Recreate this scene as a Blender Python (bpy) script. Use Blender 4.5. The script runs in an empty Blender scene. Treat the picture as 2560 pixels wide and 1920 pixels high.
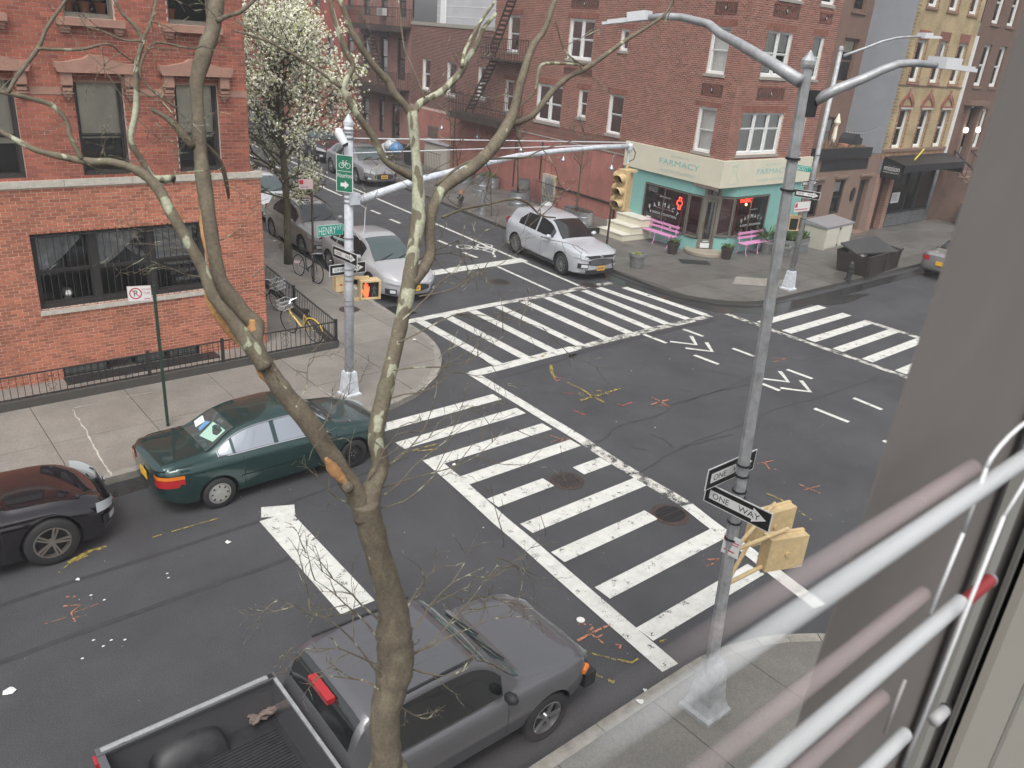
import bpy, bmesh, math, random
import numpy as np
from mathutils import Vector, Matrix
random.seed(7)
rng = np.random.default_rng(7)
S = bpy.context.scene
COL = S.collection

# ---------------------------------------------------------------- camera, sky, sun, exposure
F_PX, YAW, PITCH, ROLL, CAM_H, PSI = 2015.57, .72882, -.40840, .08434, 7.04, .0743
def cam_axes():
    f = np.array([math.sin(YAW)*math.cos(PITCH), math.cos(YAW)*math.cos(PITCH), math.sin(PITCH)])
    r = np.cross(f, [0, 0, 1]); r /= np.linalg.norm(r); u = np.cross(r, f)
    c, s = math.cos(ROLL), math.sin(ROLL)
    return np.array([c*r+s*u, -s*r+c*u, f])
AX = cam_axes(); EYE = np.array([0, 0, CAM_H])
cd = bpy.data.cameras.new('camera'); cam = bpy.data.objects.new('camera', cd); COL.objects.link(cam)
cd.sensor_width = 36; cd.lens = F_PX/2560*36; cd.clip_start = .02; cd.clip_end = 600
cam.matrix_world = Matrix([[AX[0][i], AX[1][i], -AX[2][i], EYE[i]] for i in range(3)]+[[0, 0, 0, 1]])
cd.dof.use_dof = True; cd.dof.focus_distance = 17; cd.dof.aperture_fstop = 5.5
S.camera = cam
W = bpy.data.worlds.new('World'); S.world = W; W.use_nodes = True
nt = W.node_tree; bg = nt.nodes['Background']
sky = nt.nodes.new('ShaderNodeTexSky'); sky.sky_type = 'NISHITA'; sky.sun_disc = False
SUN_EL, SUN_AZ = math.radians(58), math.radians(222)
sky.sun_elevation = SUN_EL; sky.sun_rotation = SUN_AZ; sky.dust_density = 6; sky.air_density = 1.2; sky.ozone_density = 1
hs = nt.nodes.new('ShaderNodeHueSaturation'); hs.inputs['Saturation'].default_value = .22
nt.links.new(sky.outputs[0], hs.inputs['Color']); nt.links.new(hs.outputs[0], bg.inputs[0]); bg.inputs[1].default_value = .15
sd = bpy.data.lights.new('sun', 'SUN'); sd.energy = .6; sd.angle = math.radians(25); sd.color = (1, .97, .93)
so = bpy.data.objects.new('sun', sd); COL.objects.link(so)
sdir = Vector((math.sin(SUN_AZ)*math.cos(SUN_EL), math.cos(SUN_AZ)*math.cos(SUN_EL), math.sin(SUN_EL)))
so.rotation_euler = sdir.to_track_quat('Z', 'Y').to_euler()
S.view_settings.view_transform = 'Standard'; S.view_settings.look = 'None'; S.view_settings.gamma = 1
S.view_settings.exposure = 0.42
S.render.resolution_x, S.render.resolution_y = 1024, 768
S.cycles.max_bounces = 6; S.cycles.transparent_max_bounces = 12; S.cycles.use_denoising = True
S.cycles.caustics_reflective = S.cycles.caustics_refractive = False

# ---------------------------------------------------------------- measuring the photograph
CROP = dict(A=(0,0,3.456),B=(600,0,3.456),C=(1200,0,3.456),D=(1800,0,2.9105),E=(0,460,2.7656),F=(600,300,3.456),G=(1200,300,3.456),H=(1800,300,2.9105),
 I=(0,960,3.16),J=(600,760,3.16),K=(1200,760,3.16),L=(1700,760,2.572),M=(0,1395,3.16),N=(600,1395,3.16),O=(1200,1395,3.16),P=(1700,1280,2.572),Q=(0,0,.8641),
 R=(1240,500,6.9125),S=(640,340,5.53),T=(340,960,3.456),U=(600,580,4.608),V=(1500,350,3.95),W=(900,200,5.53),X=(1040,300,3.95),Y=(1960,330,4.608),Z=(600,0,6.144),
 AA=(2100,0,4.809),AB=(0,840,5.53),AC=(380,700,4.608),AD=(600,640,7.373),AE=(1640,1000,1.885),AF=(820,360,5.925))
def ray(k, x, y):
    a = CROP[k]; x, y = a[0]+x/a[2], a[1]+y/a[2]
    return AX.T @ np.array([(x-1280)/F_PX, -(y-960)/F_PX, 1.])
def gr(k, x, y, z=0.):                      # the point at height z seen at that place of the photograph
    v = ray(k, x, y); return EYE+(z-CAM_H)/v[2]*v
def pl(k, x, y, p0, n):                     # the point of a plane
    v = ray(k, x, y); n = np.array(n, float); return EYE+((np.array(p0, float)-EYE)@n)/(v@n)*v
def atY(k, x, y, Y): return pl(k, x, y, (0, Y, 0), (0, 1, 0))

# ---------------------------------------------------------------- materials
MATS = {}
def mat(name, col, rough=.8, metal=0, var=.0, vscale=8, bump=0, bscale=60, spec=.5, island=0, col2=None, coat=0, wet=0, grain=0, gscale=150):
    if name in MATS: return MATS[name]
    m = bpy.data.materials.new(name); m.use_nodes = True; t = m.node_tree; b = t.nodes['Principled BSDF']
    b.inputs['Base Color'].default_value = (*col, 1); b.inputs['Roughness'].default_value = rough
    b.inputs['Metallic'].default_value = metal; b.inputs['Specular IOR Level'].default_value = spec
    b.inputs['Coat Weight'].default_value = coat; b.inputs['Coat Roughness'].default_value = .06
    tc = t.nodes.new('ShaderNodeTexCoord'); cur = None
    if var or col2:
        n = t.nodes.new('ShaderNodeTexNoise'); n.inputs['Scale'].default_value = vscale; n.inputs['Detail'].default_value = 8; n.inputs['Roughness'].default_value = .65
        t.links.new(tc.outputs['Object'], n.inputs['Vector'])
        r = t.nodes.new('ShaderNodeValToRGB'); r.color_ramp.elements[0].position = .32; r.color_ramp.elements[1].position = .68
        c2 = col2 if col2 else tuple(min(1, c*(1+var)) for c in col); c1 = col if col2 else tuple(c*(1-var) for c in col)
        r.color_ramp.elements[0].color = (*c1, 1); r.color_ramp.elements[1].color = (*c2, 1)
        t.links.new(n.outputs['Fac'], r.inputs['Fac']); cur = r.outputs['Color']
    if grain:
        n = t.nodes.new('ShaderNodeTexNoise'); n.inputs['Scale'].default_value = gscale; n.inputs['Detail'].default_value = 2; t.links.new(tc.outputs['Object'], n.inputs['Vector'])
        mr = t.nodes.new('ShaderNodeMapRange'); mr.inputs[1].default_value = .3; mr.inputs[2].default_value = .7; mr.inputs[3].default_value = 1-grain; mr.inputs[4].default_value = 1+grain; t.links.new(n.outputs['Fac'], mr.inputs[0])
        mx = t.nodes.new('ShaderNodeMix'); mx.data_type = 'RGBA'; mx.blend_type = 'MULTIPLY'; mx.inputs['Factor'].default_value = 1; t.links.new(cur, mx.inputs['A']); t.links.new(mr.outputs[0], mx.inputs['B']); cur = mx.outputs['Result']
    if island:
        g = t.nodes.new('ShaderNodeNewGeometry'); oi = t.nodes.new('ShaderNodeObjectInfo'); ad = t.nodes.new('ShaderNodeMath'); ad.operation = 'ADD'
        fr = t.nodes.new('ShaderNodeMath'); fr.operation = 'FRACT'
        t.links.new(g.outputs['Random Per Island'], ad.inputs[0]); t.links.new(oi.outputs['Random'], ad.inputs[1]); t.links.new(ad.outputs[0], fr.inputs[0])
        mr = t.nodes.new('ShaderNodeMapRange'); mr.inputs[3].default_value = 1-island; mr.inputs[4].default_value = 1+island*.7
        t.links.new(fr.outputs[0], mr.inputs[0])
        mx = t.nodes.new('ShaderNodeMix'); mx.data_type = 'RGBA'; mx.blend_type = 'MULTIPLY'; mx.inputs['Factor'].default_value = 1
        if cur is not None: t.links.new(cur, mx.inputs['A'])
        else: mx.inputs['A'].default_value = (*col, 1)
        t.links.new(mr.outputs[0], mx.inputs['B']); cur = mx.outputs['Result']
    if cur is not None: t.links.new(cur, b.inputs['Base Color'])
    if wet:
        n = t.nodes.new('ShaderNodeTexNoise'); n.inputs['Scale'].default_value = wet; n.inputs['Detail'].default_value = 5
        t.links.new(tc.outputs['Object'], n.inputs['Vector']); r = t.nodes.new('ShaderNodeMapRange'); r.inputs[1].default_value = .4; r.inputs[2].default_value = .62
        r.inputs[3].default_value = max(.12, rough-.38); r.inputs[4].default_value = rough; t.links.new(n.outputs['Fac'], r.inputs[0]); t.links.new(r.outputs[0], b.inputs['Roughness'])
    if bump:
        n = t.nodes.new('ShaderNodeTexNoise'); n.inputs['Scale'].default_value = bscale; n.inputs['Detail'].default_value = 6
        t.links.new(tc.outputs['Object'], n.inputs['Vector']); bp = t.nodes.new('ShaderNodeBump'); bp.inputs['Strength'].default_value = bump; bp.inputs['Distance'].default_value = .02
        t.links.new(n.outputs['Fac'], bp.inputs['Height']); t.links.new(bp.outputs[0], b.inputs['Normal'])
    MATS[name] = m; return m
def emit(name, col, st):
    if name in MATS: return MATS[name]
    m = mat(name, col, .4); b = m.node_tree.nodes['Principled BSDF']; b.inputs['Emission Color'].default_value = (*col, 1); b.inputs['Emission Strength'].default_value = st; return m
def glass(name, tint=(.94, .95, .94), base=.05):
    if name in MATS: return MATS[name]
    m = bpy.data.materials.new(name); m.use_nodes = True; t = m.node_tree; t.nodes.remove(t.nodes['Principled BSDF']); out = t.nodes['Material Output']
    tr = t.nodes.new('ShaderNodeBsdfTransparent'); tr.inputs[0].default_value = (*tint, 1); gl = t.nodes.new('ShaderNodeBsdfGlossy'); gl.inputs['Roughness'].default_value = .03
    fr = t.nodes.new('ShaderNodeFresnel'); fr.inputs[0].default_value = 1.5
    ad = t.nodes.new('ShaderNodeMath'); ad.operation = 'ADD'; ad.use_clamp = True; ad.inputs[1].default_value = base; t.links.new(fr.outputs[0], ad.inputs[0])
    mx = t.nodes.new('ShaderNodeMixShader'); t.links.new(ad.outputs[0], mx.inputs[0]); t.links.new(tr.outputs[0], mx.inputs[1]); t.links.new(gl.outputs[0], mx.inputs[2]); t.links.new(mx.outputs[0], out.inputs[0])
    MATS[name] = m; return m
def worn(name, col, amount=.45, scale=9, rough=.7, fine=60):        # paint with worn-through holes that show the asphalt
    if name in MATS: return MATS[name]
    m = mat(name, col, rough, var=.12, vscale=5); t = m.node_tree; b = t.nodes['Principled BSDF']; out = t.nodes['Material Output']
    tc = t.nodes.new('ShaderNodeTexCoord'); a = t.nodes.new('ShaderNodeTexNoise'); a.inputs['Scale'].default_value = scale; a.inputs['Detail'].default_value = 3
    c = t.nodes.new('ShaderNodeTexNoise'); c.inputs['Scale'].default_value = fine; c.inputs['Detail'].default_value = 4
    for n in (a, c): t.links.new(tc.outputs['Object'], n.inputs['Vector'])
    ml = t.nodes.new('ShaderNodeMath'); ml.operation = 'MULTIPLY'; t.links.new(a.outputs['Fac'], ml.inputs[0]); t.links.new(c.outputs['Fac'], ml.inputs[1])
    mr = t.nodes.new('ShaderNodeMapRange'); lo = .10+.2*amount; mr.inputs[1].default_value = lo; mr.inputs[2].default_value = lo+.025; t.links.new(ml.outputs[0], mr.inputs[0])
    tr = t.nodes.new('ShaderNodeBsdfTransparent'); mx = t.nodes.new('ShaderNodeMixShader')
    t.links.new(mr.outputs[0], mx.inputs[0]); t.links.new(tr.outputs[0], mx.inputs[1]); t.links.new(b.outputs[0], mx.inputs[2]); t.links.new(mx.outputs[0], out.inputs[0])
    return m

M = dict(
 mortar=mat('mortar', (.68,.53,.44), .95, var=.2, vscale=6), mortar_b=mat('mortar_grey', (.56,.44,.38), .95, var=.2, vscale=5),
 brick=mat('brick_orange', (.43,.15,.088), .85, var=.2, vscale=1.6, island=.28, bump=.25, bscale=120),
 brick_up=mat('brick_red', (.31,.1,.066), .85, var=.3, vscale=1.1, island=.24, bump=.2, bscale=100),
 brick_f=mat('brick_maroon', (.27,.105,.072), .85, var=.15, vscale=2, island=.3),
 brick_s=mat('brick_soldier', (.25,.1,.07), .85, var=.15, vscale=3, island=.2),
 brick_w=mat('brick_worn', (.17,.068,.052), .85, var=.2, vscale=2, island=.3),
 stucco=mat('painted_stucco', (.38,.155,.125), .8, var=.2, vscale=1.3, bump=.5, bscale=25),
 redpaint=mat('red_paint', (.33,.085,.065), .8, var=.2, vscale=1.2, bump=.3, bscale=30),
 brownstone=mat('brownstone', (.22,.15,.115), .85, var=.15, vscale=2.5, bump=.2, bscale=40),
 stone_pink=mat('pink_sandstone', (.36,.205,.155), .8, var=.13, vscale=5, bump=.3, bscale=50),
 limestone=mat('limestone', (.5,.47,.41), .85, var=.18, vscale=9, bump=.5, bscale=22),
 sill=mat('cast_stone', (.34,.32,.28), .85, var=.15, vscale=8),
 yellow=mat('yellow_brick', (.46,.35,.17), .85, var=.16, vscale=4, island=.12),
 greywall=mat('grey_render', (.30,.32,.35), .85, var=.07, vscale=1.5, bump=.15, bscale=12),
 brown=mat('brown_render', (.19,.12,.09), .85, var=.14, vscale=2, bump=.2, bscale=30),
 brown2=mat('brown_stucco', (.22,.15,.115), .85, var=.1, vscale=2, bump=.2, bscale=30),
 asphalt=mat('asphalt', (.062,.063,.067), .85, var=.22, vscale=.55, bump=.6, bscale=140, wet=.35, grain=.4, gscale=70),
 concrete=mat('pavement_concrete', (.24,.22,.195), .85, var=.15, vscale=1.3, bump=.3, bscale=80, wet=.5, island=.09, grain=.16, gscale=45),
 concrete_d=mat('wet_concrete', (.125,.118,.108), .7, var=.2, vscale=1.0, bump=.3, bscale=70, wet=.4, island=.09, grain=.16, gscale=45),
 concrete_n=mat('grey_paving', (.165,.157,.14), .8, var=.16, vscale=1.2, bump=.3, bscale=70, wet=.5, island=.09, grain=.16, gscale=45),
 kerb=mat('kerb_concrete', (.26,.245,.215), .85, var=.25, vscale=6, bump=.4, bscale=50, island=.12),
 joint=mat('joint_dirt', (.07,.066,.06), .95), seal=mat('crack_sealant', (.045,.045,.048), .55, var=.2, vscale=8),
 paint=worn('road_paint', (.60,.60,.56), .2, 6), paint_w=worn('road_paint_worn', (.56,.55,.5), .62, 5), paint_y=worn('yellow_spray', (.36,.28,.07), .66, 12), paint_o=worn('orange_spray', (.45,.19,.11), .62, 14), paint_r=worn('red_spray', (.4,.08,.09), .62, 12),
 white=mat('white_paint', (.74,.75,.74), .55, var=.05), whitem=mat('white_metal', (.68,.7,.72), .45, var=.08, vscale=6), offwhite=mat('off_white', (.62,.6,.52), .7, var=.05),
 cream=mat('cream_fascia', (.66,.63,.5), .75, var=.04, vscale=2), teal=mat('teal_paint', (.22,.45,.41), .6, var=.06, vscale=2), tealtxt=mat('teal_lettering', (.22,.52,.49), .6), tealtxt2=mat('faded_teal_lettering', (.42,.56,.5), .6),
 black=mat('black_metal', (.02,.02,.021), .5, var=.1), iron=mat('iron_fence', (.028,.027,.028), .55, var=.2), darkframe=mat('dark_frame', (.035,.032,.03), .6), ironrust=mat('rusted_iron', (.05,.034,.028), .7, var=.3),
 alu=mat('aluminium_frame', (.22,.2,.17), .45, metal=.5, var=.1), galv=mat('galvanised_steel', (.42,.44,.46), .38, metal=.75, var=.2, vscale=7), galvgrey=mat('weathered_galvanised', (.40,.41,.42), .55, metal=.4, var=.25, vscale=9),
 polewhite=mat('white_pole_paint', (.55,.58,.62), .5, var=.22, vscale=7), greenpost=mat('green_post', (.02,.05,.035), .5, var=.2),
 tyre=mat('tyre_rubber', (.022,.022,.023), .75, var=.1), rubber=mat('black_plastic', (.025,.025,.027), .6), rim=mat('alloy', (.55,.56,.57), .3, metal=.85), steelrim=mat('steel_wheel', (.03,.03,.032), .5, metal=.3), hubcap=mat('hubcap_silver', (.5,.5,.47), .4, metal=.4), bronzerim=mat('bronze_alloy', (.4,.36,.32), .3, metal=.8),
 chrome=mat('chrome', (.75,.76,.78), .15, metal=1), lampglass=mat('headlamp_lens', (.62,.66,.68), .12, coat=1), red=mat('tail_lens_red', (.42,.015,.02), .2, coat=1), orange=mat('indicator_orange', (.75,.2,.02), .25, coat=1), plate=mat('plate_yellow', (.75,.42,.03), .5), navy=mat('navy_print', (.03,.04,.12), .6),
 carglass=mat('car_glass', (.012,.015,.016), .06, spec=.8, coat=1), sideglass=mat('reflective_side_glass', (.42,.45,.49), .12, metal=.75), shieldglass=mat('windscreen_glass', (.05,.075,.075), .05, spec=1.0, coat=1),
 pane=glass('window_glass'), panedark=glass('dark_window_glass', (.72,.74,.74), .06), shade=mat('window_shade', (.85,.78,.62), .8, var=.1, vscale=3), blind=mat('white_blind', (.88,.9,.87), .8, var=.04), lace=mat('lace_curtain', (.92,.87,.87), .85, var=.2, vscale=14), room=mat('dark_room', (.025,.024,.023), .9), warm=mat('warm_room', (.1,.012,.016), .8, var=.3, vscale=3),
 signyellow=mat('signal_yellow', (.58,.44,.24), .55, var=.14, vscale=12), signgreen=mat('street_sign_green', (.01,.3,.22), .45), biosgreen=mat('bike_sign_green', (.012,.16,.09), .5), signblack=mat('sign_black', (.012,.012,.013), .45), signwhite=mat('sign_white', (.72,.73,.72), .45), signred=mat('sign_red', (.5,.03,.05), .5), pinksign=mat('pinkish_sign', (.66,.5,.5), .5),
 pink=mat('pink_bench_paint', (.66,.3,.52), .5, var=.06), pot=mat('brown_pot', (.045,.03,.028), .6), urn=mat('grey_urn', (.17,.175,.17), .8, var=.35, vscale=14), soil=mat('soil', (.05,.03,.02), .95, var=.3),
 leaf=mat('leaf_green', (.075,.13,.035), .7, var=.4, vscale=20, island=.4), moss=mat('yellow_moss', (.27,.27,.03), .9, var=.3, vscale=30, island=.3), leafdark=mat('leaf_dark', (.035,.07,.022), .7, island=.4),
 blossom=mat('pear_blossom', (.9,.9,.74), .8, island=.28), blossom2=mat('pear_leaf_green', (.5,.54,.27), .8, island=.3), bark=mat('pear_bark', (.075,.062,.045), .9, var=.3, vscale=12, bump=.6, bscale=30, col2=(.12,.11,.06)),  # blossom2 is the green of the young leaves
 neon=emit('neon_red', (1,.06,.03), 4.5), lit=emit('porch_lamp_glow', (1,.93,.85), 6), bulb=emit('warm_bulb', (1,.6,.2), 5), handred=emit('signal_hand_red', (1,.09,.03), 2.0),
 shed=mat('beige_plastic', (.48,.45,.38), .6, var=.05), shedroof=mat('grey_plastic_lid', (.26,.25,.26), .6, var=.1), mulch=mat('dried_plants', (.3,.2,.12), .9, var=.3, island=.3), terracotta=mat('terracotta', (.38,.15,.08), .8), yellowstick=mat('yellow_plastic', (.7,.62,.08), .5),
 bluebag=mat('blue_bag', (.12,.28,.5), .35, var=.3), clearbag=mat('pale_bag', (.5,.53,.55), .35, var=.2), bikeyellow=mat('bicycle_yellow', (.66,.45,.07), .4), litter=mat('litter_white', (.72,.72,.7), .7), dumpster=mat('dumpster_brown', (.045,.034,.03), .6, var=.2), dumplid=mat('dumpster_lid', (.05,.055,.06), .35, var=.2),
 jamb=mat('window_jamb', (.16,.146,.136), .85, var=.05, vscale=5), jamb2=mat('window_frame_taupe', (.27,.265,.245), .7), guardpaint=mat('guard_white', (.7,.72,.72), .4), redplastic=mat('red_stop', (.26,.03,.035), .4),
 wood=mat('torn_wood', (.46,.25,.11), .8, var=.3, vscale=9, bump=.6, bscale=30), bedliner=mat('truck_bed_liner', (.03,.03,.033), .5, var=.3), cordage=mat('dusty_rope', (.22,.17,.15), .9, var=.3),
)
def plane_bark():
    m = bpy.data.materials.new('plane_tree_bark'); m.use_nodes = True; t = m.node_tree; b = t.nodes['Principled BSDF']; b.inputs['Roughness'].default_value = .85
    tc = t.nodes.new('ShaderNodeTexCoord'); mp = t.nodes.new('ShaderNodeMapping'); mp.inputs['Scale'].default_value = (1, 1, .45); t.links.new(tc.outputs['Object'], mp.inputs[0])
    n = t.nodes.new('ShaderNodeTexNoise'); n.inputs['Scale'].default_value = 13; n.inputs['Detail'].default_value = 1.5; n.inputs['Distortion'].default_value = .6; t.links.new(mp.outputs[0], n.inputs['Vector'])
    at = t.nodes.new('ShaderNodeAttribute'); at.attribute_name = 'pale'          # how far the old bark has flaked off this limb
    ad = t.nodes.new('ShaderNodeMath'); ad.operation = 'ADD'; t.links.new(n.outputs['Fac'], ad.inputs[0]); t.links.new(at.outputs['Fac'], ad.inputs[1])
    r = t.nodes.new('ShaderNodeValToRGB'); r.color_ramp.interpolation = 'LINEAR'; e = r.color_ramp.elements
    e[0].position = .60; e[0].color = (.19, .172, .115, 1); e[1].position = .612; e[1].color = (.42, .43, .31, 1); x = r.color_ramp.elements.new(.45); x.color = (.18, .152, .108, 1); x = r.color_ramp.elements.new(.3); x.color = (.15, .125, .09, 1)
    x = r.color_ramp.elements.new(.8); x.color = (.5, .51, .38, 1)
    t.links.new(ad.outputs[0], r.inputs['Fac'])
    f = t.nodes.new('ShaderNodeTexNoise'); f.inputs['Scale'].default_value = 60; f.inputs['Detail'].default_value = 6; t.links.new(tc.outputs['Object'], f.inputs['Vector'])
    mx = t.nodes.new('ShaderNodeMix'); mx.data_type = 'RGBA'; mx.blend_type = 'MULTIPLY'; mx.inputs['Factor'].default_value = .75; t.links.new(r.outputs[0], mx.inputs['A'])
    mr = t.nodes.new('ShaderNodeMapRange'); mr.inputs[1].default_value = .25; mr.inputs[2].default_value = .75; mr.inputs[3].default_value = .55; mr.inputs[4].default_value = 1.25; t.links.new(f.outputs['Fac'], mr.inputs[0]); t.links.new(mr.outputs[0], mx.inputs['B'])
    t.links.new(mx.outputs['Result'], b.inputs['Base Color'])
    bp = t.nodes.new('ShaderNodeBump'); bp.inputs['Strength'].default_value = .7; bp.inputs['Distance'].default_value = .012; t.links.new(ad.outputs[0], bp.inputs['Height']); t.links.new(bp.outputs[0], b.inputs['Normal'])
    return m
M['bark_plane'] = plane_bark()
def paint(name, col, metal=.35, rough=.32):
    m = mat(name, col, rough, metal=metal, coat=1, spec=.6); return m

# ---------------------------------------------------------------- mesh building
def V3(p): return np.array(p, float)
def nrm(v): v = np.array(v, float); return v/max(1e-9, np.linalg.norm(v))
class MB:
    def __init__(s): s.v = []; s.f = []; s.m = []; s.pale = []
    def add(s, vs, fs, m=0):
        o = len(s.v); s.v += [tuple(map(float, p)) for p in vs]; s.f += [tuple(o+i for i in f) for f in fs]; s.m += [m]*len(fs); return s
    def obox(s, o, u, v, w, m=0):
        o, u, v, w = map(V3, (o, u, v, w))
        if np.dot(np.cross(u, v), w) < 0: u, v = v, u
        p = [o, o+u, o+u+v, o+v]; p += [q+w for q in p]
        return s.add(p, [(3,2,1,0),(4,5,6,7),(0,1,5,4),(1,2,6,5),(2,3,7,6),(3,0,4,7)], m)
    def box(s, c, d, rz=0, m=0):
        c = V3(c); a, b = math.cos(rz), math.sin(rz); u = V3((a, b, 0))*d[0]; v = V3((-b, a, 0))*d[1]; w = V3((0, 0, d[2]))
        return s.obox(c-u/2-v/2-w/2, u, v, w, m)
    def bar(s, p, q, w, h=None, m=0, up=(0, 0, 1)):     # rectangular bar from p to q
        p, q = V3(p), V3(q); h = h or w; d = q-p; a = np.cross(d, up)
        if np.linalg.norm(a) < 1e-6: a = np.cross(d, (1, 0, 0))
        a = nrm(a); b = nrm(np.cross(a, d)); return s.obox(p-a*w/2-b*h/2, d, a*w, b*h, m)
    def tube(s, pts, rad, n=8, m=0, caps=True, pale=None):
        pts = [V3(p) for p in pts]; N = len(pts); rad = rad if hasattr(rad, '__len__') else [rad]*N
        o = len(s.v); ref = None
        for i, p in enumerate(pts):
            d = nrm(pts[min(i+1, N-1)]-pts[max(i-1, 0)])
            if ref is None: ref = np.cross(d, (0, 0, 1)) if abs(d[2]) < .95 else np.cross(d, (1, 0, 0))
            a = ref-np.dot(ref, d)*d; a = nrm(a); ref = a; b = np.cross(d, a)
            for k in range(n):
                t = 2*math.pi*k/n; s.v.append(tuple(p+(a*math.cos(t)+b*math.sin(t))*rad[i]))
            if pale is not None: s.pale += [pale[i] if hasattr(pale, '__len__') else pale]*n
        for i in range(N-1):
            for k in range(n):
                k2 = (k+1) % n; s.f.append((o+i*n+k, o+i*n+k2, o+(i+1)*n+k2, o+(i+1)*n+k)); s.m.append(m)
        if caps:
            s.f.append(tuple(o+k for k in range(n))[::-1]); s.f.append(tuple(o+(N-1)*n+k for k in range(n))); s.m += [m, m]
        return s
    def cyl(s, p, q, r0, r1=None, n=12, m=0): return s.tube([p, q], [r0, r0 if r1 is None else r1], n, m)
    def lathe(s, c, prof, n=20, m=0, sx=1, sy=1, rz=0):
        c = V3(c); o = len(s.v); ca, sa = math.cos(rz), math.sin(rz)
        for r, z in prof:
            for k in range(n):
                t = 2*math.pi*k/n; x, y = r*math.cos(t)*sx, r*math.sin(t)*sy; s.v.append((c[0]+x*ca-y*sa, c[1]+x*sa+y*ca, c[2]+z))
        for i in range(len(prof)-1):
            for k in range(n):
                k2 = (k+1) % n; s.f.append((o+i*n+k, o+i*n+k2, o+(i+1)*n+k2, o+(i+1)*n+k)); s.m.append(m)
        s.f.append(tuple(o+k for k in range(n))[::-1]); s.f.append(tuple(o+(len(prof)-1)*n+k for k in range(n))); s.m += [m, m]
        return s
    def prism(s, pts, z0, z1, m=0):                  # 2D polygon (ccw) raised from z0 to z1
        n = len(pts); a = sum(pts[i][0]*pts[(i+1) % n][1]-pts[(i+1) % n][0]*pts[i][1] for i in range(n))
        if a < 0: pts = pts[::-1]
        vs = [(p[0], p[1], z0) for p in pts]+[(p[0], p[1], z1) for p in pts]
        return s.add(vs, [tuple(range(n))[::-1], tuple(range(n, 2*n))]+[(i, (i+1) % n, n+(i+1) % n, n+i) for i in range(n)], m)
    def fprism(s, fr, pts, d0, d1, m=0):             # polygon in a facade frame, from depth d0 to d1
        n = len(pts); a = sum(pts[i][0]*pts[(i+1) % n][1]-pts[(i+1) % n][0]*pts[i][1] for i in range(n))
        vs = [fr(p[0], p[1], d0) for p in pts]+[fr(p[0], p[1], d1) for p in pts]
        fs = [tuple(range(n))[::-1], tuple(range(n, 2*n))]+[(i, (i+1) % n, n+(i+1) % n, n+i) for i in range(n)]
        flip = (np.dot(np.cross(fr.u, (0, 0, 1)), fr.n)*a*(d1-d0)) < 0
        if flip: fs = [f[::-1] for f in fs]
        return s.add(vs, fs, m)
    def fbox(s, fr, u0, u1, z0, z1, d0, d1, m=0):
        return s.obox(fr(u0, z0, d0), fr(u1, z0, d0)-fr(u0, z0, d0), fr(u0, z1, d0)-fr(u0, z0, d0), fr(u0, z0, d1)-fr(u0, z0, d0), m)
    def build(s, name, mats, parent=None, smooth=False, kind=None):
        me = bpy.data.meshes.new(name); me.from_pydata(s.v, [], s.f); mats = mats if isinstance(mats, (list, tuple)) else [mats]
        for x in mats: me.materials.append(M[x] if isinstance(x, str) else x)
        if len(mats) > 1: me.polygons.foreach_set('material_index', s.m)
        if smooth: me.polygons.foreach_set('use_smooth', [True]*len(me.polygons))
        if s.pale:
            at = me.attributes.new('pale', 'FLOAT', 'POINT'); at.data.foreach_set('value', s.pale+[0]*(len(s.v)-len(s.pale)))
        me.update(); return link(name, me, parent, kind)
def link(name, me, parent=None, kind=None, mw=None):
    o = bpy.data.objects.new(name, me); COL.objects.link(o)
    if parent is not None: o.parent = parent
    if mw is not None: o.matrix_local = mw
    if kind: o['kind'] = kind
    return o
def thing(name, label, cat, loc=(0, 0, 0), rz=0, group=None, sc=1):
    o = bpy.data.objects.new(name, None); COL.objects.link(o); o.location = loc; o.rotation_euler = (0, 0, rz); o.scale = (sc,)*3 if not hasattr(sc, '__len__') else sc
    o.empty_display_size = .2; return tag(o, label, cat, group)
def tag(o, label, cat, group=None):
    o['label'] = label; o['category'] = cat
    if group: o['group'] = group
    return o
def auto(o, ang=35):
    me = o.data; me.polygons.foreach_set('use_smooth', [True]*len(me.polygons))
    bm = bmesh.new(); bm.from_mesh(me); lim = math.radians(ang)
    for e in bm.edges: e.smooth = len(e.link_faces) == 2 and e.calc_face_angle(0) < lim
    bm.to_mesh(me); bm.free(); return o
class Fr:                                            # a facade: along u, up z, out n
    def __init__(s, o, u, n): s.o, s.u, s.n = V3(o), nrm(u), nrm(n)
    def __call__(s, u, z, d=0): return s.o+s.u*u+V3((0, 0, z))+s.n*d
    def at(s, k, x, y, d=0):
        p = pl(k, x, y, s.o+s.n*d, s.n); q = p-s.o; return float(q@s.u), float(p[2])
FONTC = {}
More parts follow.
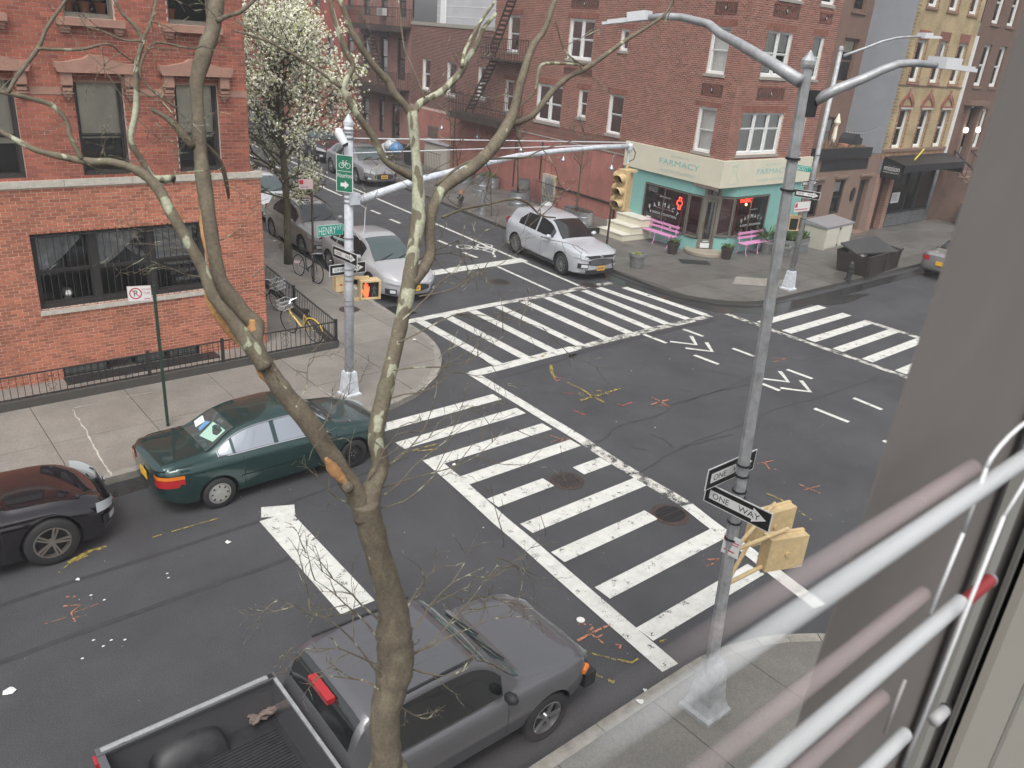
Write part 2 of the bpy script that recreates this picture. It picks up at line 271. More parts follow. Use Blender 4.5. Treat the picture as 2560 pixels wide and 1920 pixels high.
def text(name, body, fr, u0, u1, z0, d, m, parent, height=None, ang=0, ext=.002):   # flat lettering fitted between u0 and u1
    cu = bpy.data.curves.new(name, 'FONT'); cu.body = body; cu.extrude = 0; cu.size = 1; cu.resolution_u = 3
    tmp = bpy.data.objects.new('tmp', cu); COL.objects.link(tmp); dg = bpy.context.evaluated_depsgraph_get(); me = bpy.data.meshes.new_from_object(tmp.evaluated_get(dg))
    bpy.data.objects.remove(tmp); co = np.zeros(len(me.vertices)*3); me.vertices.foreach_get('co', co); co = co.reshape(-1, 3)
    mn, mx = co.min(0), co.max(0); w = mx[0]-mn[0]; hh = mx[1]-mn[1]; sx = abs(u1-u0)/w; sy = (height/hh) if height else sx
    sg = 1 if u1 > u0 else -1; ca, sa = math.cos(ang), math.sin(ang); out = []
    for x, y, _ in co:
        a, b = (x-mn[0])*sx, (y-mn[1])*sy; a, b = a*ca-b*sa, a*sa+b*ca; out.append(fr(u0+sg*a, z0+b, d))
    me.vertices.foreach_set('co', np.array(out).ravel()); me.materials.clear(); me.materials.append(M[m] if isinstance(m, str) else m); me.update()
    return link(name, me, parent)
# ---------------------------------------------------------------- ground, road, markings, pavements
def sheet(name, pts, z, m, parent=None, kind=None):
    b = MB(); n = len(pts); a = sum(pts[i][0]*pts[(i+1) % n][1]-pts[(i+1) % n][0]*pts[i][1] for i in range(n))
    if a < 0: pts = pts[::-1]
    b.add([(p[0], p[1], z) for p in pts], [tuple(range(n))]); return b.build(name, m, parent, kind=kind)
ground = sheet('ground', [(-200, -150), (300, -150), (300, 350), (-200, 350)], -.03, 'joint', kind='structure')
road = sheet('road', [(-80, -60), (160, -60), (160, 200), (-80, 200)], 0, 'asphalt', kind='structure')
TP = math.tan(PSI)
def strip(name, pts, w, m, z=.005, parent=road):                      # a flat painted band along a line on the road
    pts = [V3((p[0], p[1], 0)) for p in pts]; L, R = [], []; ws = w if hasattr(w, '__len__') else [w]*len(pts)
    for i, p in enumerate(pts):
        d = nrm(pts[min(i+1, len(pts)-1)]-pts[max(i-1, 0)]); q = V3((-d[1], d[0], 0)); L.append(p+q*ws[i]/2); R.append(p-q*ws[i]/2)
    b = MB()
    for i in range(len(pts)-1): b.add([(*R[i][:2], z), (*R[i+1][:2], z), (*L[i+1][:2], z), (*L[i][:2], z)], [(0, 1, 2, 3)])
    return b.build(name, m, parent)
def rough(p, q, n, j):                                               # a slightly wandering line
    p, q = V3(p), V3(q); return [p+(q-p)*i/n+rng.normal(0, j, len(p))*(0 < i < n) for i in range(n+1)]
for i, (y, x0, x1) in enumerate([(11.77, 7.2, 10.12), (10.99, 7.2, 10.12), (10.17, 7.4, 10.1), (9.36, 7.42, 10.1), (8.54, 7.42, 8.66), (8.54, 9.38, 10.08), (7.67, 7.4, 10.06), (6.84, 7.3, 9.4), (5.87, 7.25, 9.9), (4.95, 7.1, 9.6)]):
    strip('crosswalk_stripe', [(x0, y), (x1, y)], .3, 'paint', .006+.0004*i)
strip('crosswalk_border', rough((10.42, 13.1), (10.28, 9.3), 6, .015), .24, 'paint', .0105)
strip('crosswalk_border', rough((10.28, 9.3), (10.15, 6.7), 6, .02), .24, 'paint_w', .011)
strip('crosswalk_border', rough((10.15, 6.7), (9.62, 3.9), 6, .01), .24, 'paint', .0115)
strip('crosswalk_border', rough((7.38, 10.3), (6.9, 4.35), 8, .01), .28, 'paint', .012)
cx = [11.25, 12.1, 13.0, 13.9, 14.85, 15.75, 16.55, 17.3, 18.2, 19.0]
for i, x in enumerate(cx):
    strip('crosswalk_stripe', [(x+.02, 13.15), (x+(.1 if i < 8 else -.15), 16.55 if i < 9 else 16.2)], .27, 'paint', .006+.0004*i)
strip('crosswalk_border', rough((10.4, 13.0), (13.6, 13.05), 4, .01), .3, 'paint', .0115)
strip('crosswalk_border', rough((13.6, 13.05), (19.1, 13.02), 7, .02), .24, 'paint_w', .0112)
strip('crosswalk_border', rough((10.9, 16.6), (14.3, 16.72), 4, .01), .25, 'paint', .0118)
strip('crosswalk_border', rough((14.3, 16.72), (18.8, 16.75), 4, .02), .25, 'paint_w', .0114)
for i, y in enumerate([11.88, 11.05, 10.3, 9.48, 8.65, 7.75]):
    strip('crosswalk_stripe', [(19.95, y), (23.3, y+.02)], .3, 'paint', .006+.0004*i)
strip('crosswalk_border', rough((19.7, 12.9), (19.75, 7.2), 9, .02), .2, 'paint_w', .0112)
strip('crosswalk_border', rough((23.25, 10.4), (23.2, 8.2), 4, .02), .22, 'paint_w', .0114)
strip('stop_line', [(11.2, 19.8), (14.5, 20.1), (18.05, 20.12)], .46, 'paint', .007)
strip('stop_line', [(4.33, 7.5), (4.36, 10.05)], .5, 'paint', .007); strip('stop_line', [(4.4, 10.03), (4.52, 10.3)], .5, 'paint', .0074)
strip('lane_line', [(17.62, 17.0), (17.62+TP*61, 78)], .12, 'paint', .0078)
strip('lane_line', [(17.46, 31.7), (17.46+.061*46, 78)], .12, 'paint', .0082)
strip('lane_line', [(16.42, 17.0), (16.62, 19.9)], .11, 'paint', .0086)
for a, b in (((17.16, 28.75), (17.14, 28.0)), ((17.02, 27.05), (17.0, 26.3)), ((16.82, 23.5), (16.8, 22.7)), ((16.66, 21.75), (16.68, 21.0))):
    strip('lane_dash', [a, b], .13, 'paint')
for a, b in (((17.4, 12.66), (17.43, 12.0)), ((16.05, 12.9), (16.09, 12.15)), ((16.06, 11.22), (16.1, 10.5)), ((17.4, 11.02), (17.42, 10.38)), ((17.4, 9.4), (17.43, 8.72)), ((16.02, 9.2), (16.04, 8.72)), ((15.86, 7.72), (15.89, 6.92)), ((17.25, 7.55), (17.22, 6.85)), ((15.7, 6.05), (15.7, 5.2))):
    strip('lane_dash', [a, b], .12, 'paint')
for ax_, ay in ((16.72, 11.68), (16.7, 11.15), (16.7, 8.92), (16.64, 8.3)):   # chevrons of the shared-lane arrow
    strip('lane_chevron', [(ax_-.45, ay+.5), (ax_, ay), (ax_+.42, ay+.5)], .11, 'paint', .0066)
def ring(c, r, w, n=20, a0=0, a1=2*math.pi): return [(c[0]+r*math.cos(a0+(a1-a0)*i/n), c[1]+r*math.sin(a0+(a1-a0)*i/n)) for i in range(n+1)]
bm_ = MB()
def flat(b, pts, w, z):
    for i in range(len(pts)-1):
        p, q = V3((*pts[i], z)), V3((*pts[i+1], z)); d = nrm(q-p); s_ = V3((-d[1], d[0], 0))*w/2; b.add([p-s_, q-s_, q+s_, p+s_], [(0, 1, 2, 3)])
flat(bm_, [(17.16+(x-17.16)*1, y) for x, y in ring((17.15, 22.35), .27, .1)], .07, .0058); flat(bm_, ring((17.95, 22.2), .27, .1), .07, .0058)
for p in ([(17.15, 22.35), (17.4, 21.8), (17.8, 21.75), (17.95, 22.2)], [(17.4, 21.8), (17.55, 22.3), (17.8, 21.75)], [(17.8, 21.75), (17.85, 21.5)], [(17.45, 21.9), (17.6, 21.3), (17.4, 20.95)], [(17.6, 21.3), (17.85, 21.5)], [(17.4, 20.95), (17.3, 20.8)]): flat(bm_, p, .08, .0064)
bm_.build('bicycle_symbol', 'paint', road)
def pxline(name, k, pts, w, m, z=.0045, j=0):                        # a mark on the road taken from the photograph
    P = []
    for i in range(len(pts)-1):
        a, b = gr(k, *pts[i])[:2], gr(k, *pts[i+1])[:2]; n = max(1, int(np.linalg.norm(b-a)/.25))
        P += [a+(b-a)*t/n+(rng.normal(0, j, 2) if j else 0) for t in range(n)]
    P.append(gr(k, *pts[-1])[:2]); return strip(name, P, [w*(1+(rng.random()-.5)*(.6 if j else 0)) for _ in P], m, z)
for k, p, w in (('K', [(30, 585), (120, 590), (300, 545), (480, 490), (650, 440), (760, 395)], .07), ('K', [(700, 415), (980, 330), (1180, 280), (1400, 230), (1700, 160), (1850, 125)], .2), ('K', [(880, 1100), (1000, 1060), (1050, 990), (1200, 935), (1380, 890), (1480, 850), (1500, 800), (1750, 720), (2200, 620)], .05),
        ('K', [(1250, 1340), (1450, 1210), (1560, 1160), (1650, 1120), (2000, 1030)], .04), ('K', [(1330, 1025), (1450, 1070), (1520, 1130)], .03), ('K', [(1170, 1120), (1230, 1145), (1320, 1150)], .04), ('K', [(1580, 680), (1680, 695)], .05), ('L', [(0, 920), (350, 800), (600, 680), (900, 600), (1250, 480)], .035), ('L', [(150, 420), (440, 490), (700, 610)], .02), ('L', [(0, 640), (300, 540), (500, 440), (900, 330)], .02)):
    pxline('sealed_crack', k, p, w, 'seal', .004, .012)
strip('road_seam', rough((-6, 9.98), (4.1, 10.06), 24, .012), .075, 'seal', .0042); strip('road_seam', rough((-6, 8.9), (4.1, 8.98), 24, .012), .085, 'seal', .0046)
strip('road_seam', rough((4.7, 10.3), (7.1, 10.55), 8, .012), .05, 'seal', .0042)
for k, p, w, m in (('K', [(690, 625), (800, 675), (900, 740), (980, 780)], .06, 'paint_y'), ('K', [(790, 765), (900, 735), (1010, 700), (1105, 670)], .06, 'paint_y'), ('K', [(960, 715), (1030, 715)], .05, 'paint_y'), ('K', [(800, 700), (830, 720), (790, 725), (780, 710), (800, 700)], .025, 'paint_y'), ('K', [(910, 690), (960, 685), (950, 700), (910, 690)], .025, 'paint_y'),
        ('K', [(555, 480), (575, 570), (600, 580)], .07, 'paint_y'), ('K', [(580, 580), (660, 590), (600, 610), (580, 580)], .05, 'paint_o'), ('K', [(400, 420), (470, 440), (520, 390)], .08, 'paint_y'), ('K', [(1350, 740), (1420, 770), (1500, 820)], .04, 'paint_o'), ('K', [(1350, 800), (1420, 775), (1490, 760)], .05, 'paint_o'), ('K', [(1400, 800), (1500, 805)], .03, 'paint_o'),
        ('K', [(660, 705), (740, 715)], .03, 'paint_r'), ('K', [(730, 840), (830, 880)], .05, 'paint_r'), ('K', [(1060, 780), (1120, 810), (1200, 780)], .04, 'paint_r'), ('K', [(555, 1040), (640, 1070), (650, 1100)], .03, 'paint_o'), ('K', [(560, 1095), (640, 1070), (700, 1070)], .03, 'paint_o'), ('L', [(490, 1030), (600, 1010)], .03, 'paint_o'), ('L', [(540, 1020), (580, 1070), (620, 1065)], .03, 'paint_o'), ('L', [(760, 1160), (900, 1220)], .03, 'paint_o'), ('L', [(800, 1200), (910, 1170)], .03, 'paint_o'), ('L', [(540, 1215), (640, 1255), (850, 1395)], .04, 'paint_y'), ('L', [(580, 350), (680, 355)], .04, 'paint_o'), ('L', [(600, 375), (670, 360)], .03, 'paint_o'),
        ('O', [(770, 525), (880, 530), (885, 560), (850, 585)], .03, 'paint_o'), ('O', [(770, 660), (860, 610), (960, 560), (1030, 525)], .035, 'paint_o'), ('O', [(890, 610), (975, 680)], .025, 'paint_o'), ('O', [(930, 635), (975, 605)], .025, 'paint_o'), ('O', [(1060, 690), (1110, 690), (1100, 720)], .03, 'paint_o'), ('O', [(820, 735), (920, 770), (1050, 800), (1200, 830), (1250, 800)], .035, 'paint_y'), ('O', [(890, 925), (980, 955), (1060, 985)], .045, 'paint_y'), ('O', [(1760, 20), (1890, 10), (1850, 40), (1790, 70)], .03, 'paint_o'), ('O', [(1420, 670), (1480, 655)], .06, 'paint_y'),
        ('M', [(500, 385), (640, 375), (570, 430), (560, 460), (600, 510)], .022, 'paint_o'), ('M', [(580, 440), (690, 400), (795, 360)], .014, 'paint_o'), ('M', [(360, 525), (480, 490), (560, 460)], .01, 'paint_o'), ('M', [(600, 475), (680, 455)], .014, 'paint_o'), ('M', [(525, 315), (550, 310)], .03, 'paint_o'), ('M', [(570, 315), (600, 305)], .03, 'paint_o'),
        ('I', [(540, 1420), (620, 1370), (700, 1330), (845, 1290)], .06, 'paint_y'), ('I', [(600, 1400), (700, 1365)], .05, 'paint_y'), ('I', [(1200, 1220), (1300, 1190), (1650, 1085), (1750, 1060)], .022, 'paint_y'), ('I', [(460, 1500), (540, 1430)], .02, 'paint_y'), ('J', [(1250, 1195), (1400, 1150), (1560, 1110)], .04, 'paint_y'), ('J', [(1400, 1165), (1560, 1150)], .05, 'paint_y')):
    pxline('utility_mark', k, p, w, m, .0128, .004)
def cover(name, c, r, par, z=.004, grate=False):
    b = MB(); b.lathe((*c, z-.004), [(r+.05, 0), (r+.05, .006), (r, .012)], 32); o = b.build(name, 'ironrust', par)
    g = MB()
    if grate:
        for i in range(-7, 8):
            for q in (-1, 1):
                x = i*r/8; h = math.sqrt(max(0, r*r-x*x))*.92
                if h > .03: g.box((c[0]+x, c[1]+q*h*.5, z+.014), (r*.045, h*.8, .012))
        for i in (-.5, 0, .5): g.box((c[0], c[1]+i*r, z+.012), (2*r*math.sqrt(1-i*i)*.95, r*.07, .012))
    else:
        for i in range(-3, 4):
            for j in range(-3, 4):
                x, y = (i+.5*(j % 2))*r*.3, j*r*.26
                if x*x+y*y < (.82*r)**2: g.lathe((c[0]+x, c[1]+y, z+.006), [(r*.12, 0), (r*.12, .009), (r*.08, .012)], 8)
    g.build('tread_pattern', 'iron', o, kind='stuff'); return o
cover('manhole_cover', (8.97, 8.4), .25, road); cover('manhole_cover', (9.68, 6.67), .27, road, grate=True); cover('manhole_cover', (15.6, 18.4), .27, road); cover('manhole_cover', (17.95, 16.86), .25, road)
b = MB()
for i in range(9): b.box((11.0+i*.075, 17.45, .012), (.02, .75, .02))
for i in range(5): b.box((11.3, 17.1+i*.17, .016), (.62, .02, .02))
b.box((11.3, 17.45, .003), (.66, .8, .004)); b.build('storm_drain_grate', 'iron', road)

def clip(poly, x0, x1, y0, y1):
    for ax, lim, sg in ((0, x0, 1), (0, x1, -1), (1, y0, 1), (1, y1, -1)):
        out = []
        for i in range(len(poly)):
            p, q = poly[i], poly[(i+1) % len(poly)]; a, c = sg*(p[ax]-lim), sg*(q[ax]-lim)
            if a >= 0: out.append(p)
            if (a < 0) != (c < 0): t = a/(a-c); out.append((p[0]+(q[0]-p[0])*t, p[1]+(q[1]-p[1])*t))
        poly = out
        if len(poly) < 3: return []
    return poly
def area(p): return abs(sum(p[i][0]*p[(i+1) % len(p)][1]-p[(i+1) % len(p)][0]*p[i][1] for i in range(len(p))))/2
def arc(c, r, a0, a1, n=10): return [(c[0]+r*math.cos(math.radians(a0+(a1-a0)*i/n)), c[1]+r*math.sin(math.radians(a0+(a1-a0)*i/n))) for i in range(n+1)]
def offset(line, d):
    out = []
    for i, p in enumerate(line):
        a, b = V3(line[max(i-1, 0)]), V3(line[min(i+1, len(line)-1)]); t = nrm(b-a); out.append((p[0]-t[1]*d, p[1]+t[0]*d))
    return out
def pavement(outer, inner, tx, ty, m, ox=0, oy=0, yb=60, kerbw=.15):
    line = []                                          # resample the kerb line so that stones are about 1.4 m
    for i in range(len(outer)-1):
        a, c = V3(outer[i]), V3(outer[i+1]); n = max(1, int(np.linalg.norm(c-a)/1.5)); line += [tuple(a+(c-a)*t/n) for t in range(n)]
    line.append(outer[-1]); inn = offset(line, kerbw); poly = inn+inner
    pv = MB().prism(poly, -.02, .108).build('pavement', 'joint', kind='structure')
    for i in range(len(line)-1):
        if line[i][1] > yb: break
        e = .006; p, q = V3(line[i]), V3(line[i+1]); d = nrm(q-p)*e; r_, s_ = V3(inn[i+1]), V3(inn[i])
        MB().prism([tuple(p+d), tuple(q-d), tuple(r_-d), tuple(s_+d)], -.01, .122+rng.normal(0, .002)).build('kerb_stone', 'kerb', pv)
    xs = [p[0] for p in poly]; ys = [p[1] for p in poly]; rest = MB(); cnt = 0
    x = math.floor(min(xs)/tx)*tx+ox
    while x < max(xs):
        y = math.floor(min(ys)/ty)*ty+oy
        while y < min(max(ys), yb):
            g = .007; p = clip(poly, x+g, x+tx-g, y+g, y+ty-g)
            if p and area(p) > .02:
                t = .12+rng.normal(0, .0015)
                if cnt < 290 and -3 < x < 45: MB().prism(p, .1, t).build('paving_slab', m, pv); cnt += 1
                else: rest.prism(p, .1, t)
            y += ty
        x += tx
    if rest.v: rest.build('far_paving', m, pv, kind='stuff')
    return pv
pavement([(-12, 12.3), (7.2, 12.3)]+arc((7.2, 15.9), 3.6, -85, 0)+[(10.8+TP*64, 80)], [(7.2+TP*64, 80), (7.22, 16.6), (-12, 16.6)], 1.62, 1.66, 'concrete', .55, .62)
pavement([(19.45+.085*64.5, 80), (19.45, 15.5)]+arc((22.15, 15.5), 2.7, 180, 265)+[(22.2, 12.8), (60, 12.8)], [(60, 17.3), (24.45, 17.3), (24.45+TP*62.7, 80)], 1.5, 1.5, 'concrete_d', .3, .2)
pavement([(10.2, -6), (10.2, 1.0)]+arc((7.0, 1.0), 3.2, 5, 85)+[(7, 4.2), (-12, 4.2)], [(-12, .6), (7, .6), (7, -6)], 1.5, 1.6, 'concrete_n', .2, -.55)
wet = mat('wet_gutter', (.035, .035, .036), .22, var=.3, vscale=3)
strip('wet_gutter', [(19.75, 21), (19.3, 17.5), (19.25, 15.2), (19.9, 13.4), (21.2, 12.55), (23.5, 12.45), (28, 12.5), (33, 12.5)], [.5, .6, .7, .9, .8, .5, .45, .5], wet, .0035)
strip('wet_gutter', rough((-3, 12.05), (6.6, 12.1), 12, .02), .42, wet, .0035)
strip('wet_gutter', rough((23.2, 12.2), (26.2, 11.9), 5, .05), [.2, .5, .6, .5, .3, .1], wet, .0036)
pv0 = bpy.data.objects['pavement']
def chalk(k, pts, w):
    P = [gr(k, *p, .124)[:2] for p in pts]; Q = []
    for i in range(len(P)-1): n = max(1, int(np.linalg.norm(P[i+1]-P[i])/.08)); Q += [P[i]+(P[i+1]-P[i])*t/n+rng.normal(0, .006, 2) for t in range(n)]
    Q.append(P[-1]); strip('cement_smear', Q, [w*rng.uniform(.3, 1.6) for _ in Q], 'limestone', .1255, pv0)
chalk('I', [(575, 200), (600, 250), (680, 370), (760, 530), (880, 725)], .022); chalk('I', [(580, 190), (780, 150)], .02); chalk('I', [(1000, 100), (1200, 65)], .02); chalk('J', [(620, 660), (780, 760)], .02); chalk('J', [(1560, 560), (1440, 680)], .02); chalk('J', [(800, 185), (1220, 130)], .008)
# pieces of paper and plastic on the road
def scrap(k, x, y, r, label, z=.0, group=None, m='litter', cat='litter', name='paper_scrap'):
    c = gr(k, x, y, z); b = MB(); n = 9; pts = [(r*(.6+.5*rng.random())*math.cos(2*math.pi*i/n), r*(.6+.5*rng.random())*math.sin(2*math.pi*i/n)) for i in range(n)]
    b.add([(0, 0, .02+r*.15)]+[(p[0], p[1], .006+.02*rng.random()) for p in pts], [(0, 1+i, 1+(i+1) % n) for i in range(n)])
    o = b.build(name, m); o.location = c; return tag(o, label, cat, group)
scrap('M', 80, 1055, .075, 'large crumpled white paper on the asphalt near the left edge of the picture')
scrap('M', 615, 178, .035, 'small white lump on the dark road seam in front of the black car')
scrap('I', 1800, 1255, .05, 'flattened white wrapper on the road left of the wide white stop bar')
scrap('O', 1262, 1140, .05, 'square white packet lying on the kerb below the crosswalk end', .12)
scrap('O', 1303, 1052, .03, 'tiny white paper bit just above the square packet by the kerb', .0)
scrap('J', 1690, 1272, .035, 'single white scrap between two crosswalk bars beside the ladder border')
scrap('J', 1378, 285, .05, 'white scrap on the corner pavement behind the mottled trunk', .12)
scrap('U', 405, 105, .1, 'crumpled white bag on the kerb beside the beige SUV', .12)
scrap('U', 655, 350, .16, 'pink and white wrapper at the foot of the blossoming tree', .12, m='pinksign')
c = gr('O', 795, 492); b = MB().lathe((0, 0, .003), [(.055, 0), (.055, .008)], 20); o = b.build('cup_top', 'litter'); o.location = c; tag(o, 'round white cup lid on the road by the orange spray mark', 'cup lid')
b = MB()
for i in range(260):
    x, y = rng.uniform(-3, 16), rng.uniform(4.6, 12); r = rng.uniform(.003, .008)*(2.0 if rng.random() < .06 else 1)
    a = rng.uniform(0, 6.28); b.add([(x+r*math.cos(a+t), y+r*math.sin(a+t), .013) for t in (0, 1.9, 3.3, 4.7)], [(0, 1, 2, 3)])
for k, x, y in (('M', 740, 655), ('M', 880, 655), ('M', 988, 652), ('M', 817, 703), ('M', 1322, 128), ('M', 1332, 162), ('M', 720, 300), ('M', 825, 337), ('M', 652, 800), ('K', 1195, 532), ('K', 1497, 437), ('K', 1383, 980), ('K', 1680, 518)):
    c = gr(k, x, y); r = .02; b.add([(c[0]+r*math.cos(t), c[1]+r*math.sin(t)*.7, .014) for t in (0, 1.2, 2.2, 3.1, 4.2, 5.3)], [tuple(range(6))])
o = b.build('road_specks', 'litter', kind='stuff'); tag(o, 'tiny white specks of grit and paper scattered over the asphalt', 'litter')
# ---------------------------------------------------------------- building helpers
def brickmat(name, c1, c2, mo, ax, bw=.2, bh=.066, ms=.009, rough=.85):
    if name in MATS: return MATS[name]
    m = mat(name, c1, rough); t = m.node_tree; b = t.nodes['Principled BSDF']; tc = t.nodes.new('ShaderNodeTexCoord'); sp = t.nodes.new('ShaderNodeSeparateXYZ'); cb = t.nodes.new('ShaderNodeCombineXYZ')
    t.links.new(tc.outputs['Object'], sp.inputs[0]); t.links.new(sp.outputs[ax], cb.inputs[0]); t.links.new(sp.outputs[2], cb.inputs[1])
    k = t.nodes.new('ShaderNodeTexBrick'); k.inputs['Color1'].default_value = (*c1, 1); k.inputs['Color2'].default_value = (*c2, 1); k.inputs['Mortar'].default_value = (*mo, 1)
    k.inputs['Scale'].default_value = 1; k.inputs['Brick Width'].default_value = bw; k.inputs['Row Height'].default_value = bh; k.inputs['Mortar Size'].default_value = ms; k.inputs['Bias'].default_value = -.2
    t.links.new(cb.outputs[0], k.inputs['Vector'])
    n = t.nodes.new('ShaderNodeTexNoise'); n.inputs['Scale'].default_value = 1.2; n.inputs['Detail'].default_value = 6; t.links.new(tc.outputs['Object'], n.inputs['Vector'])
    mr = t.nodes.new('ShaderNodeMapRange'); mr.inputs[1].default_value = .3; mr.inputs[2].default_value = .7; mr.inputs[3].default_value = .78; mr.inputs[4].default_value = 1.2; t.links.new(n.outputs['Fac'], mr.inputs[0])
    mx = t.nodes.new('ShaderNodeMix'); mx.data_type = 'RGBA'; mx.blend_type = 'MULTIPLY'; mx.inputs['Factor'].default_value = 1; t.links.new(k.outputs['Color'], mx.inputs['A']); t.links.new(mr.outputs[0], mx.inputs['B']); t.links.new(mx.outputs['Result'], b.inputs['Base Color'])
    bp = t.nodes.new('ShaderNodeBump'); bp.inputs['Strength'].default_value = .5; bp.inputs['Distance'].default_value = .01; bp.invert = True; t.links.new(k.outputs['Fac'], bp.inputs['Height']); t.links.new(bp.outputs[0], b.inputs['Normal'])
    return m
def cells(u0, u1, z0, z1, holes):
    us = sorted({u0, u1, *[min(max(h[i], u0), u1) for h in holes for i in (0, 1)]}); zs = sorted({z0, z1, *[min(max(h[i], z0), z1) for h in holes for i in (2, 3)]})
    for i in range(len(us)-1):
        for j in range(len(zs)-1):
            c, d = (us[i]+us[i+1])/2, (zs[j]+zs[j+1])/2
            if us[i+1]-us[i] > 1e-4 and zs[j+1]-zs[j] > 1e-4 and not any(h[0] < c < h[1] and h[2] < d < h[3] for h in holes): yield us[i], us[i+1], zs[j], zs[j+1]
def wall(fr, u0, u1, z0, z1, holes, m, parent, name='wall', depth=.22, d=0, reveal=None):
    b = MB()
    for a in cells(u0, u1, z0, z1, holes): b.add([fr(a[0], a[2], d), fr(a[1], a[2], d), fr(a[1], a[3], d), fr(a[0], a[3], d)], [(0, 1, 2, 3)])
    for h in holes:
        if h[0] < u0-1e-3 or h[1] > u1+1e-3 or h[3] > z1+2 or h[2] < z0-2: continue
        c = [(h[0], h[2]), (h[1], h[2]), (h[1], h[3]), (h[0], h[3])]
        for i in range(4): p, q = c[i], c[(i+1) % 4]; b.add([fr(*p, d), fr(*q, d), fr(*q, d-depth), fr(*p, d-depth)], [(0, 1, 2, 3)])
    return b.build(name, m, parent)
def bricks(fr, u0, u1, z0, z1, holes, m, parent, bl=.163, bh=.0625, j=.014, out=.009, n_parts=300, near=None, header=0):
    rest = MB(); full = []; row = 0; z = z0
    def one(a, c, zz):
        o = out+rng.normal(0, .0012); g = [fr(a, zz, o), fr(c, zz, o), fr(c, zz+bh-j, o), fr(a, zz+bh-j, o)]; h = [fr(a, zz, -.002), fr(c, zz, -.002), fr(c, zz+bh-j, -.002), fr(a, zz+bh-j, -.002)]
        rest.add(g+h, [(0, 1, 2, 3), (0, 4, 5, 1), (1, 5, 6, 2), (2, 6, 7, 3), (3, 7, 4, 0)])
    while z+bh-j <= z1+1e-6:
        zc = z+bh/2; iv = [(u0, u1)]
        for h in holes:
            if h[2] < zc < h[3]:
                nv = []
                for a, c in iv:
                    if h[1] <= a or h[0] >= c: nv.append((a, c)); continue
                    if h[0] > a: nv.append((a, h[0]))
                    if h[1] < c: nv.append((h[1], c))
                iv = nv
        P = bl+j; off = -(row % 2)*P/2; hd = header and row % header == 0
        if hd: P = P/2; off = P/4
        for a, c in iv:
            x = math.floor((a-u0-off)/P)*P+u0+off
            while x < c:
                s_, e_ = max(x, a), min(x+P-j, c)
                if e_-s_ > .02:
                    if not hd and e_-s_ > bl-1e-4: full.append((s_, z))
                    else: one(s_, e_, z)
                x += P
        z += bh; row += 1
    nf = near if near is not None else EYE
    full.sort(key=lambda q: np.linalg.norm(fr(q[0], q[1])-nf)); b = MB()
    b.obox((0, -.002, 0), (bl, 0, 0), (0, out+.002, 0), (0, 0, bh-j)); R = Matrix([[fr.u[0], fr.n[0], 0], [fr.u[1], fr.n[1], 0], [0, 0, 1]]).to_4x4(); me = None
    for s_, zz in full[:n_parts]:
        if me is None: o = b.build('brick', m, parent); me = o.data
        else: o = link('brick', me, parent)
        o.matrix_local = Matrix.Translation(fr(s_, zz, rng.normal(0, .001)))@R
    for s_, zz in full[n_parts:]: one(s_, s_+bl, zz)
    if rest.v: rest.build('brickwork', m, parent, kind='stuff')
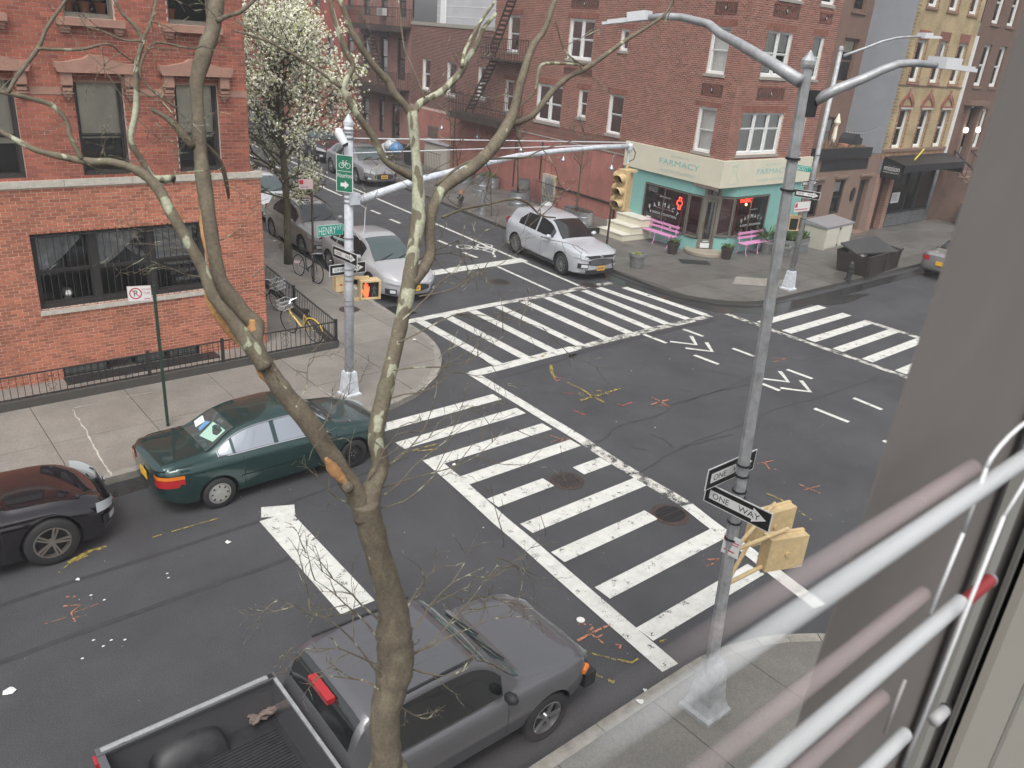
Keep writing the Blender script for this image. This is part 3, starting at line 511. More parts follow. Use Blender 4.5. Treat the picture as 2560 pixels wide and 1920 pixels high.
def window(fr, u0, u1, z0, z1, parent, fm='white', fw=.06, cols=1, d=-.12, shade='blind', frac=.5, low='room', sill=None, name='window', meet=.5, pane='pane', so=.05, sh=.1, sw=.07):
    w = MB(); w.fbox(fr, u0, u0+fw, z0, z1, d-.05, d+.05); w.fbox(fr, u1-fw, u1, z0, z1, d-.05, d+.05); w.fbox(fr, u0+fw, u1-fw, z1-fw, z1, d-.05, d+.05); w.fbox(fr, u0+fw, u1-fw, z0, z0+fw*1.2, d-.05, d+.06)
    cw = (u1-u0)/cols
    for i in range(1, cols): w.fbox(fr, u0+cw*i-fw*.75, u0+cw*i+fw*.75, z0+fw*1.2, z1-fw, d-.05, d+.045)
    o = w.build(name, fm, parent); zm = z0+(z1-z0)*meet
    for i in range(cols):
        a, c = u0+cw*i+(fw if i == 0 else fw*.75), u0+cw*(i+1)-(fw if i == cols-1 else fw*.75); s_ = MB(); f2 = fw*.55
        for p, q, dd in ((z0+fw*1.2, zm, -.02), (zm, z1-fw, 0)):
            s_.fbox(fr, a, a+f2, p, q, d+dd-.015, d+dd+.015); s_.fbox(fr, c-f2, c, p, q, d+dd-.015, d+dd+.015); s_.fbox(fr, a+f2, c-f2, q-f2, q, d+dd-.016, d+dd+.016); s_.fbox(fr, a+f2, c-f2, p, p+f2, d+dd-.016, d+dd+.016)
        s_.build('sash', fm, o)
        MB().add([fr(a, z0+fw, d-.02), fr(c, z0+fw, d-.02), fr(c, zm, d-.02), fr(a, zm, d-.02)], [(0, 1, 2, 3)]).build('glass_pane', pane, o)
        MB().add([fr(a, zm, d), fr(c, zm, d), fr(c, z1-fw, d), fr(a, z1-fw, d)], [(0, 1, 2, 3)]).build('glass_pane', pane, o)
        fr_ = frac if not hasattr(frac, '__len__') else frac[i]
        if fr_ > 0:
            zb = z1-(z1-z0)*fr_; s2 = MB(); n = 10
            for q in range(n):
                p0, p1 = a+(c-a)*q/n, a+(c-a)*(q+1)/n; e = .008*(q % 2)
                s2.add([fr(p0, zb, d-.06-e), fr(p1, zb, d-.06-.008+e), fr(p1, z1, d-.06-.008+e), fr(p0, z1, d-.06-e)], [(0, 1, 2, 3)])
            s2.build('blind', shade, o)
    MB().add([fr(u0, z0, d-.35), fr(u1, z0, d-.35), fr(u1, z1, d-.35), fr(u0, z1, d-.35)], [(0, 1, 2, 3)]).fbox(fr, u0-.01, u0, z0, z1, d-.35, d-.05).fbox(fr, u1, u1+.01, z0, z1, d-.35, d-.05).fbox(fr, u0, u1, z0-.012, z0-.002, d-.35, d-.05).build('dark_interior', low, o)
    if sill: MB().fbox(fr, u0-sw, u1+sw, z0-sh, z0-.002, -.1, so).build('sill', sill, o)
    return o
def soldier(fr, u0, u1, z0, z1, m, parent, w=.055, d=.012):
    b = MB(); x = u0
    while x+w <= u1: b.fbox(fr, x, x+w-.008, z0, z1, .0, d+rng.normal(0, .001)); x += w
    return b.build('brick_lintel', m, parent, kind='stuff')
M['iron_brown'] = mat('burnt_brick', (.085, .045, .035), .85)
def deco(fr, u0, u1, z0, z1, parent):
    b = MB(); b.fbox(fr, u0, u1, z0, z1, 0, .012, 0); um, zm = (u0+u1)/2, (z0+z1)/2; h = (z1-z0)/2
    for k in range(1, 7):
        for sg in (-1, 1):
            x = um+sg*k*(u1-um)/7
            for q in (-1, 1):
                b.fprism(fr, [(x, zm), (x+.016, zm), (x+.016-sg*.09, zm+q*h*.8), (x-sg*.09, zm+q*h*.8)], .012, .024, 1)
    b.fprism(fr, [(um-.07, zm), (um, zm-h*.6), (um+.07, zm), (um, zm+h*.6)], .012, .028, 2); b.fprism(fr, [(um-.03, zm), (um, zm-h*.3), (um+.03, zm), (um, zm+h*.3)], .028, .036, 3)
    for z in (z0+.01, z1-.035): b.fbox(fr, u0, u1, z, z+.025, .012, .026, 1)
    return b.build('brick_panel', ['iron_brown', 'brick_s', 'black', 'limestone'], parent)

# ---------------------------------------------------------------- corner house on the left
FL = Fr((0, 16.6, 0), (1, 0, 0), (0, -1, 0))
house = thing('brick_house', 'orange and red brick corner house with brownstone lintels and a barred three-part window', 'house', (0, 16.6, 0))
hp = house; house.location = (0, 0, 0)
bw = (2.78, 5.97, 1.56, 3.02); cell = [(2.99, 3.86, -.1, .345), (4.36, 5.02, -.1, .345), (5.02, 5.68, -.1, .345)]
up = [(2.08, 2.9, 4.02, 5.74), (3.83, 4.66, 4.02, 5.74), (5.58, 6.42, 4.02, 5.74)]; top = [(1.95, 2.82, 6.72, 8.3), (3.83, 4.66, 6.72, 8.3), (5.58, 6.42, 6.72, 8.3)]
wall(FL, .8, 7.215, -.1, 3.86, [bw, (2.99, 5.68, -.1, .345)], 'mortar', hp, depth=.2)
wall(FL, .8, 7.01, 3.86, 9, up+top, 'mortar_b', hp, depth=.16)
bricks(FL, .8, 7.215, .02, 3.84, [bw, (2.99, 5.68, -.1, .345)], 'brick', hp)
bricks(FL, .8, 7.01, 3.98, 8.9, up+top, 'brick_up', hp, bl=.19, bh=.0665, j=.0085, out=.006, n_parts=0)
b = MB(); b.obox(FL(7.215, -.1, -.001), (0, 0, 3.96), (-.01, 0, 0), (0, 12, 0)); b.obox(FL(7.01, 3.86, -.001), (0, 0, 5.1), (-.01, 0, 0), (0, 12, 0)); b.fbox(FL, .8, 7.2, 3.9, 4.0, -12, -.3); b.build('side_wall', brickmat('side_brick', (.3, .09, .05), (.25, .07, .04), (.4, .3, .25), 1), hp)
for i in range(60):                                     # bricks turning the corner, seen as its edge
    pass
b = MB(); u = .8
while u < 7.24: l_ = min(1.15+rng.random()*.4, 7.26-u); b.fbox(FL, u, u+l_-.006, 3.86, 3.985+rng.normal(0, .002), -.05, .05+rng.normal(0, .004)); u += l_
b.build('limestone_ledge', 'limestone', hp)
b = MB(); u = bw[0]
b.fbox(FL, bw[0]-.02, bw[1]+.02, bw[2]-.09, bw[2]-.002, -.15, .04); b.build('sill', 'limestone', hp)
wd = window(FL, bw[0], bw[1], bw[2], bw[3], hp, 'darkframe', .07, 3, -.16, 'lace', 0, 'room', pane='panedark', meet=.48)
for i in range(3):                                       # lace curtain drawn to one side behind the bars
    a = bw[0]+.09+1.063*i; b = MB(); n = 16
    for q in range(n):
        t0, t1 = q/n, (q+1)/n; w = .78; f0 = .06+.62*(t0**1.4) if i < 2 else .3; f1 = .06+.62*(t1**1.4) if i < 2 else .3
        z0_, z1_ = 2.18+(1 if i < 2 else .4)*f0*.95, 2.18+(1 if i < 2 else .4)*f1*.95; e = .012*(q % 2)
        b.add([FL(a+w*t0, min(z0_, 2.93), -.21-e), FL(a+w*t1, min(z1_, 2.93), -.222+e), FL(a+w*t1, 2.95, -.222+e), FL(a+w*t0, 2.95, -.21-e)], [(0, 1, 2, 3)])
    b.build('lace_curtain', 'lace', wd)
o = MB().lathe(FL(3.32, 1.62, -.26), [(.05, 0), (.09, .03), (.06, .07), (.1, .15), (.09, .22), (.05, .26)], 14).build('white_vase', 'litter', wd)
g = MB()
for i in range(1, 26): u = bw[0]+(bw[1]-bw[0])*i/26; g.cyl(FL(u, bw[2]+.02, .02), FL(u, bw[3]+.03, .02), .007, n=6)
for z in (bw[2]+.09, bw[3]-.06): g.fbox(FL, bw[0], bw[1], z, z+.016, .012, .03)
g.build('window_bars', 'iron', hp)
for i, (a, c, z0, z1) in enumerate(cell):
    wb = window(FL, a, c, z0, z1, hp, 'darkframe', .03, 1, -.12, 'blind', 1, 'room', name='basement_window')
    g = MB()
    for q in range(1, 7): g.fbox(FL, a+(c-a)*q/7-.006, a+(c-a)*q/7+.006, z0, z1, -.02, -.008)
    for q in (.1, .22): g.fbox(FL, a, c, q-.005, q+.005, -.012, .0)
    g.build('window_grid', 'iron', wb)
b = MB(); b.add([FL(2.95, .1, .0), FL(6.0, .1, .0), FL(6.0, .035, .02), FL(2.95, .035, .02)], [(0, 1, 2, 3)]); b.obox(FL(2.97, .1, .01), (3.0, 0, 0), (0, -.36, 0), (0, 0, .045)); b.build('cellar_ledge', 'black', hp)
for i, (a, c, z0, z1) in enumerate(up):
    wu = window(FL, a, c, z0, z1, hp, 'darkframe', .05, 1, -.12, 'shade', .62 if i != 0 else .66, 'room', meet=.42, name='window')
    u0, u1 = a-.27, c+.27; um = (u0+u1)/2
    b = MB(); b.fprism(FL, [(u0+.03, 5.83), (u1-.03, 5.83), (u1, 5.9), (u1, 6.0), (u1-.16, 6.0), (um+.2, 6.07), (um+.12, 6.13), (um-.12, 6.13), (um-.2, 6.07), (u0+.16, 6.0), (u0, 6.0), (u0, 5.9)], 0, .17); b.build('stone_lintel', 'stone_pink', wu)
    MB().fbox(FL, a, c, 5.66, 5.83, -.16, -.02).build('stone_header', 'stone_pink', wu)
    for x in (a-.2, c+.02):
        k = MB(); k.fbox(FL, x, x+.18, 5.62, 5.83, 0, .13); k.fbox(FL, x+.012, x+.168, 5.52, 5.62, 0, .1); k.fbox(FL, x+.02, x+.16, 5.42, 5.52, 0, .075); k.fprism(FL, [(x+.03, 5.42), (x+.09, 5.35), (x+.15, 5.42)], 0, .05)
        for z in (5.7, 5.575, 5.47): k.fbox(FL, x-.004, x+.184, z, z+.02, 0, .125 if z > 5.6 else .1)
        k.build('bracket', 'stone_pink', wu)
for a, c in ((.8, 1.8), (3.13, 3.63), (4.88, 5.38), (6.64, 7.012)): MB().fbox(FL, a, c, 5.45, 5.575, -.02, .018).build('stone_band', 'stone_pink', hp)
for i, (a, c, z0, z1) in enumerate(top):
    wt = window(FL, a, c, z0, z1, hp, 'alu', .045, 1, -.14, 'shade', 0, 'room')
    MB().fbox(FL, a-.13, c+.13, z0-.13, z0-.003, -.1, .14).build('stone_sill', 'stone_pink', wt)
    for x in (a-.1, c-.06): b = MB(); b.fbox(FL, x, x+.16, z0-.2, z0-.13, 0, .1); b.fbox(FL, x+.015, x+.145, z0-.25, z0-.2, 0, .07); b.build('bracket', 'stone_pink', wt)
    for q in range(3 if i < 2 else 1):
        x = a+.14+.27*q; o = MB().lathe(FL(x, z0+.06, -.27), [(.07, 0), (.095, .16), (.105, .16), (.105, .2)], 12).build('flower_pot', 'terracotta', wt)
        b = MB()
        for t in range(40):
            th = rng.uniform(0, 6.28); r_ = rng.uniform(.04, .15); p = FL(x, z0+.26, -.25); d_ = V3((math.cos(th), math.sin(th)*.4, rng.uniform(.2, 1.2)))*r_; b.add([p, p+d_+V3((.015, 0, 0)), p+d_*1.1, p+d_-V3((.015, 0, .01))], [(0, 1, 2, 3)])
        b.build('houseplant', 'leafdark' if q != 2 else 'mulch', o)
# iron fence round the sunken yard
fence = thing('iron_fence', 'black iron fence on a low concrete base with scroll ornaments round the corner house', 'fence')
def fence_run(p, q, par, h=.62, base=.16, step=.115, scroll=(), posts=(), gapb=.03, z0=.12, barm='iron', th=.011):
    p, q = V3((*p, z0)), V3((*q, z0)); L = np.linalg.norm(q-p); d = (q-p)/L; n = V3((-d[1], d[0], 0)); Z = V3((0, 0, 1))
    if base > 0: MB().obox(p-n*.07-Z*.04, d*L, n*.14, Z*(base+.04)).build('fence_base', 'joint', par)
    MB().bar(p+Z*h, q+Z*h, .035, .02).build('top_rail', barm, par); MB().bar(p+Z*(base+gapb), q+Z*(base+gapb), .02, .014).build('bottom_rail', barm, par)
    k = 0; x = step/2; me = None
    while x < L:
        if k < 140:
            if me is None: o = MB().bar((0, 0, 0), (0, 0, h-base), th, th, up=(1, 0, 0)).build('baluster', barm, par); me = o.data
            else: o = link('baluster', me, par)
            o.location = p+d*x+Z*base
        x += step; k += 1
    for s_ in scroll:
        b = MB(); c = p+d*s_+Z*(base+(h-base)*.5)
        for sg in (-1, 1):
            for q_ in (-1, 1):
                pts = [c+d*sg*(.02+.05*math.sin(t*1.1))*(1)+Z*q_*(.02+.1*t/3-.03*math.sin(t*1.3)) for t in np.linspace(0, 3.1, 10)]
                pts += [pts[-1]+d*sg*.022*(1-math.cos(t))*1+Z*q_*(-.022*math.sin(t)) for t in np.linspace(.5, 4.5, 8)]
                b.tube(pts, .0045, 5)
        b.build('scroll_ornament', barm, par)
    for s_ in posts: MB().bar(p+d*s_, p+d*s_+Z*(h+.06), .055, .055, up=(1, 0, 0)).build('fence_post', barm, par)
fence_run((.6, 15.62), (8.43, 15.62), fence, scroll=(2.0, 3.3, 6.6, 7.25), posts=(3.72, 5.2, 7.83))
fence_run((8.43, 15.62), (9.35, 24.0), fence, scroll=(3.1,), posts=(2.75, 5.3, 8.0))
b = MB(); b.add([(.6, 15.68, .124), (8.37, 15.68, .124), (9.2, 24, .124), (.6, 24, .124)], [(0, 1, 2, 3)]); b.build('yard', 'concrete', None, kind='structure')

# ---------------------------------------------------------------- the corner shop building
BU = V3((math.sin(PSI), math.cos(PSI), 0)); BN = V3((-math.cos(PSI), math.sin(PSI), 0))
FB = Fr((24.45, 17.3, 0), BU, BN); FA = Fr((24.45, 17.3, 0), (1, 0, 0), (0, -1, 0)); A0 = 24.45
shop = thing('shop_building', 'maroon brick corner building with white sash windows and a teal shopfront', 'building')
Bd = [(9.22, 10.97, 3.6, 5.15), (9.22-1.62, 9.16, 6.28, 7.82), (7.58, 8.12, 4.07, 5.16), (5.4, 6.22, 3.67, 5.17), (.69, 1.5, 3.7, 5.2), (5.57, 6.0, 6.78, 7.53), (.64, 1.47, 6.32, 7.83), (12.66, 13.52, 6.3, 7.81), (12.8, 13.46, 3.69, 5.08)]
Bw = [(20.35, 21.15, 3.97, 5.51), (17.78, 18.66, 3.9, 5.52), (15.05, 15.78, 4.02, 5.5)]
Ad = [(25.09-A0, 27.63-A0, 3.73, 5.19), (28.45-A0, 29.2-A0, 3.73, 5.1), (25.66-A0, 27.2-A0, 6.36, 7.85), (28.6-A0, 29.3-A0, 6.36, 7.85), (25.95-A0, 27.3-A0, 8.85, 10.2), (28.55-A0, 29.4-A0, 8.87, 10.2)]
wall(FB, 0, 14.6, 2.5, 9.6, Bd, 'mortar_b', shop); wall(FB, 14.6, 22.4, 2.5, 7.15, Bw, 'mortar_b', shop); wall(FA, 0, 5.6, 3.4, 10.2, Ad, 'mortar_b', shop)
kw = dict(bl=.172, bh=.0665, j=.017, out=.008, header=0)
bricks(FB, 0, 14.6, 3.5, 9.5, Bd, 'brick_f', shop, n_parts=150, near=FB(0, 4), **kw); bricks(FB, 14.6, 22.4, 3.1, 7.1, Bw, 'brick_w', shop, n_parts=0, **kw); bricks(FA, 0, 5.6, 3.5, 9.9, Ad, 'brick_f', shop, n_parts=150, near=FA(0, 4), **kw)
MB().fbox(FB, 4.9, 14.6, 3.0, 3.5, -.1, .004).build('brick_course', brickmat('soldier_course', (.2, .07, .045), (.16, .055, .04), (.3, .2, .17), 1, .06, .24), shop)
for i, h in enumerate(Bd):
    cols = 2 if i < 2 else 1
    window(FB, *h, shop, 'white', .055 if cols == 1 else .07, cols, -.1, 'blind', [.97, [.5, .62], 0, .55, .97, 0, .97, .5, .45][i], 'room', 'sill', meet=.5)
    soldier(FB, h[0]-.2, h[1]+.2, h[3]+.03, h[3]+.21, 'brick_s', shop)
for i, h in enumerate(Bw): window(FB, *h, shop, 'white', .06, 1, -.1, 'blind', .5, 'room', 'sill')
for i, h in enumerate(Ad):
    cols = [3, 1, 2, 1, 2, 1][i]; window(FA, *h, shop, 'white', .07 if cols > 1 else .055, cols, -.1, 'blind', [.97, .4, [.9, .45], .6, 0, 0][i], 'room', 'sill', meet=.5 if i else .6)
    soldier(FA, h[0]-.15, h[1]+.15, h[3]+.03, h[3]+.21, 'brick_s', shop)
for u0, u1, z0, z1 in ((.57, 1.53, 5.6, 6.01), (7.46, 9.26, 5.67, 5.96), (.55, 1.5, 8.2, 8.6), (7.5, 9.2, 8.2, 8.55)): deco(FB, u0, u1, z0, z1, shop)
for u0, u1, z0, z1 in ((1.23, 2.9, 5.6, 6.03), (4.15, 4.95, 5.6, 6.0), (1.3, 2.85, 8.28, 8.68), (4.2, 5.05, 8.25, 8.62)): deco(FA, u0, u1, z0, z1, shop)
st = MB(); st.fbox(FB, 4.92, 22.3, 0, 2.96, -.2, .03); st.build('stucco_wall', 'stucco', shop)
for u in (6.9, 9.9): MB().fbox(FB, u, u+.012, .3, 2.9, .03, .034).build('stucco_joint', 'joint', shop)
MB().fbox(FB, 4.95, 14.6, 2.96, 3.0, 0, .06).build('ledge_flashing', 'sill', shop)
for a, z0, z1 in ((12.2, .4, 2.9), (17.6, .4, 2.9), (10.2, 1.1, 2.8)): MB().cyl(FB(a, z0, .06), FB(a, z1, .06), .035, n=8).build('drainpipe', 'ironrust', shop)
MB().tube([FB(9.6, 1.0, .07), FB(5.2, 1.0, .07), FB(5.1, .9, .07), FB(5.1, .2, .07)], .04, 8).build('drainpipe', 'black', shop)
b = MB(); b.fbox(FB, 19.2, 20.35, .9, 2.25, .03, .06); w_ = b.build('barred_window', 'brownstone', shop)
g = MB()
for i in range(9): g.fbox(FB, 19.3+.115*i, 19.32+.115*i, 1.0, 2.15, .06, .08)
g.build('window_bars', 'ironrust', w_)
b = MB(); b.fbox(FB, 14.62, 22.45, 7.1, 7.26, -.25, .05); b.build('parapet_cap', 'sill', shop)
wb = thing('white_wall_building', 'pale grey rendered rear building rising above the brick parapet', 'building')
b = MB(); b.fbox(FB, 14.8, 21.9, 7.0, 12, -1.6, -1.2); b.build('wall', mat('pale_render', (.52, .53, .55), .85, var=.1, vscale=1.5), wb)
b = MB(); b.fbox(FB, 21.0, 21.5, 7.25, 12, -1.2, -1.16); [b.fbox(FB, 15, 21.9, z, z+.02, -1.2, -1.19) for z in (7.6, 8.1)]; b.build('downpipe_chase', 'blind', wb)
# shopfront
GZ = .12
fb_ = MB(); fb_.fprism(Fr((0, 0, 0), (1, 0, 0), (0, 0, 1)), [], 0, 0) if 0 else None
f1, f2_ = FB(4.86, 0, .12), FB(0, 0, .12); corner = V3((24.45-.125, 17.3-.12, 0))
def solid(pts, z0, z1, m, name, parent): return MB().prism([tuple(p[:2]) for p in pts], z0, z1).build(name, m, parent)
solid([FB(4.86, 0, .12), corner, FA(5.65, 0, .12), FA(5.65, 0, -.3), FA(.3, 0, -.3), FB(4.86, 0, -.3)], 2.62, 3.555, 'cream', 'fascia', shop)
solid([FB(4.9, 0, .02), FB(1.25, 0, .02), FB(1.25, 0, -.35), FB(4.9, 0, -.35)], 2.2, 2.618, 'teal', 'teal_header', shop)
solid([FA(1.13, 0, .02), FA(5.6, 0, .02), FA(5.6, 0, -.35), FA(1.13, 0, -.35)], 2.23, 2.618, 'teal', 'teal_header', shop)
DL, DR = FB(1.25, 0, 0), FA(1.13, 0, 0); dl, dr = V3((24.62, 17.98, 0)), V3((25.13, 17.62, 0))   # recessed door between two splayed show windows
solid([DL+V3((-.02, 0, 0)), dl, dl+V3((.2, .3, 0)), DL+V3((.3, .2, 0))], 2.2, 2.618, 'teal', 'teal_return', shop); solid([dr, DR+V3((0, -.02, 0)), DR+V3((.2, .3, 0)), dr+V3((.2, .3, 0))], 2.23, 2.618, 'teal', 'teal_return', shop)
MB().fbox(FB, 3.6, 4.9, GZ, 2.2, -.3, .022).fbox(FB, 1.25, 3.6, GZ, .62, -.3, .022).build('teal_panel', 'teal', shop)
MB().fbox(FA, 3.32, 5.6, GZ, 2.23, -.3, .022).fbox(FA, 1.13, 3.32, GZ, .72, -.3, .022).build('teal_panel', 'teal', shop)
solid([DL, dl, dl+V3((.2, .3, 0)), DL+V3((.3, .2, 0))], GZ, .6, 'teal', 'teal_panel', shop); solid([dr, DR, DR+V3((.2, .3, 0)), dr+V3((.2, .3, 0))], GZ, .7, 'teal', 'teal_panel', shop)
def showwin(p, q, z0, z1, parent, mull=None):
    p, q = V3(p), V3(q); L = np.linalg.norm(q-p); u = (q-p)/L; n = V3((u[1], -u[0], 0)); n = n if np.dot(n, EYE-p) > 0 else -n; f = Fr(p, u, n); b = MB(); t = .05
    b.fbox(f, 0, t, z0, z1, -.05, .03); b.fbox(f, L-t, L, z0, z1, -.05, .03); b.fbox(f, t, L-t, z0-.02, z0+t, -.05, .06); b.fbox(f, t, L-t, z1-t, z1, -.05, .03)
    if mull: b.fbox(f, mull-.012, mull+.012, z0+t, z1-t, -.03, .02)
    o = b.build('shop_window', 'alu', parent); MB().add([f(t, z0+t, -.01), f(L-t, z0+t, -.01), f(L-t, z1-t, -.01), f(t, z1-t, -.01)], [(0, 1, 2, 3)]).build('glass_pane', 'pane', o); return o, f
s1, f_ = showwin(FB(3.58, 0), FB(1.27, 0), .66, 2.18, shop, 1.07); s2, _ = showwin(DL, dl, .66, 2.18, shop); s3, _ = showwin(dr, DR, .76, 2.2, shop); s4, f4 = showwin(FA(1.15, 0), FA(3.3, 0), .74, 2.21, shop, 1.05)
b = MB(); b.fbox(FB, 1.2, 3.6, .6, .66, -.6, -.06); b.fbox(FA, 1.1, 3.32, .7, .745, -.6, -.06); b.build('display_shelf', 'white', shop)
b = MB(); b.fbox(FB, .9, 4, .6, 2.3, -.75, -.62, 0); b.fbox(FA, .9, 4, .6, 2.3, -.75, -.62, 0); b.obox((25.6, 18.6, .1), (3, 2, 0), (-.05, .05, 0), (0, 0, 2.4), 0); b.build('shop_interior', 'warm', shop)
for f, uu in ((FB, 1.62), (FA, 1.42)): MB().fbox(f, uu-.06, uu+.04, .7, 2.15, -.09, -.03).build('red_curtain', mat('red_curtain', (.33, .03, .03), .7), shop)
for f, uu, nn in ((FA, 1.5, 6), (FB, 1.7, 3)):
    for i in range(nn): MB().lathe(f(uu+.25*i+.05, .745 if f is FA else .662, -.3), [(.05, 0), (.07, .06), (.03, .12), (.03, .17)], 10).build('jar', ['white', 'mulch', 'panedark'][i % 3], shop)
# door
dv = dr-dl; DLn = np.linalg.norm(dv); fd = Fr(dl, dv, nrm(V3((dv[1], -dv[0], 0)))); 
b = MB(); b.fbox(fd, 0, .09, .25, 2.6, -.1, .03); b.fbox(fd, DLn-.09, DLn, .25, 2.6, -.1, .03); b.fbox(fd, .09, DLn-.09, 2.12, 2.24, -.1, .03); b.fbox(fd, .09, DLn-.09, 2.52, 2.6, -.1, .03); b.build('door_frame', 'alu', shop)
b = MB(); b.fbox(fd, .1, .17, .28, 2.11, -.06, 0); b.fbox(fd, DLn-.17, DLn-.1, .28, 2.11, -.06, 0); b.fbox(fd, .17, DLn-.17, 2.0, 2.11, -.06, 0); b.fbox(fd, .17, DLn-.17, .28, .62, -.06, 0); dd_ = b.build('door', 'alu', shop)
MB().fbox(fd, .17, DLn-.17, .62, 2.0, -.04, -.03).build('glass_pane', 'pane', dd_); MB().fbox(fd, .14, DLn-.14, .3, .48, .0, .008).build('kick_plate', 'whitem', dd_); MB().fbox(fd, .115, .155, .95, 1.3, .004, .03).build('handle', mat('brass', (.4, .27, .1), .35, metal=.9), dd_); MB().fbox(fd, .22, .44, .53, .56, .002, .02).build('letter_slot', 'whitem', dd_)
MB().fbox(fd, .09, DLn-.09, 2.24, 2.52, -.05, -.04).build('transom_pane', 'panedark', shop); MB().fbox(fd, -.1, DLn+.1, .2, 2.6, -1.3, -1.2).build('shop_interior', 'room', shop)
cst = (dl+dr)/2+V3((-.05, -.08, 0)); b = MB(); b.lathe((cst[0]+.02, cst[1], GZ), [(.74, 0), (.76, .02), (.76, .12), (.73, .14)], 28); b.build('round_step', mat('terrazzo', (.3, .26, .2), .5, var=.2, vscale=30), shop)
# lettering of the shop
def rev(f, L): return Fr(f.o+f.u*L, -f.u, f.n)
def arctext(body, fr, uc, zc, r, a0, a1, h, d, m, parent):
    n = len(body)
    for i, ch in enumerate(body):
        if ch == ' ': continue
        a = math.radians(a0+(a1-a0)*i/(n-1)); u = uc+r*math.sin(a); z = zc+r*math.cos(a); ww = h*(.95 if ch in 'MW' else .3 if ch == 'I' else .72); an = -a; u_ = u-ww/2*math.cos(an)+h/2*math.sin(an); z_ = z-ww/2*math.sin(an)-h/2*math.cos(an)
        text('letter', ch, fr, u_, u_+ww, z_, d, m, parent, h, an)
RB = rev(FB, 5.0)                                   # reads left to right as seen from the street: u -> 5-u
text('fascia_lettering', 'FARMACY', RB, 5-2.93, 5-.93, 3.02, .124, 'tealtxt', shop, .2); text('fascia_lettering', 'BROOKLYN', RB, 5-2.36, 5-1.5, 3.32, .124, 'tealtxt2', shop, .07); text('fascia_lettering', '& SODA FOUNTAIN', RB, 5-2.8, 5-1.08, 2.76, .124, 'tealtxt2', shop, .1)
text('fascia_lettering', 'FARMACY', FA, 1.98, 3.98, 3.02, .124, 'tealtxt', shop, .2); text('fascia_lettering', 'BROOKLYN', FA, 2.5, 3.4, 3.32, .124, 'tealtxt2', shop, .07); text('fascia_lettering', '& SODA FOUNTAIN', FA, 2.1, 3.85, 2.76, .124, 'tealtxt2', shop, .1)
b = MB()
for p, q in (((.3, 2.74), (.3, 2.9)), ((.3, 2.9), (.44, 3.05)), ((.44, 3.05), (.44, 3.36)), ((.44, 3.36), (.72, 3.36)), ((.72, 3.36), (.72, 3.05)), ((.72, 3.05), (.86, 2.9)), ((.86, 2.9), (.86, 2.74)), ((.3, 2.74), (.86, 2.74)), ((.4, 3.36), (.78, 3.42)), ((.52, 3.2), (.64, 3.2)), ((.58, 3.1), (.58, 3.26))): b.bar(FA(p[0], p[1], .124), FA(q[0], q[1], .124), .014, .004, up=(0, 1, 0))
b.build('bottle_emblem', 'tealtxt2', shop)
W1 = rev(FB, 3.6)
arctext('FARMACY', W1, 1.12, .12, 1.4, -31, 31, .16, -.004, 'signwhite', shop); text('window_lettering', 'BROOKLYN', W1, .85, 1.4, 1.78, -.004, 'signwhite', shop, .045); text('window_lettering', '& SODA FOUNTAIN', W1, .42, 1.82, 1.12, -.004, 'signwhite', shop, .085, -.0); text('window_lettering', 'PROPER FOOD & DRINK', W1, .7, 1.55, 1.35, -.004, 'pinksign', shop, .025)
arctext('FARMACY', FA, 2.4, .1, 1.35, -27, 27, .145, -.004, 'signwhite', shop); text('window_lettering', 'BROOKLYN', FA, 2.2, 2.65, 1.68, -.004, 'signwhite', shop, .04); text('window_lettering', '& SODA FOUNTAIN', FA, 1.75, 3.05, 1.08, -.004, 'signwhite', shop, .08)
text('neon_lettering', 'PHARMACY', FA, 1.5, 2.3, 1.98, -.02, 'neon', shop, .15)
b = MB(); cxx = [(-.06, .2), (.06, .2), (.06, .07), (.15, .07), (.15, -.06), (.06, -.06), (.06, -.2), (-.06, -.2), (-.06, -.06), (-.15, -.06), (-.15, .07), (-.06, .07), (-.06, .2)]
b.tube([W1(1.86+x*.85, 1.72+z*1.1, -.04) for x, z in cxx], .016, 6); b.build('neon_cross', 'neon', shop)
b = MB().fbox(W1, .28, .5, .7, .95, -.012, -.006); b.build('grade_card', 'signwhite', shop); text('grade_letter', 'A', W1, .34, .44, .76, -.004, 'navy', shop, .13); MB().fbox(W1, 1.55, 1.65, .72, .85, -.012, -.006).build('notice_card', 'signwhite', shop)
b = MB()
for i in range(5): [b.fbox(W1, .2+.1*i, .28+.1*i, 2.04-.07*j, 2.09-.07*j, -.008, -.004) for j in range(3)]
b.build('window_decal', mat('decal_grey', (.16, .15, .15), .6), shop); MB().lathe(FA(2.05, 1.83, -.12), [(.02, 0), (.045, .05), (.02, .1)], 10).build('bulb', 'bulb', shop)
# wall lamps on goose necks along the stucco wall
for i, (u, z) in enumerate(((18.3, 2.32), (14.91, 2.35), (11.3, 2.27), (8.25, 2.32), (5.21, 2.47))):
    c = FB(u, z, .4); lm = thing('wall_lamp', ['fifth', 'fourth', 'middle', 'second', 'first'][i]+' dome lamp on the stucco wall counted from the shopfront', 'lamp', tuple(c), 0, 'gooseneck lamps on the stucco wall')
    MB().lathe((0, 0, -.1), [(.11, 0), (.12, .03), (.1, .1), (.05, .14), (.035, .2), (.0, .22)], 16).build('lamp_shade', 'galv', lm, smooth=True)
    n = BN; u_ = BU
    MB().tube([V3((0, 0, .1)), V3((0, 0, .38)), V3((0, 0, .47))-n*.05, V3((0, 0, .52))-n*.15, V3((0, 0, .52))-n*.37], .014, 6).build('lamp_arm', 'galv', lm)
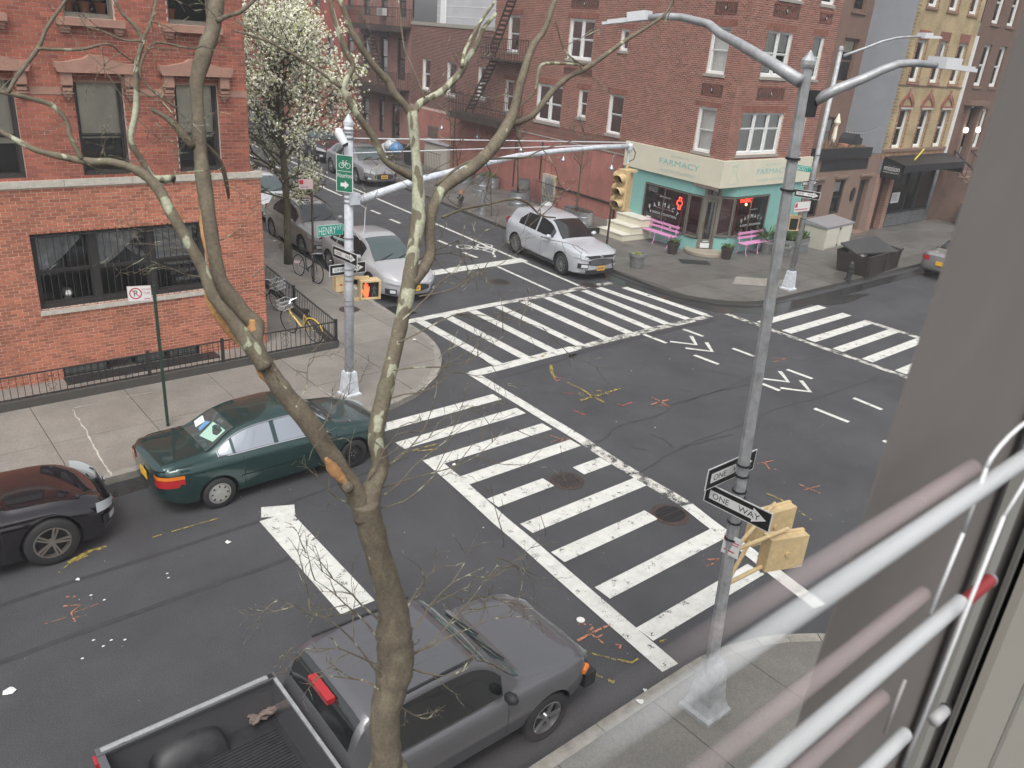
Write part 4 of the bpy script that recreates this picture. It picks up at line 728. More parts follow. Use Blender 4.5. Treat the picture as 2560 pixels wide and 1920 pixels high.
# ---------------------------------------------------------------- row along the far pavement of the wide street, right of the shop
FR = Fr((0, 17.27, 0), (1, 0, 0), (0, -1, 0)); FR2 = Fr((0, 19.15, 0), (1, 0, 0), (0, -1, 0))
bb = thing('brown_building', 'brown rendered building with a one storey front below a roof terrace', 'building')
h1 = [(32.42, 33.22, 1.1, 2.5), (30.72, 31.4, 1.1, 2.4)]
wall(FR, 30.08, 35.9, .1, 3.5, h1+[(34.5, 35.3, .1, 2.45)], 'brown2', bb); MB().obox(FR(30.08, 3.5, 0), (5.7, 0, 0), (0, 1.9, 0), (0, 0, .02)).build('terrace_floor', 'concrete_d', bb)
for h in h1:
    window(FR, *h, bb, 'darkframe', .05, 1, -.1, 'lace', .35, 'room', None); MB().fbox(FR, h[0]-.12, h[1]+.12, 2.6, 2.7, 0, .1).build('window_hood', 'brown2', bb); MB().fbox(FR, h[0]-.08, h[1]+.08, h[2]-.08, h[2], 0, .06).build('sill', 'brown2', bb)
MB().fbox(FR, 34.5, 35.3, .1, 2.45, -.3, -.2).build('door', 'darkframe', bb); MB().fbox(FR, 34.35, 35.45, 2.6, 2.68, 0, .1).fbox(FR, 34.4, 35.4, .1, .2, -.2, .3).build('door_hood', 'brown2', bb)
MB().fbox(FR, 30.95, 34.75, 2.92, 3.36, -.02, .015).build('vent_panel', 'black', bb)
MB().fbox(FR, 33.9, 34.15, 1.6, 1.95, 0, .06).fprism(FR, [(33.85, 1.95), (34.2, 1.95), (34.02, 2.15)], 0, .08).build('wall_ornament', 'black', bb)
tu = [(33.95, 35.0, 6.2, 7.95), (33.98, 34.95, 9.0, 10.6), (33.85, 34.65, 3.55, 4.8)]
tu = [(x0+.1, x1+.12, a, c) for x0, x1, a, c in tu]
wall(FR2, 29.9, 35.8, 3.5, 12, tu, 'brown', bb)
for i, h in enumerate(tu):
    window(FR2, *h, bb, 'brown', .06, 1, -.1, 'blind' if i == 2 else 'shade', 1 if i == 2 else .3, 'room', None)
    b = MB(); b.fbox(FR2, h[0]-.1, h[1]+.1, h[3]+.02, h[3]+.12, 0, .07); b.fbox(FR2, h[0]-.1, h[1]+.1, h[2]-.1, h[2]-.003, 0, .07); b.build('window_trim', 'brown', bb)
b = MB(); b.fbox(FR, 30.2, 34.65, 3.42, 3.82, -.25, .12); b.build('planter_box', 'black', bb)
b = MB()
for i in range(150):
    u = rng.uniform(30.5, 34.3); z = 3.8; h = rng.uniform(.08, .4 if u < 31.8 else .15); a = rng.uniform(-.12, .12); p = FR(u, z, -.08+rng.uniform(-.08, .08)); b.add([p, p+V3((.025, 0, 0)), p+V3((a+.02, rng.uniform(-.05, .05), h)), p+V3((a, 0, h))], [(0, 1, 2, 3)])
b.build('dried_planting', 'mulch', bb, kind='stuff')
um = thing('folded_parasol', 'folded beige parasol on the roof terrace', 'parasol', (32.6, 17.9, 3.5)); MB().cyl((0, 0, 0), (0, 0, 1.6), .02, n=8).build('pole', 'alu', um); MB().lathe((0, 0, 0), [(.06, .45), (.1, .6), (.07, 1.1), (.14, 1.25), (.02, 1.6)], 10).build('canopy', 'shade', um)
gl = thing('covered_grill', 'black covered barbecue grill on the roof terrace beside the grey wall', 'grill', (34.0, 17.9, 3.5), .1)
b = MB(); n = 10; prof = [(-.55, .28, .25), (-.45, .3, .62), (-.2, .3, .8), (.15, .3, .8), (.3, .28, .66), (.62, .27, .6), (.68, .25, .25)]
for (x0, w0, z0), (x1, w1, z1) in zip(prof[:-1], prof[1:]): b.add([(x0, -w0, z0), (x1, -w1, z1), (x1, w1, z1), (x0, w0, z0), (x0, -w0, 0), (x1, -w1, 0), (x1, w1, 0), (x0, w0, 0)], [(0, 1, 2, 3), (4, 5, 1, 0), (3, 2, 6, 7)])
b.add([(-.55, -.28, .25), (-.55, .28, .25), (-.55, .28, 0), (-.55, -.28, 0), (.68, -.25, .25), (.68, .25, .25), (.68, .25, 0), (.68, -.25, 0)], [(0, 1, 2, 3), (7, 6, 5, 4)]); b.build('cover', 'rubber', gl)
tp = thing('terracotta_pot', 'terracotta pot between the parasol and the grill on the roof terrace', 'flower pot', (33.15, 17.7, 3.5)); MB().lathe((0, 0, 0), [(.13, 0), (.19, .3), (.21, .3), (.21, .42)], 14).build('pot', 'terracotta', tp)
sl = thing('string_lights', 'string of small bulbs hanging in front of the grey wall above the roof terrace', 'string lights'); pts = [V3((32.8+3.1*t, 17.6, 4.5-.35*4*t*(1-t)*.5+.15*t)) for t in np.linspace(0, 1, 15)]
MB().tube(pts, .006, 5).build('cable', 'black', sl); b = MB(); [b.lathe(p-V3((0, 0, .06)), [(.008, 0), (.018, .025), (.01, .05)], 6) for p in pts[1:-1]]; b.build('bulb_row', 'signwhite', sl)
# yellow brick building with the black shopfront
yb = thing('yellow_brick_building', 'yellow brick building with pointed arches, red trim and a black awning shopfront', 'building')
YB = brickmat('yellow_brickwork', (.47, .36, .19), (.4, .3, .15), (.33, .27, .18), 0, .2, .07, .01)
X0, X1 = 35.73, 42.0
yw = [(36.48, 37.36, 3.72, 5.4), (38.5, 39.36, 3.72, 5.4), (40.52, 41.38, 3.72, 5.4), (36.5, 37.33, 6.5, 8.15), (38.48, 39.3, 6.5, 8.2), (40.48, 41.32, 6.5, 8.22), (36.55, 37.4, 9.42, 11), (38.5, 39.35, 9.42, 11), (40.55, 41.4, 9.42, 11)]
wall(FR, X0, X1, 3.3, 12, yw, YB, yb)
b = MB(); b.add([(X0, 17.271, 3.3), (X0, 30, 3.3), (X0, 30, 12), (X0, 17.271, 12)], [(0, 1, 2, 3)]); b.build('side_wall', 'greywall', yb)
b = MB(); z = 3.5
while z < 11.5: b.fbox(FR, X0-.005, X0+.2 if int(z*10) % 3 else X0+.3, z, z+.05, 0, .02); z += .14
b.build('quoin', brickmat('quoin_brick', (.3, .23, .1), (.26, .2, .09), (.2, .16, .1), 0), yb)
for i, h in enumerate(yw):
    wn = window(FR, *h, yb, 'white', .07, 1, -.14, 'blind', [0, 0, 0, 0, .5, 0, 0, 0, 0][i], 'room', None)
    b = MB(); [b.fbox(FR, x, x+.11, h[2], h[3], 0, .02) for x in (h[0]-.115, h[1]+.005)]; b.fbox(FR, h[0]-.15, h[1]+.15, h[2]-.12, h[2]-.004, 0, .06); b.build('red_surround', brickmat('red_quoins', (.25, .1, .07), (.2, .08, .06), (.34, .25, .16), 2, .14, .3, .02), wn)
    if 3 <= i < 6: MB().fbox(FR, h[0]-.1, h[1]+.1, h[3]+.02, h[3]+.37, 0, .02).build('red_lintel', 'brick_s', wn)
    if i < 3:
        c = (h[0]+h[1])/2; o_, n_ = [], []
        for t in np.linspace(0, 1, 9): o_.append((c-.66*(1-t**1.7), 5.5+.62*t)); n_.append((c-.42*(1-t**1.7), 5.5+.38*t))
        b = MB()
        for sg in (1, -1):
            for k in range(8):
                q = [o_[k], o_[k+1], n_[k+1], n_[k]]; q = [(c+sg*(x-c), z) for x, z in q]; b.fprism(FR, q if sg > 0 else q[::-1], 0, .045)
        b.fbox(FR, c-.62, c+.62, 5.44, 5.52, 0, .05); b.build('pointed_arch', 'brick_s', wn); MB().fprism(FR, [(c-.05, 5.86), (c+.05, 5.86), (c+.09, 6.22), (c-.09, 6.22)], .03, .075).build('keystone', 'stone_pink', wn); MB().fbox(FR, h[0]-.1, h[1]+.1, 5.37, 5.44, 0, .06).build('lintel', 'limestone', wn)
MB().fbox(FR, X0, X1, 6.33, 6.38, 0, .04).fbox(FR, X0, X1, 3.58, 3.7, 0, .07).build('string_course', 'brown2', yb); MB().fbox(FR, X0, X1, 3.3, 3.58, 0, .03).build('base_band', brickmat('base_band', (.28, .13, .07), (.4, .28, .13), (.2, .14, .1), 0, .1, .1), yb)
MB().fbox(FR, 41.95, 42.1, 3.4, 8.6, 0, .1).build('downspout', 'white', yb)
BF = brickmat('pier_brick', (.3, .14, .09), (.24, .11, .07), (.38, .3, .24), 0, .2, .075, .012)
MB().fbox(FR, 35.9, 36.35, .1, 2.6, -.4, .02).fbox(FR, 37.22, 37.6, .1, 2.6, -.4, .02).build('brick_pier', BF, yb); MB().fbox(FR, 36.35, 37.22, .1, 2.55, -.4, -.25).build('red_door', mat('oxblood_door', (.06, .02, .02), .5), yb)
b = MB(); b.fbox(FR, 37.6, 41.9, .1, 3.3, -.5, -.35); b.build('shopfront_wall', 'black', yb)
b = MB(); [b.fbox(FR, x, x+.08, .1, 2.9, -.35, -.02) for x in (37.62, 39.2, 40.3, 41.75)]; b.fbox(FR, 37.7, 41.75, .74, .82, -.35, 0); b.build('shopfront_frame', 'black', yb)
b = MB(); [b.fbox(FR, 37.7, 41.7, .16+.072*i, .205+.072*i, -.2, .03-.02*(i % 2)) for i in range(8)]; b.build('ribbed_panel', 'galv', yb)
MB().fbox(FR, 37.7, 41.75, .82, 2.85, -.12, -.1).build('shop_glass', 'panedark', yb)
b = MB(); [b.fbox(FR, 40.42, 41.5, 1+.17*i, 1.08+.17*i, -.2, -.14) for i in range(11)]; b.build('white_shutter', mat('shutter_grey', (.22, .22, .22), .6), yb); MB().fbox(FR, 38.0, 38.75, 1.2, 1.68, -.1, -.085).build('paper_notice', 'signwhite', yb)
b = MB(); [b.fbox(FR, 38.05, 38.05+.6*rng.uniform(.6, 1), 1.6-.05*i, 1.612-.05*i, -.085, -.08) for i in range(7)]; b.build('notice_print', 'navy', yb)
b = MB(); b.add([FR(36.1, 3.4, 0), FR(42.3, 3.4, 0), FR(42.3, 3.15, 1.0), FR(36.1, 3.15, 1.0)], [(0, 1, 2, 3)]); b.fbox(FR, 36.1, 42.3, 2.85, 3.15, .9, 1.0); b.add([FR(36.1, 3.4, 0), FR(36.1, 3.15, 1.0), FR(36.1, 2.5, 1.0), FR(36.1, 2.5, 0)], [(0, 1, 2, 3)]); b.add([FR(42.3, 3.4, 0), FR(42.3, 3.15, 1.0), FR(42.3, 2.6, 1), FR(42.3, 2.6, 0)], [(3, 2, 1, 0)]); b.build('awning', 'signblack', yb)
FAW = Fr((36.09, 17.27, 0), (0, -1, 0), (-1, 0, 0)); text('awning_lettering', 'mission', FAW, .12, .82, 2.84, .01, 'signwhite', yb, .22); text('awning_lettering', 'EXPRESS NAILS & SPA', FAW, .12, .82, 2.74, .01, 'signwhite', yb, .05)
MB().bar((37.6, 16.6, 3.3), (39.4, 17.1, 3.65), .05).build('yellow_pole', 'yellowstick', yb)
# brownstones farther right
for bi, (xa, xb) in enumerate(((42.1, 49.2), (49.2, 56), (56, 63))):
    br = thing('brownstone_house', ['brown rowhouse with a tall stoop and two bright porch lamps', 'second brown rowhouse past the yellow building', 'third brown rowhouse past the yellow building'][bi], 'house')
    hs_ = [(xa+1.1+1.8*i, xa+1.98+1.8*i, z0, z1) for i in range(3) for z0, z1 in ((6.48, 8.32), (9.22, 11))]+[(xa+2.85, xa+3.7, 3.58, 5.45), (xa+4.6, xa+5.45, 3.58, 5.45), (xa+2.85, xa+3.7, .7, 2.4), (xa+4.6, xa+5.45, .7, 2.4)]
    wall(FR, xa, xb, .1, 12, hs_+[(xa+1.2, xa+2.4, 2.7, 5.55)], mat('rowhouse_brown_%d' % bi, [(.15, .09, .065), (.17, .1, .075), (.13, .08, .06)][bi], .85, var=.12, vscale=2), br)
    for h in hs_: window(FR, *h, br, 'white', .08, 1, -.15, 'blind', 0, 'room', 'brown', sh=.12)
    MB().fbox(FR, xa+1.2, xa+2.4, 2.7, 5.55, -.4, -.3).build('front_door', 'darkframe', br); b = MB(); b.fbox(FR, xa+.95, xa+1.2, 2.7, 5.7, 0, .15); b.fbox(FR, xa+2.4, xa+2.65, 2.7, 5.7, 0, .15); b.fbox(FR, xa+.7, xa+2.9, 5.6, 5.82, 0, .3); b.build('door_surround', 'brown', br)
    b = MB()
    for i in range(13): b.fbox(FR, xa+.95, xa+2.65, .1, 2.7-.2*i, .28*i, .28*(i+1))
    b.build('stoop', 'brown', br)
    for x in (xa+.9, xa+2.68):
        b = MB(); b.bar(FR(x, 3.5, .1), FR(x, 1.0, 3.6), .05); b.bar(FR(x, 2.9, .1), FR(x, .5, 3.6), .03)
        for t in np.linspace(0, 1, 14): b.bar(FR(x, 2.9-2.4*t, .1+3.5*t), FR(x, 3.5-2.5*t, .1+3.5*t), .02, up=(1, 0, 0))
        b.build('stair_rail', 'iron', br)
    if bi == 0:
        for x in (xa+1.1, xa+2.55): l = MB().lathe(FR(x, 4.35, .25), [(.03, 0), (.09, .05), (.09, .2), (.03, .25)], 10).build('porch_lamp', 'lit', br)
# ---------------------------------------------------------------- row along the cross street beyond the shop building
db = thing('dark_brick_building', 'dark red brick tenement with iron balconies and a fire escape', 'building')
dh = [(27.4, 28.3, 4.4, 6.3), (25.2, 26.1, 4.25, 6.3), (23.1, 24.05, 4.2, 6.33), (25.55, 26.2, 1.1, 2.92), (23.6, 24.6, .95, 2.85), (27.5, 28.4, .95, 2.85), (23.1, 24.05, 7.4, 9), (25.2, 26.1, 7.4, 9), (27.4, 28.3, 7.4, 9)]
wall(FB, 22.42, 29.2, .1, 12, dh, brickmat('dark_brickwork', (.25, .095, .07), (.19, .07, .055), (.42, .31, .26), 1), db)
for i, h in enumerate(dh): window(FB, *h, db, 'darkframe', .06, 1, -.12, 'blind', .35 if i % 2 else 0, 'room', None); MB().fbox(FB, h[0]-.1, h[1]+.1, h[3]+.01, h[3]+.25, 0, .04).build('stone_lintel', 'brownstone', db)
ac = MB(); ac.fbox(FB, 25.3, 25.95, 7.42, 7.8, .0, .3, 0); o = ac.build('air_conditioner', 'white', db); b = MB(); [b.fbox(FB, 25.34, 25.9, 7.46+.04*i, 7.475+.04*i, .3, .306) for i in range(8)]; b.build('grille', 'iron', o)
def balcony(fr, u0, u1, z, dep, par, hh=.85, solid_=True):
    b = MB(); b.fbox(fr, u0, u1, z-.06, z, 0, dep)
    if solid_: b.fbox(fr, u0, u1, z-.3, z-.06, dep*.6, dep)
    [b.fbox(fr, u0, u1, z+q, z+q+.03, dep-.02, dep) for q in (hh, hh*.5)]; [b.fbox(fr, u, u+.03, z+hh, z+hh+.03, 0, dep) for u in (u0, u1-.03)]
    n = int((u1-u0)/.13)
    for i in range(n+1): u = u0+(u1-u0-.02)*i/n; b.fbox(fr, u, u+.018, z, z+hh, dep-.02, dep-.004)
    for i in range(int(dep/.14)):
        for u in (u0, u1-.02): b.fbox(fr, u, u+.018, z, z+hh, .14*i, .14*i+.018)
    return b.build('balcony', 'ironrust', par)
def ladder(fr, p, q, d, par, w=.4):
    b = MB(); P, Q = fr(p[0], p[1], d-w/2), fr(q[0], q[1], d-w/2); n = fr.n*w
    b.bar(P, Q, .045, .07); b.bar(P+n, Q+n, .045, .07); k = max(3, int(np.linalg.norm(Q-P)/.22))
    for i in range(1, k): m_ = P+(Q-P)*i/k; b.bar(m_, m_+n, .03, .09)
    return b.build('fire_escape_stair', 'ironrust', par)
balcony(FB, 22.5, 28.6, 3.75, 1.0, db); balcony(FB, 22.5, 28.6, 6.95, 1.0, db); ladder(FB, (24.6, 3.8), (26.6, 7.0), .6, db)
balcony(FB, 12.0, 17.0, 3.32, .9, shop, solid_=True); balcony(FB, 11.9, 14.4, 5.95, .9, shop, solid_=False); ladder(FB, (15.6, 3.4), (13.6, 6.0), .55, shop); ladder(FB, (14.0, 6.0), (12.0, 9.5), .55, shop)
rb = thing('red_building', 'bright red painted tenement with small dark windows behind the blossoming tree', 'building')
rh = [(29.6, 30.6, 5.2, 6.6), (29.6, 30.5, 7.75, 9.2), (34.5, 35.5, 7.75, 9.2), (36.9, 37.9, 7.75, 9.2), (39.6, 40.6, 7.8, 9.2), (43, 44, 7.8, 9.2), (46.6, 47.3, 7.2, 8.6)]+[(u, u+1, z, z+1.5) for u in (32.5, 35, 37.5, 40.5, 43.5, 46) for z in (1.2, 4.6)]
wall(FB, 29.2, 49, .1, 13, rh, 'redpaint', rb)
for h in rh: window(FB, *h, rb, 'darkframe', .07, 1, -.12, 'blind', .3, 'room', 'brownstone', sh=.15)
ub = thing('burgundy_building', 'burgundy painted tenement at the far end of the cross street', 'building')
uh = [(u, u+1, z, z+1.6) for u in (51, 54, 57, 60, 64, 68, 72) for z in (1.5, 4.6, 7.7)]; wall(FB, 49, 78, .1, 13, uh, mat('burgundy_paint', (.16, .03, .035), .8, var=.1), ub)
for h in uh: window(FB, *h, ub, 'darkframe', .07, 1, -.12, 'blind', .3, 'room', 'sill')
lb = thing('far_left_rowhouse', 'plain brown rowhouse behind the corner house across the yard', 'house'); b = MB(); b.prism([(7.2+TP*14, 29.5), (7.2+TP*60, 76), (-5, 76), (-5, 29.5)], .1, 10); b.build('wall', brickmat('far_brick', (.22, .1, .07), (.18, .08, .06), (.3, .22, .18), 1), lb)
# ---------------------------------------------------------------- poles, signs, signals
def signplate(fr, u0, u1, z0, z1, d, body, border, par, name='sign', th=.006, bw=.012, r=.0):
    o = MB().fbox(fr, u0, u1, z0, z1, d-th, d).build(name, border, par); MB().fbox(fr, u0+bw, u1-bw, z0+bw, z1-bw, d, d+.0025).build('sign_face', body, o); return o
def oneway(fr, u0, u1, z0, z1, d, par, right=True, words=('ONE', 'WAY')):
    o = signplate(fr, u0, u1, z0, z1, d, 'signblack', 'signwhite', par, 'one_way_sign'); w = u1-u0; h = z1-z0; m = (z0+z1)/2; a, c = u0+.08*w, u1-.07*w; t = .22*h
    f = lambda u: u if right else u0+u1-u
    pts = [(f(a), m-t), (f(c-.2*w), m-t), (f(c-.2*w), m-.36*h), (f(c), m), (f(c-.2*w), m+.36*h), (f(c-.2*w), m+t), (f(a), m+t)]
    b = MB(); b.fprism(fr, pts if right else pts[::-1], d+.0025, d+.0045); b.build('arrow', 'signwhite', o)
    text('lettering', 'ONE', fr, u0+.13*w if right else u0+.24*w, u0+.38*w if right else u0+.49*w, m-.14*h, d+.006, 'signblack', o, .28*h); text('lettering', 'WAY', fr, u0+.52*w if right else u0+.6*w, u0+.84*w if right else u0+.87*w, m-.14*h, d+.006, 'signblack', o, .28*h); return o
def uz(k, x, y, base, u, d=0):                       # u and z of a pixel on an upright plane through base along u
    u = nrm(V3((*u, 0))); n = V3((u[1], -u[0], 0)); n = n if n@(EYE-V3((*base, 0))) > 0 else -n; f = Fr((*base, 0), u, n); return f
WPX, WPY = 7.41, 13.2
wp = thing('signal_pole', 'white painted steel pole carrying the bike route sign and a long signal arm', 'traffic pole', (WPX, WPY, .12))
b = MB(); b.tube([(0, 0, .42), (0, 0, 5.26)], [.095, .078], 16); b.build('pole', 'polewhite', wp, smooth=True)
MB().lathe((0, 0, 0), [(.25, 0), (.25, .04), (.2, .06), (.155, .46), (.15, .5), (.1, .53)], 4, rz=math.pi/4+.1).build('pole_base', 'polewhite', wp)
MB().lathe((0, 0, 5.22), [(.088, 0), (.088, .06), (.06, .11), (.02, .18), (.0, .2)], 14).build('pole_cap', 'polewhite', wp)
b = MB()
for z in (3.86, 3.94, 4.02, 5.0, 5.08, 5.14, 3.2, 2.95, 2.6, 2.48, 2.38, 1.98, 1.88): b.lathe((0, 0, z), [(.1, 0), (.1, .018)], 16)
b.build('clamp_band', 'galv', wp); MB().box((.06, -.02, 3.94), (.2, .24, .2)).build('arm_clamp', 'polewhite', wp)
tip = pl('X', 2110, 262, (0, 0, 0), (0, 0, 1)) if 0 else None
# the arm reaches over the cross street: its far end hangs above the signal head
def at_arm(k, x, y): return pl(k, x, y, (WPX, WPY, 0), nrm((-.12, .99, 0)))
A = [at_arm(*q) for q in (('F', 1030, 690), ('F', 1500, 530), ('X', 300, 525), ('X', 740, 415), ('X', 1000, 355), ('X', 1400, 305), ('X', 1800, 272), ('X', 2110, 262))]
arm = MB().tube([p-V3((WPX, WPY, .12)) for p in A], [.075, .07, .066, .062, .06, .056, .052, .05], 12).build('signal_arm', 'polewhite', wp, smooth=True)
E1 = A[-1]-V3((WPX, WPY, .12)); b = MB(); b.lathe(E1+V3((0, 0, -.12)), [(.07, 0), (.09, .05), (.09, .16), (.06, .2)], 12); b.cyl(E1-V3((0, 0, .5)), E1-V3((0, 0, .1)), .035, n=8); b.build('arm_end_fitting', 'polewhite', wp)
b = MB(); T0 = V3((0, 0, 5.0)); b.tube([T0, E1+V3((0, 0, .1))], .011, 6); b.tube([T0-V3((0, 0, .26)), E1+V3((-.02, 0, .06))], .011, 6); b.build('stay_cable', 'whitem', wp)
MB().tube([E1+V3((.1, -.02, -.02)), E1+V3((.2, -.05, -.15)), E1+V3((.16, -.05, -.32)), E1+V3((.03, 0, -.38))], .012, 6).build('cable_loop', 'black', wp)
b = MB().tube([V3((.1, -.02, 3.9)), V3((.32, -.05, 3.75)), V3((.3, -.05, 3.35)), V3((.22, -.03, 3.15)), V3((.1, -.02, 3.35))], .01, 6).build('cable_loop', 'polewhite', wp)
cm = thing('street_camera', 'small white camera on top of the white signal pole', 'camera', (WPX-.22, WPY-.05, 5.2), 0)
MB().tube([(.02, .02, .08), (.0, 0, .02), (.06, -.12, -.16)], [.07, .08, .07], 12).build('body', 'whitem', cm); MB().tube([(.06, -.12, -.16), (.065, -.135, -.18)], [.055, .05], 12).build('lens', 'signblack', cm); MB().bar((0, .02, -.02), (.22, .05, -.02), .03).build('mount', 'whitem', cm)
# traffic light hung from the arm
L0 = A[-1]; sg = thing('traffic_light', 'yellow three-lens traffic light hanging from the white arm in front of the shop', 'traffic light', tuple(L0-V3((0, 0, .62))))
def sighead(dx, dy, rz, par, h=.95, w=.3):
    ca, sa = math.cos(rz), math.sin(rz); R = lambda x, y, z: V3((dx+x*ca-y*sa, dy+x*sa+y*ca, z))
    b = MB(); b.box((dx, dy, -h/2), (w*.55, w, h), rz); o = b.build('signal_housing', 'signyellow', par)
    b = MB(); b.obox(R(w*.275, -w*.55, -h-.01), R(w*.275+.02, -w*.55, -h-.01)-R(w*.275, -w*.55, -h-.01), R(w*.275, w*.55, -h-.01)-R(w*.275, -w*.55, -h-.01), (0, 0, h+.02)); b.build('front_flange', 'signyellow', o)
    for i in range(3):
        z = -h/6-h/3*i; n = 14; b = MB(); r = .125; vs = []
        for k in range(n+1):
            t = math.radians(-60+300*k/n)-math.radians(0); y, zz = r*math.cos(t), r*math.sin(t); d_ = .3 if zz > -.03 else .2
            vs += [R(w*.29, y, z+zz), R(w*.29+d_, y, z+zz-.02)]
        b.add(vs, [(2*k, 2*k+1, 2*k+3, 2*k+2) for k in range(n)]); b.build('visor', 'signyellow', o); MB().tube([R(w*.3, 0, z), R(w*.3+.02, 0, z)], [r*.93, r*.85], 16).build('lens', 'signblack' if i < 2 else mat('dark_green_lens', (.01, .05, .04), .2), o)
    return o
ang = math.atan2(-1, -.75)
sighead(-.12, -.05, math.radians(196), sg); sighead(.12, .05, math.radians(92), sg)
b = MB(); b.box((0, -.04, .03), (.42, .3, .06)); b.box((0, -.04, -.98), (.36, .26, .05)); b.cyl((0, 0, 0), (0, 0, .2), .04, n=8); b.build('hanger_bracket', 'signyellow', sg)
# signs on the white pole
ndir = nrm(EYE-V3((WPX, WPY, CAM_H))); s1 = thing('bike_route_sign', 'green bike route sign reading Waterfront with an arrow on the white pole', 'sign')
f = Fr((WPX-.78*.13, WPY-.62*.13, 0), (.62, -.78, 0), (-.78, -.62, 0)); (u0, z1), (u1, z0) = f.at('AF', 118, 130), f.at('AF', 368, 755); z1 = (f.at('AF', 118, 130)[1]+f.at('AF', 372, 195)[1])/2; z0 = (f.at('AF', 115, 668)[1]+f.at('AF', 368, 755)[1])/2
o = signplate(f, u0, u1, z0, z1, .0, 'biosgreen', 'signwhite', s1); w = u1-u0; h = z1-z0; MB().fbox(f, u0+.02, u1-.02, z0+h*.56, z0+h*.572, .0028, .0045).build('rule', 'signwhite', s1)
text('lettering', 'Waterfront', f, u0+.05*w, u1-.04*w, z0+h*.39, .0045, 'signwhite', s1, h*.12)
b = MB(); b.fprism(f, [(u0+w*(.27+.5*x), z0+h*(.2+.11*y)) for x, y in ((0, -.45), (.5, -.45), (.5, -1), (1, 0), (.5, 1), (.5, .45), (0, .45))], .0026, .005)
def fring(b, f, cu, cz, r, t, d, n=20):
    for k in range(n):
        a, c = 2*math.pi*k/n, 2*math.pi*(k+1)/n; b.add([f(cu+r*math.cos(a), cz+r*math.sin(a), d), f(cu+r*math.cos(c), cz+r*math.sin(c), d), f(cu+(r+t)*math.cos(c), cz+(r+t)*math.sin(c), d), f(cu+(r+t)*math.cos(a), cz+(r+t)*math.sin(a), d)], [(0, 1, 2, 3)])
for cu in (.33, .7): fring(b, f, u0+cu*w, z0+h*.72, w*.13, w*.03, .004)
for p, q in (((.33, .72), (.43, .8)), ((.43, .8), (.6, .8)), ((.6, .8), (.5, .72)), ((.5, .72), (.33, .72)), ((.43, .8), (.5, .72)), ((.7, .72), (.58, .84)), ((.58, .84), (.66, .86)), ((.42, .84), (.42, .8)), ((.36, .845), (.48, .845))): b.bar(f(u0+p[0]*w, z0+p[1]*h, .004), f(u0+q[0]*w, z0+q[1]*h, .004), w*.022, .003, up=f.n)
b.build('arrow_and_bicycle', 'signwhite', s1)
def street_sign(label, base, udir, corners, body, name='street_name_sign', small='ST', cx_=(.05, .72)):
    t = thing(name, label, 'sign'); u = nrm(V3((*udir, 0))); n = V3((u[1], -u[0], 0)); n = n if n@(EYE-V3((*base, 0))) > 0 else -n; f = Fr((*base, 0), u, n)
    c = [f.at(*q) for q in corners]; u0, u1 = min(c[0][0], c[1][0]), max(c[0][0], c[1][0]); z1 = (c[0][1]); z0 = c[1][1]
    signplate(f, u0, u1, z0, z1, 0, 'signgreen', 'signwhite', t, bw=.006); w = u1-u0; h = z1-z0
    text('lettering', body, f, u0+w*cx_[0], u0+w*cx_[1], z0+h*.14, .004, 'signwhite', t, h*.7)
    if small: text('lettering', small, f, u0+w*(cx_[1]+.04), u1-.06*w, z0+h*.5, .004, 'signwhite', t, h*.36)
    return t
street_sign('green HENRY ST name sign on the white pole', (WPX, WPY-.1), (1, 0), (('S', 845, 1245), ('S', 1205, 1360)), 'HENRY')
street_sign('partly hidden green SACKETT ST name sign behind the white pole', (WPX-.02, WPY+.02), (.1, -1), (('S', 1070, 1380), ('S', 1222, 1465)), 'SACKETT', small=None, cx_=(.05, .95))
def ow(label, base, udir, c0, c1, right=True):
    t = thing('one_way_sign', label, 'sign'); u = nrm(V3((*udir, 0))); n = V3((u[1], -u[0], 0)); n = n if n@(EYE-V3((*base, 0))) > 0 else -n; f = Fr((*base, 0), u, n)
    a, b_ = f.at(*c0), f.at(*c1); oneway(f, min(a[0], b_[0]), max(a[0], b_[0]), min(a[1], b_[1]), max(a[1], b_[1]), 0, t, right); return t
ow('ONE WAY arrow sign on the white pole pointing toward the viewer, above the other one', (WPX-.1, WPY-.1), (.08, -1), ('U', 1068, 150), ('U', 1350, 400))
ow('ONE WAY arrow sign half hidden behind the white pole, below the other one', (WPX, WPY+.1), (1, 0), ('U', 1030, 385), ('U', 1448, 460))
# pedestrian signals on the white pole
pw = thing('pedestrian_signal', 'yellow pedestrian signal lit with a red hand, right of the white pole', 'pedestrian signal')
f = Fr((WPX, WPY-.12, 0), (.97, -.25, 0), (-.25, -.97, 0)); (u0, z1), (u1, z0) = f.at('U', 1385, 555), f.at('U', 1612, 765); z1 = f.at('U', 1500, 555)[1]; z0 = f.at('U', 1500, 768)[1]
MB().fbox(f, u0, u1, z0, z1, -.2, 0).build('housing', 'signyellow', pw); MB().fbox(f, u0+.035, u1-.035, z0+.035, z1-.035, .0, .006).build('display', 'signblack', pw)
b = MB(); [b.fbox(f, *q, .0, .05) for q in ((u0, u1, z1-.03, z1), (u0, u1, z0, z0+.03), (u0, u0+.03, z0+.03, z1-.03), (u1-.03, u1, z0+.03, z1-.03))]; b.build('hood', 'signyellow', pw)
w, h = u1-u0, z1-z0; hb = MB()
def blob(b, f, pts, d): b.fprism(f, pts, d, d+.002)
q = lambda x, y: (u0+w*(.1+.36*x), z0+h*(.12+.76*y)); hp_ = [(.28, 0), (.8, 0), (.95, .45), (1.0, .72), (.86, .7), (.8, .5), (.78, .9), (.62, .92), (.6, .55), (.55, 1), (.4, 1), (.42, .56), (.34, .9), (.2, .88), (.24, .45), (.05, .55), (0, .42)]
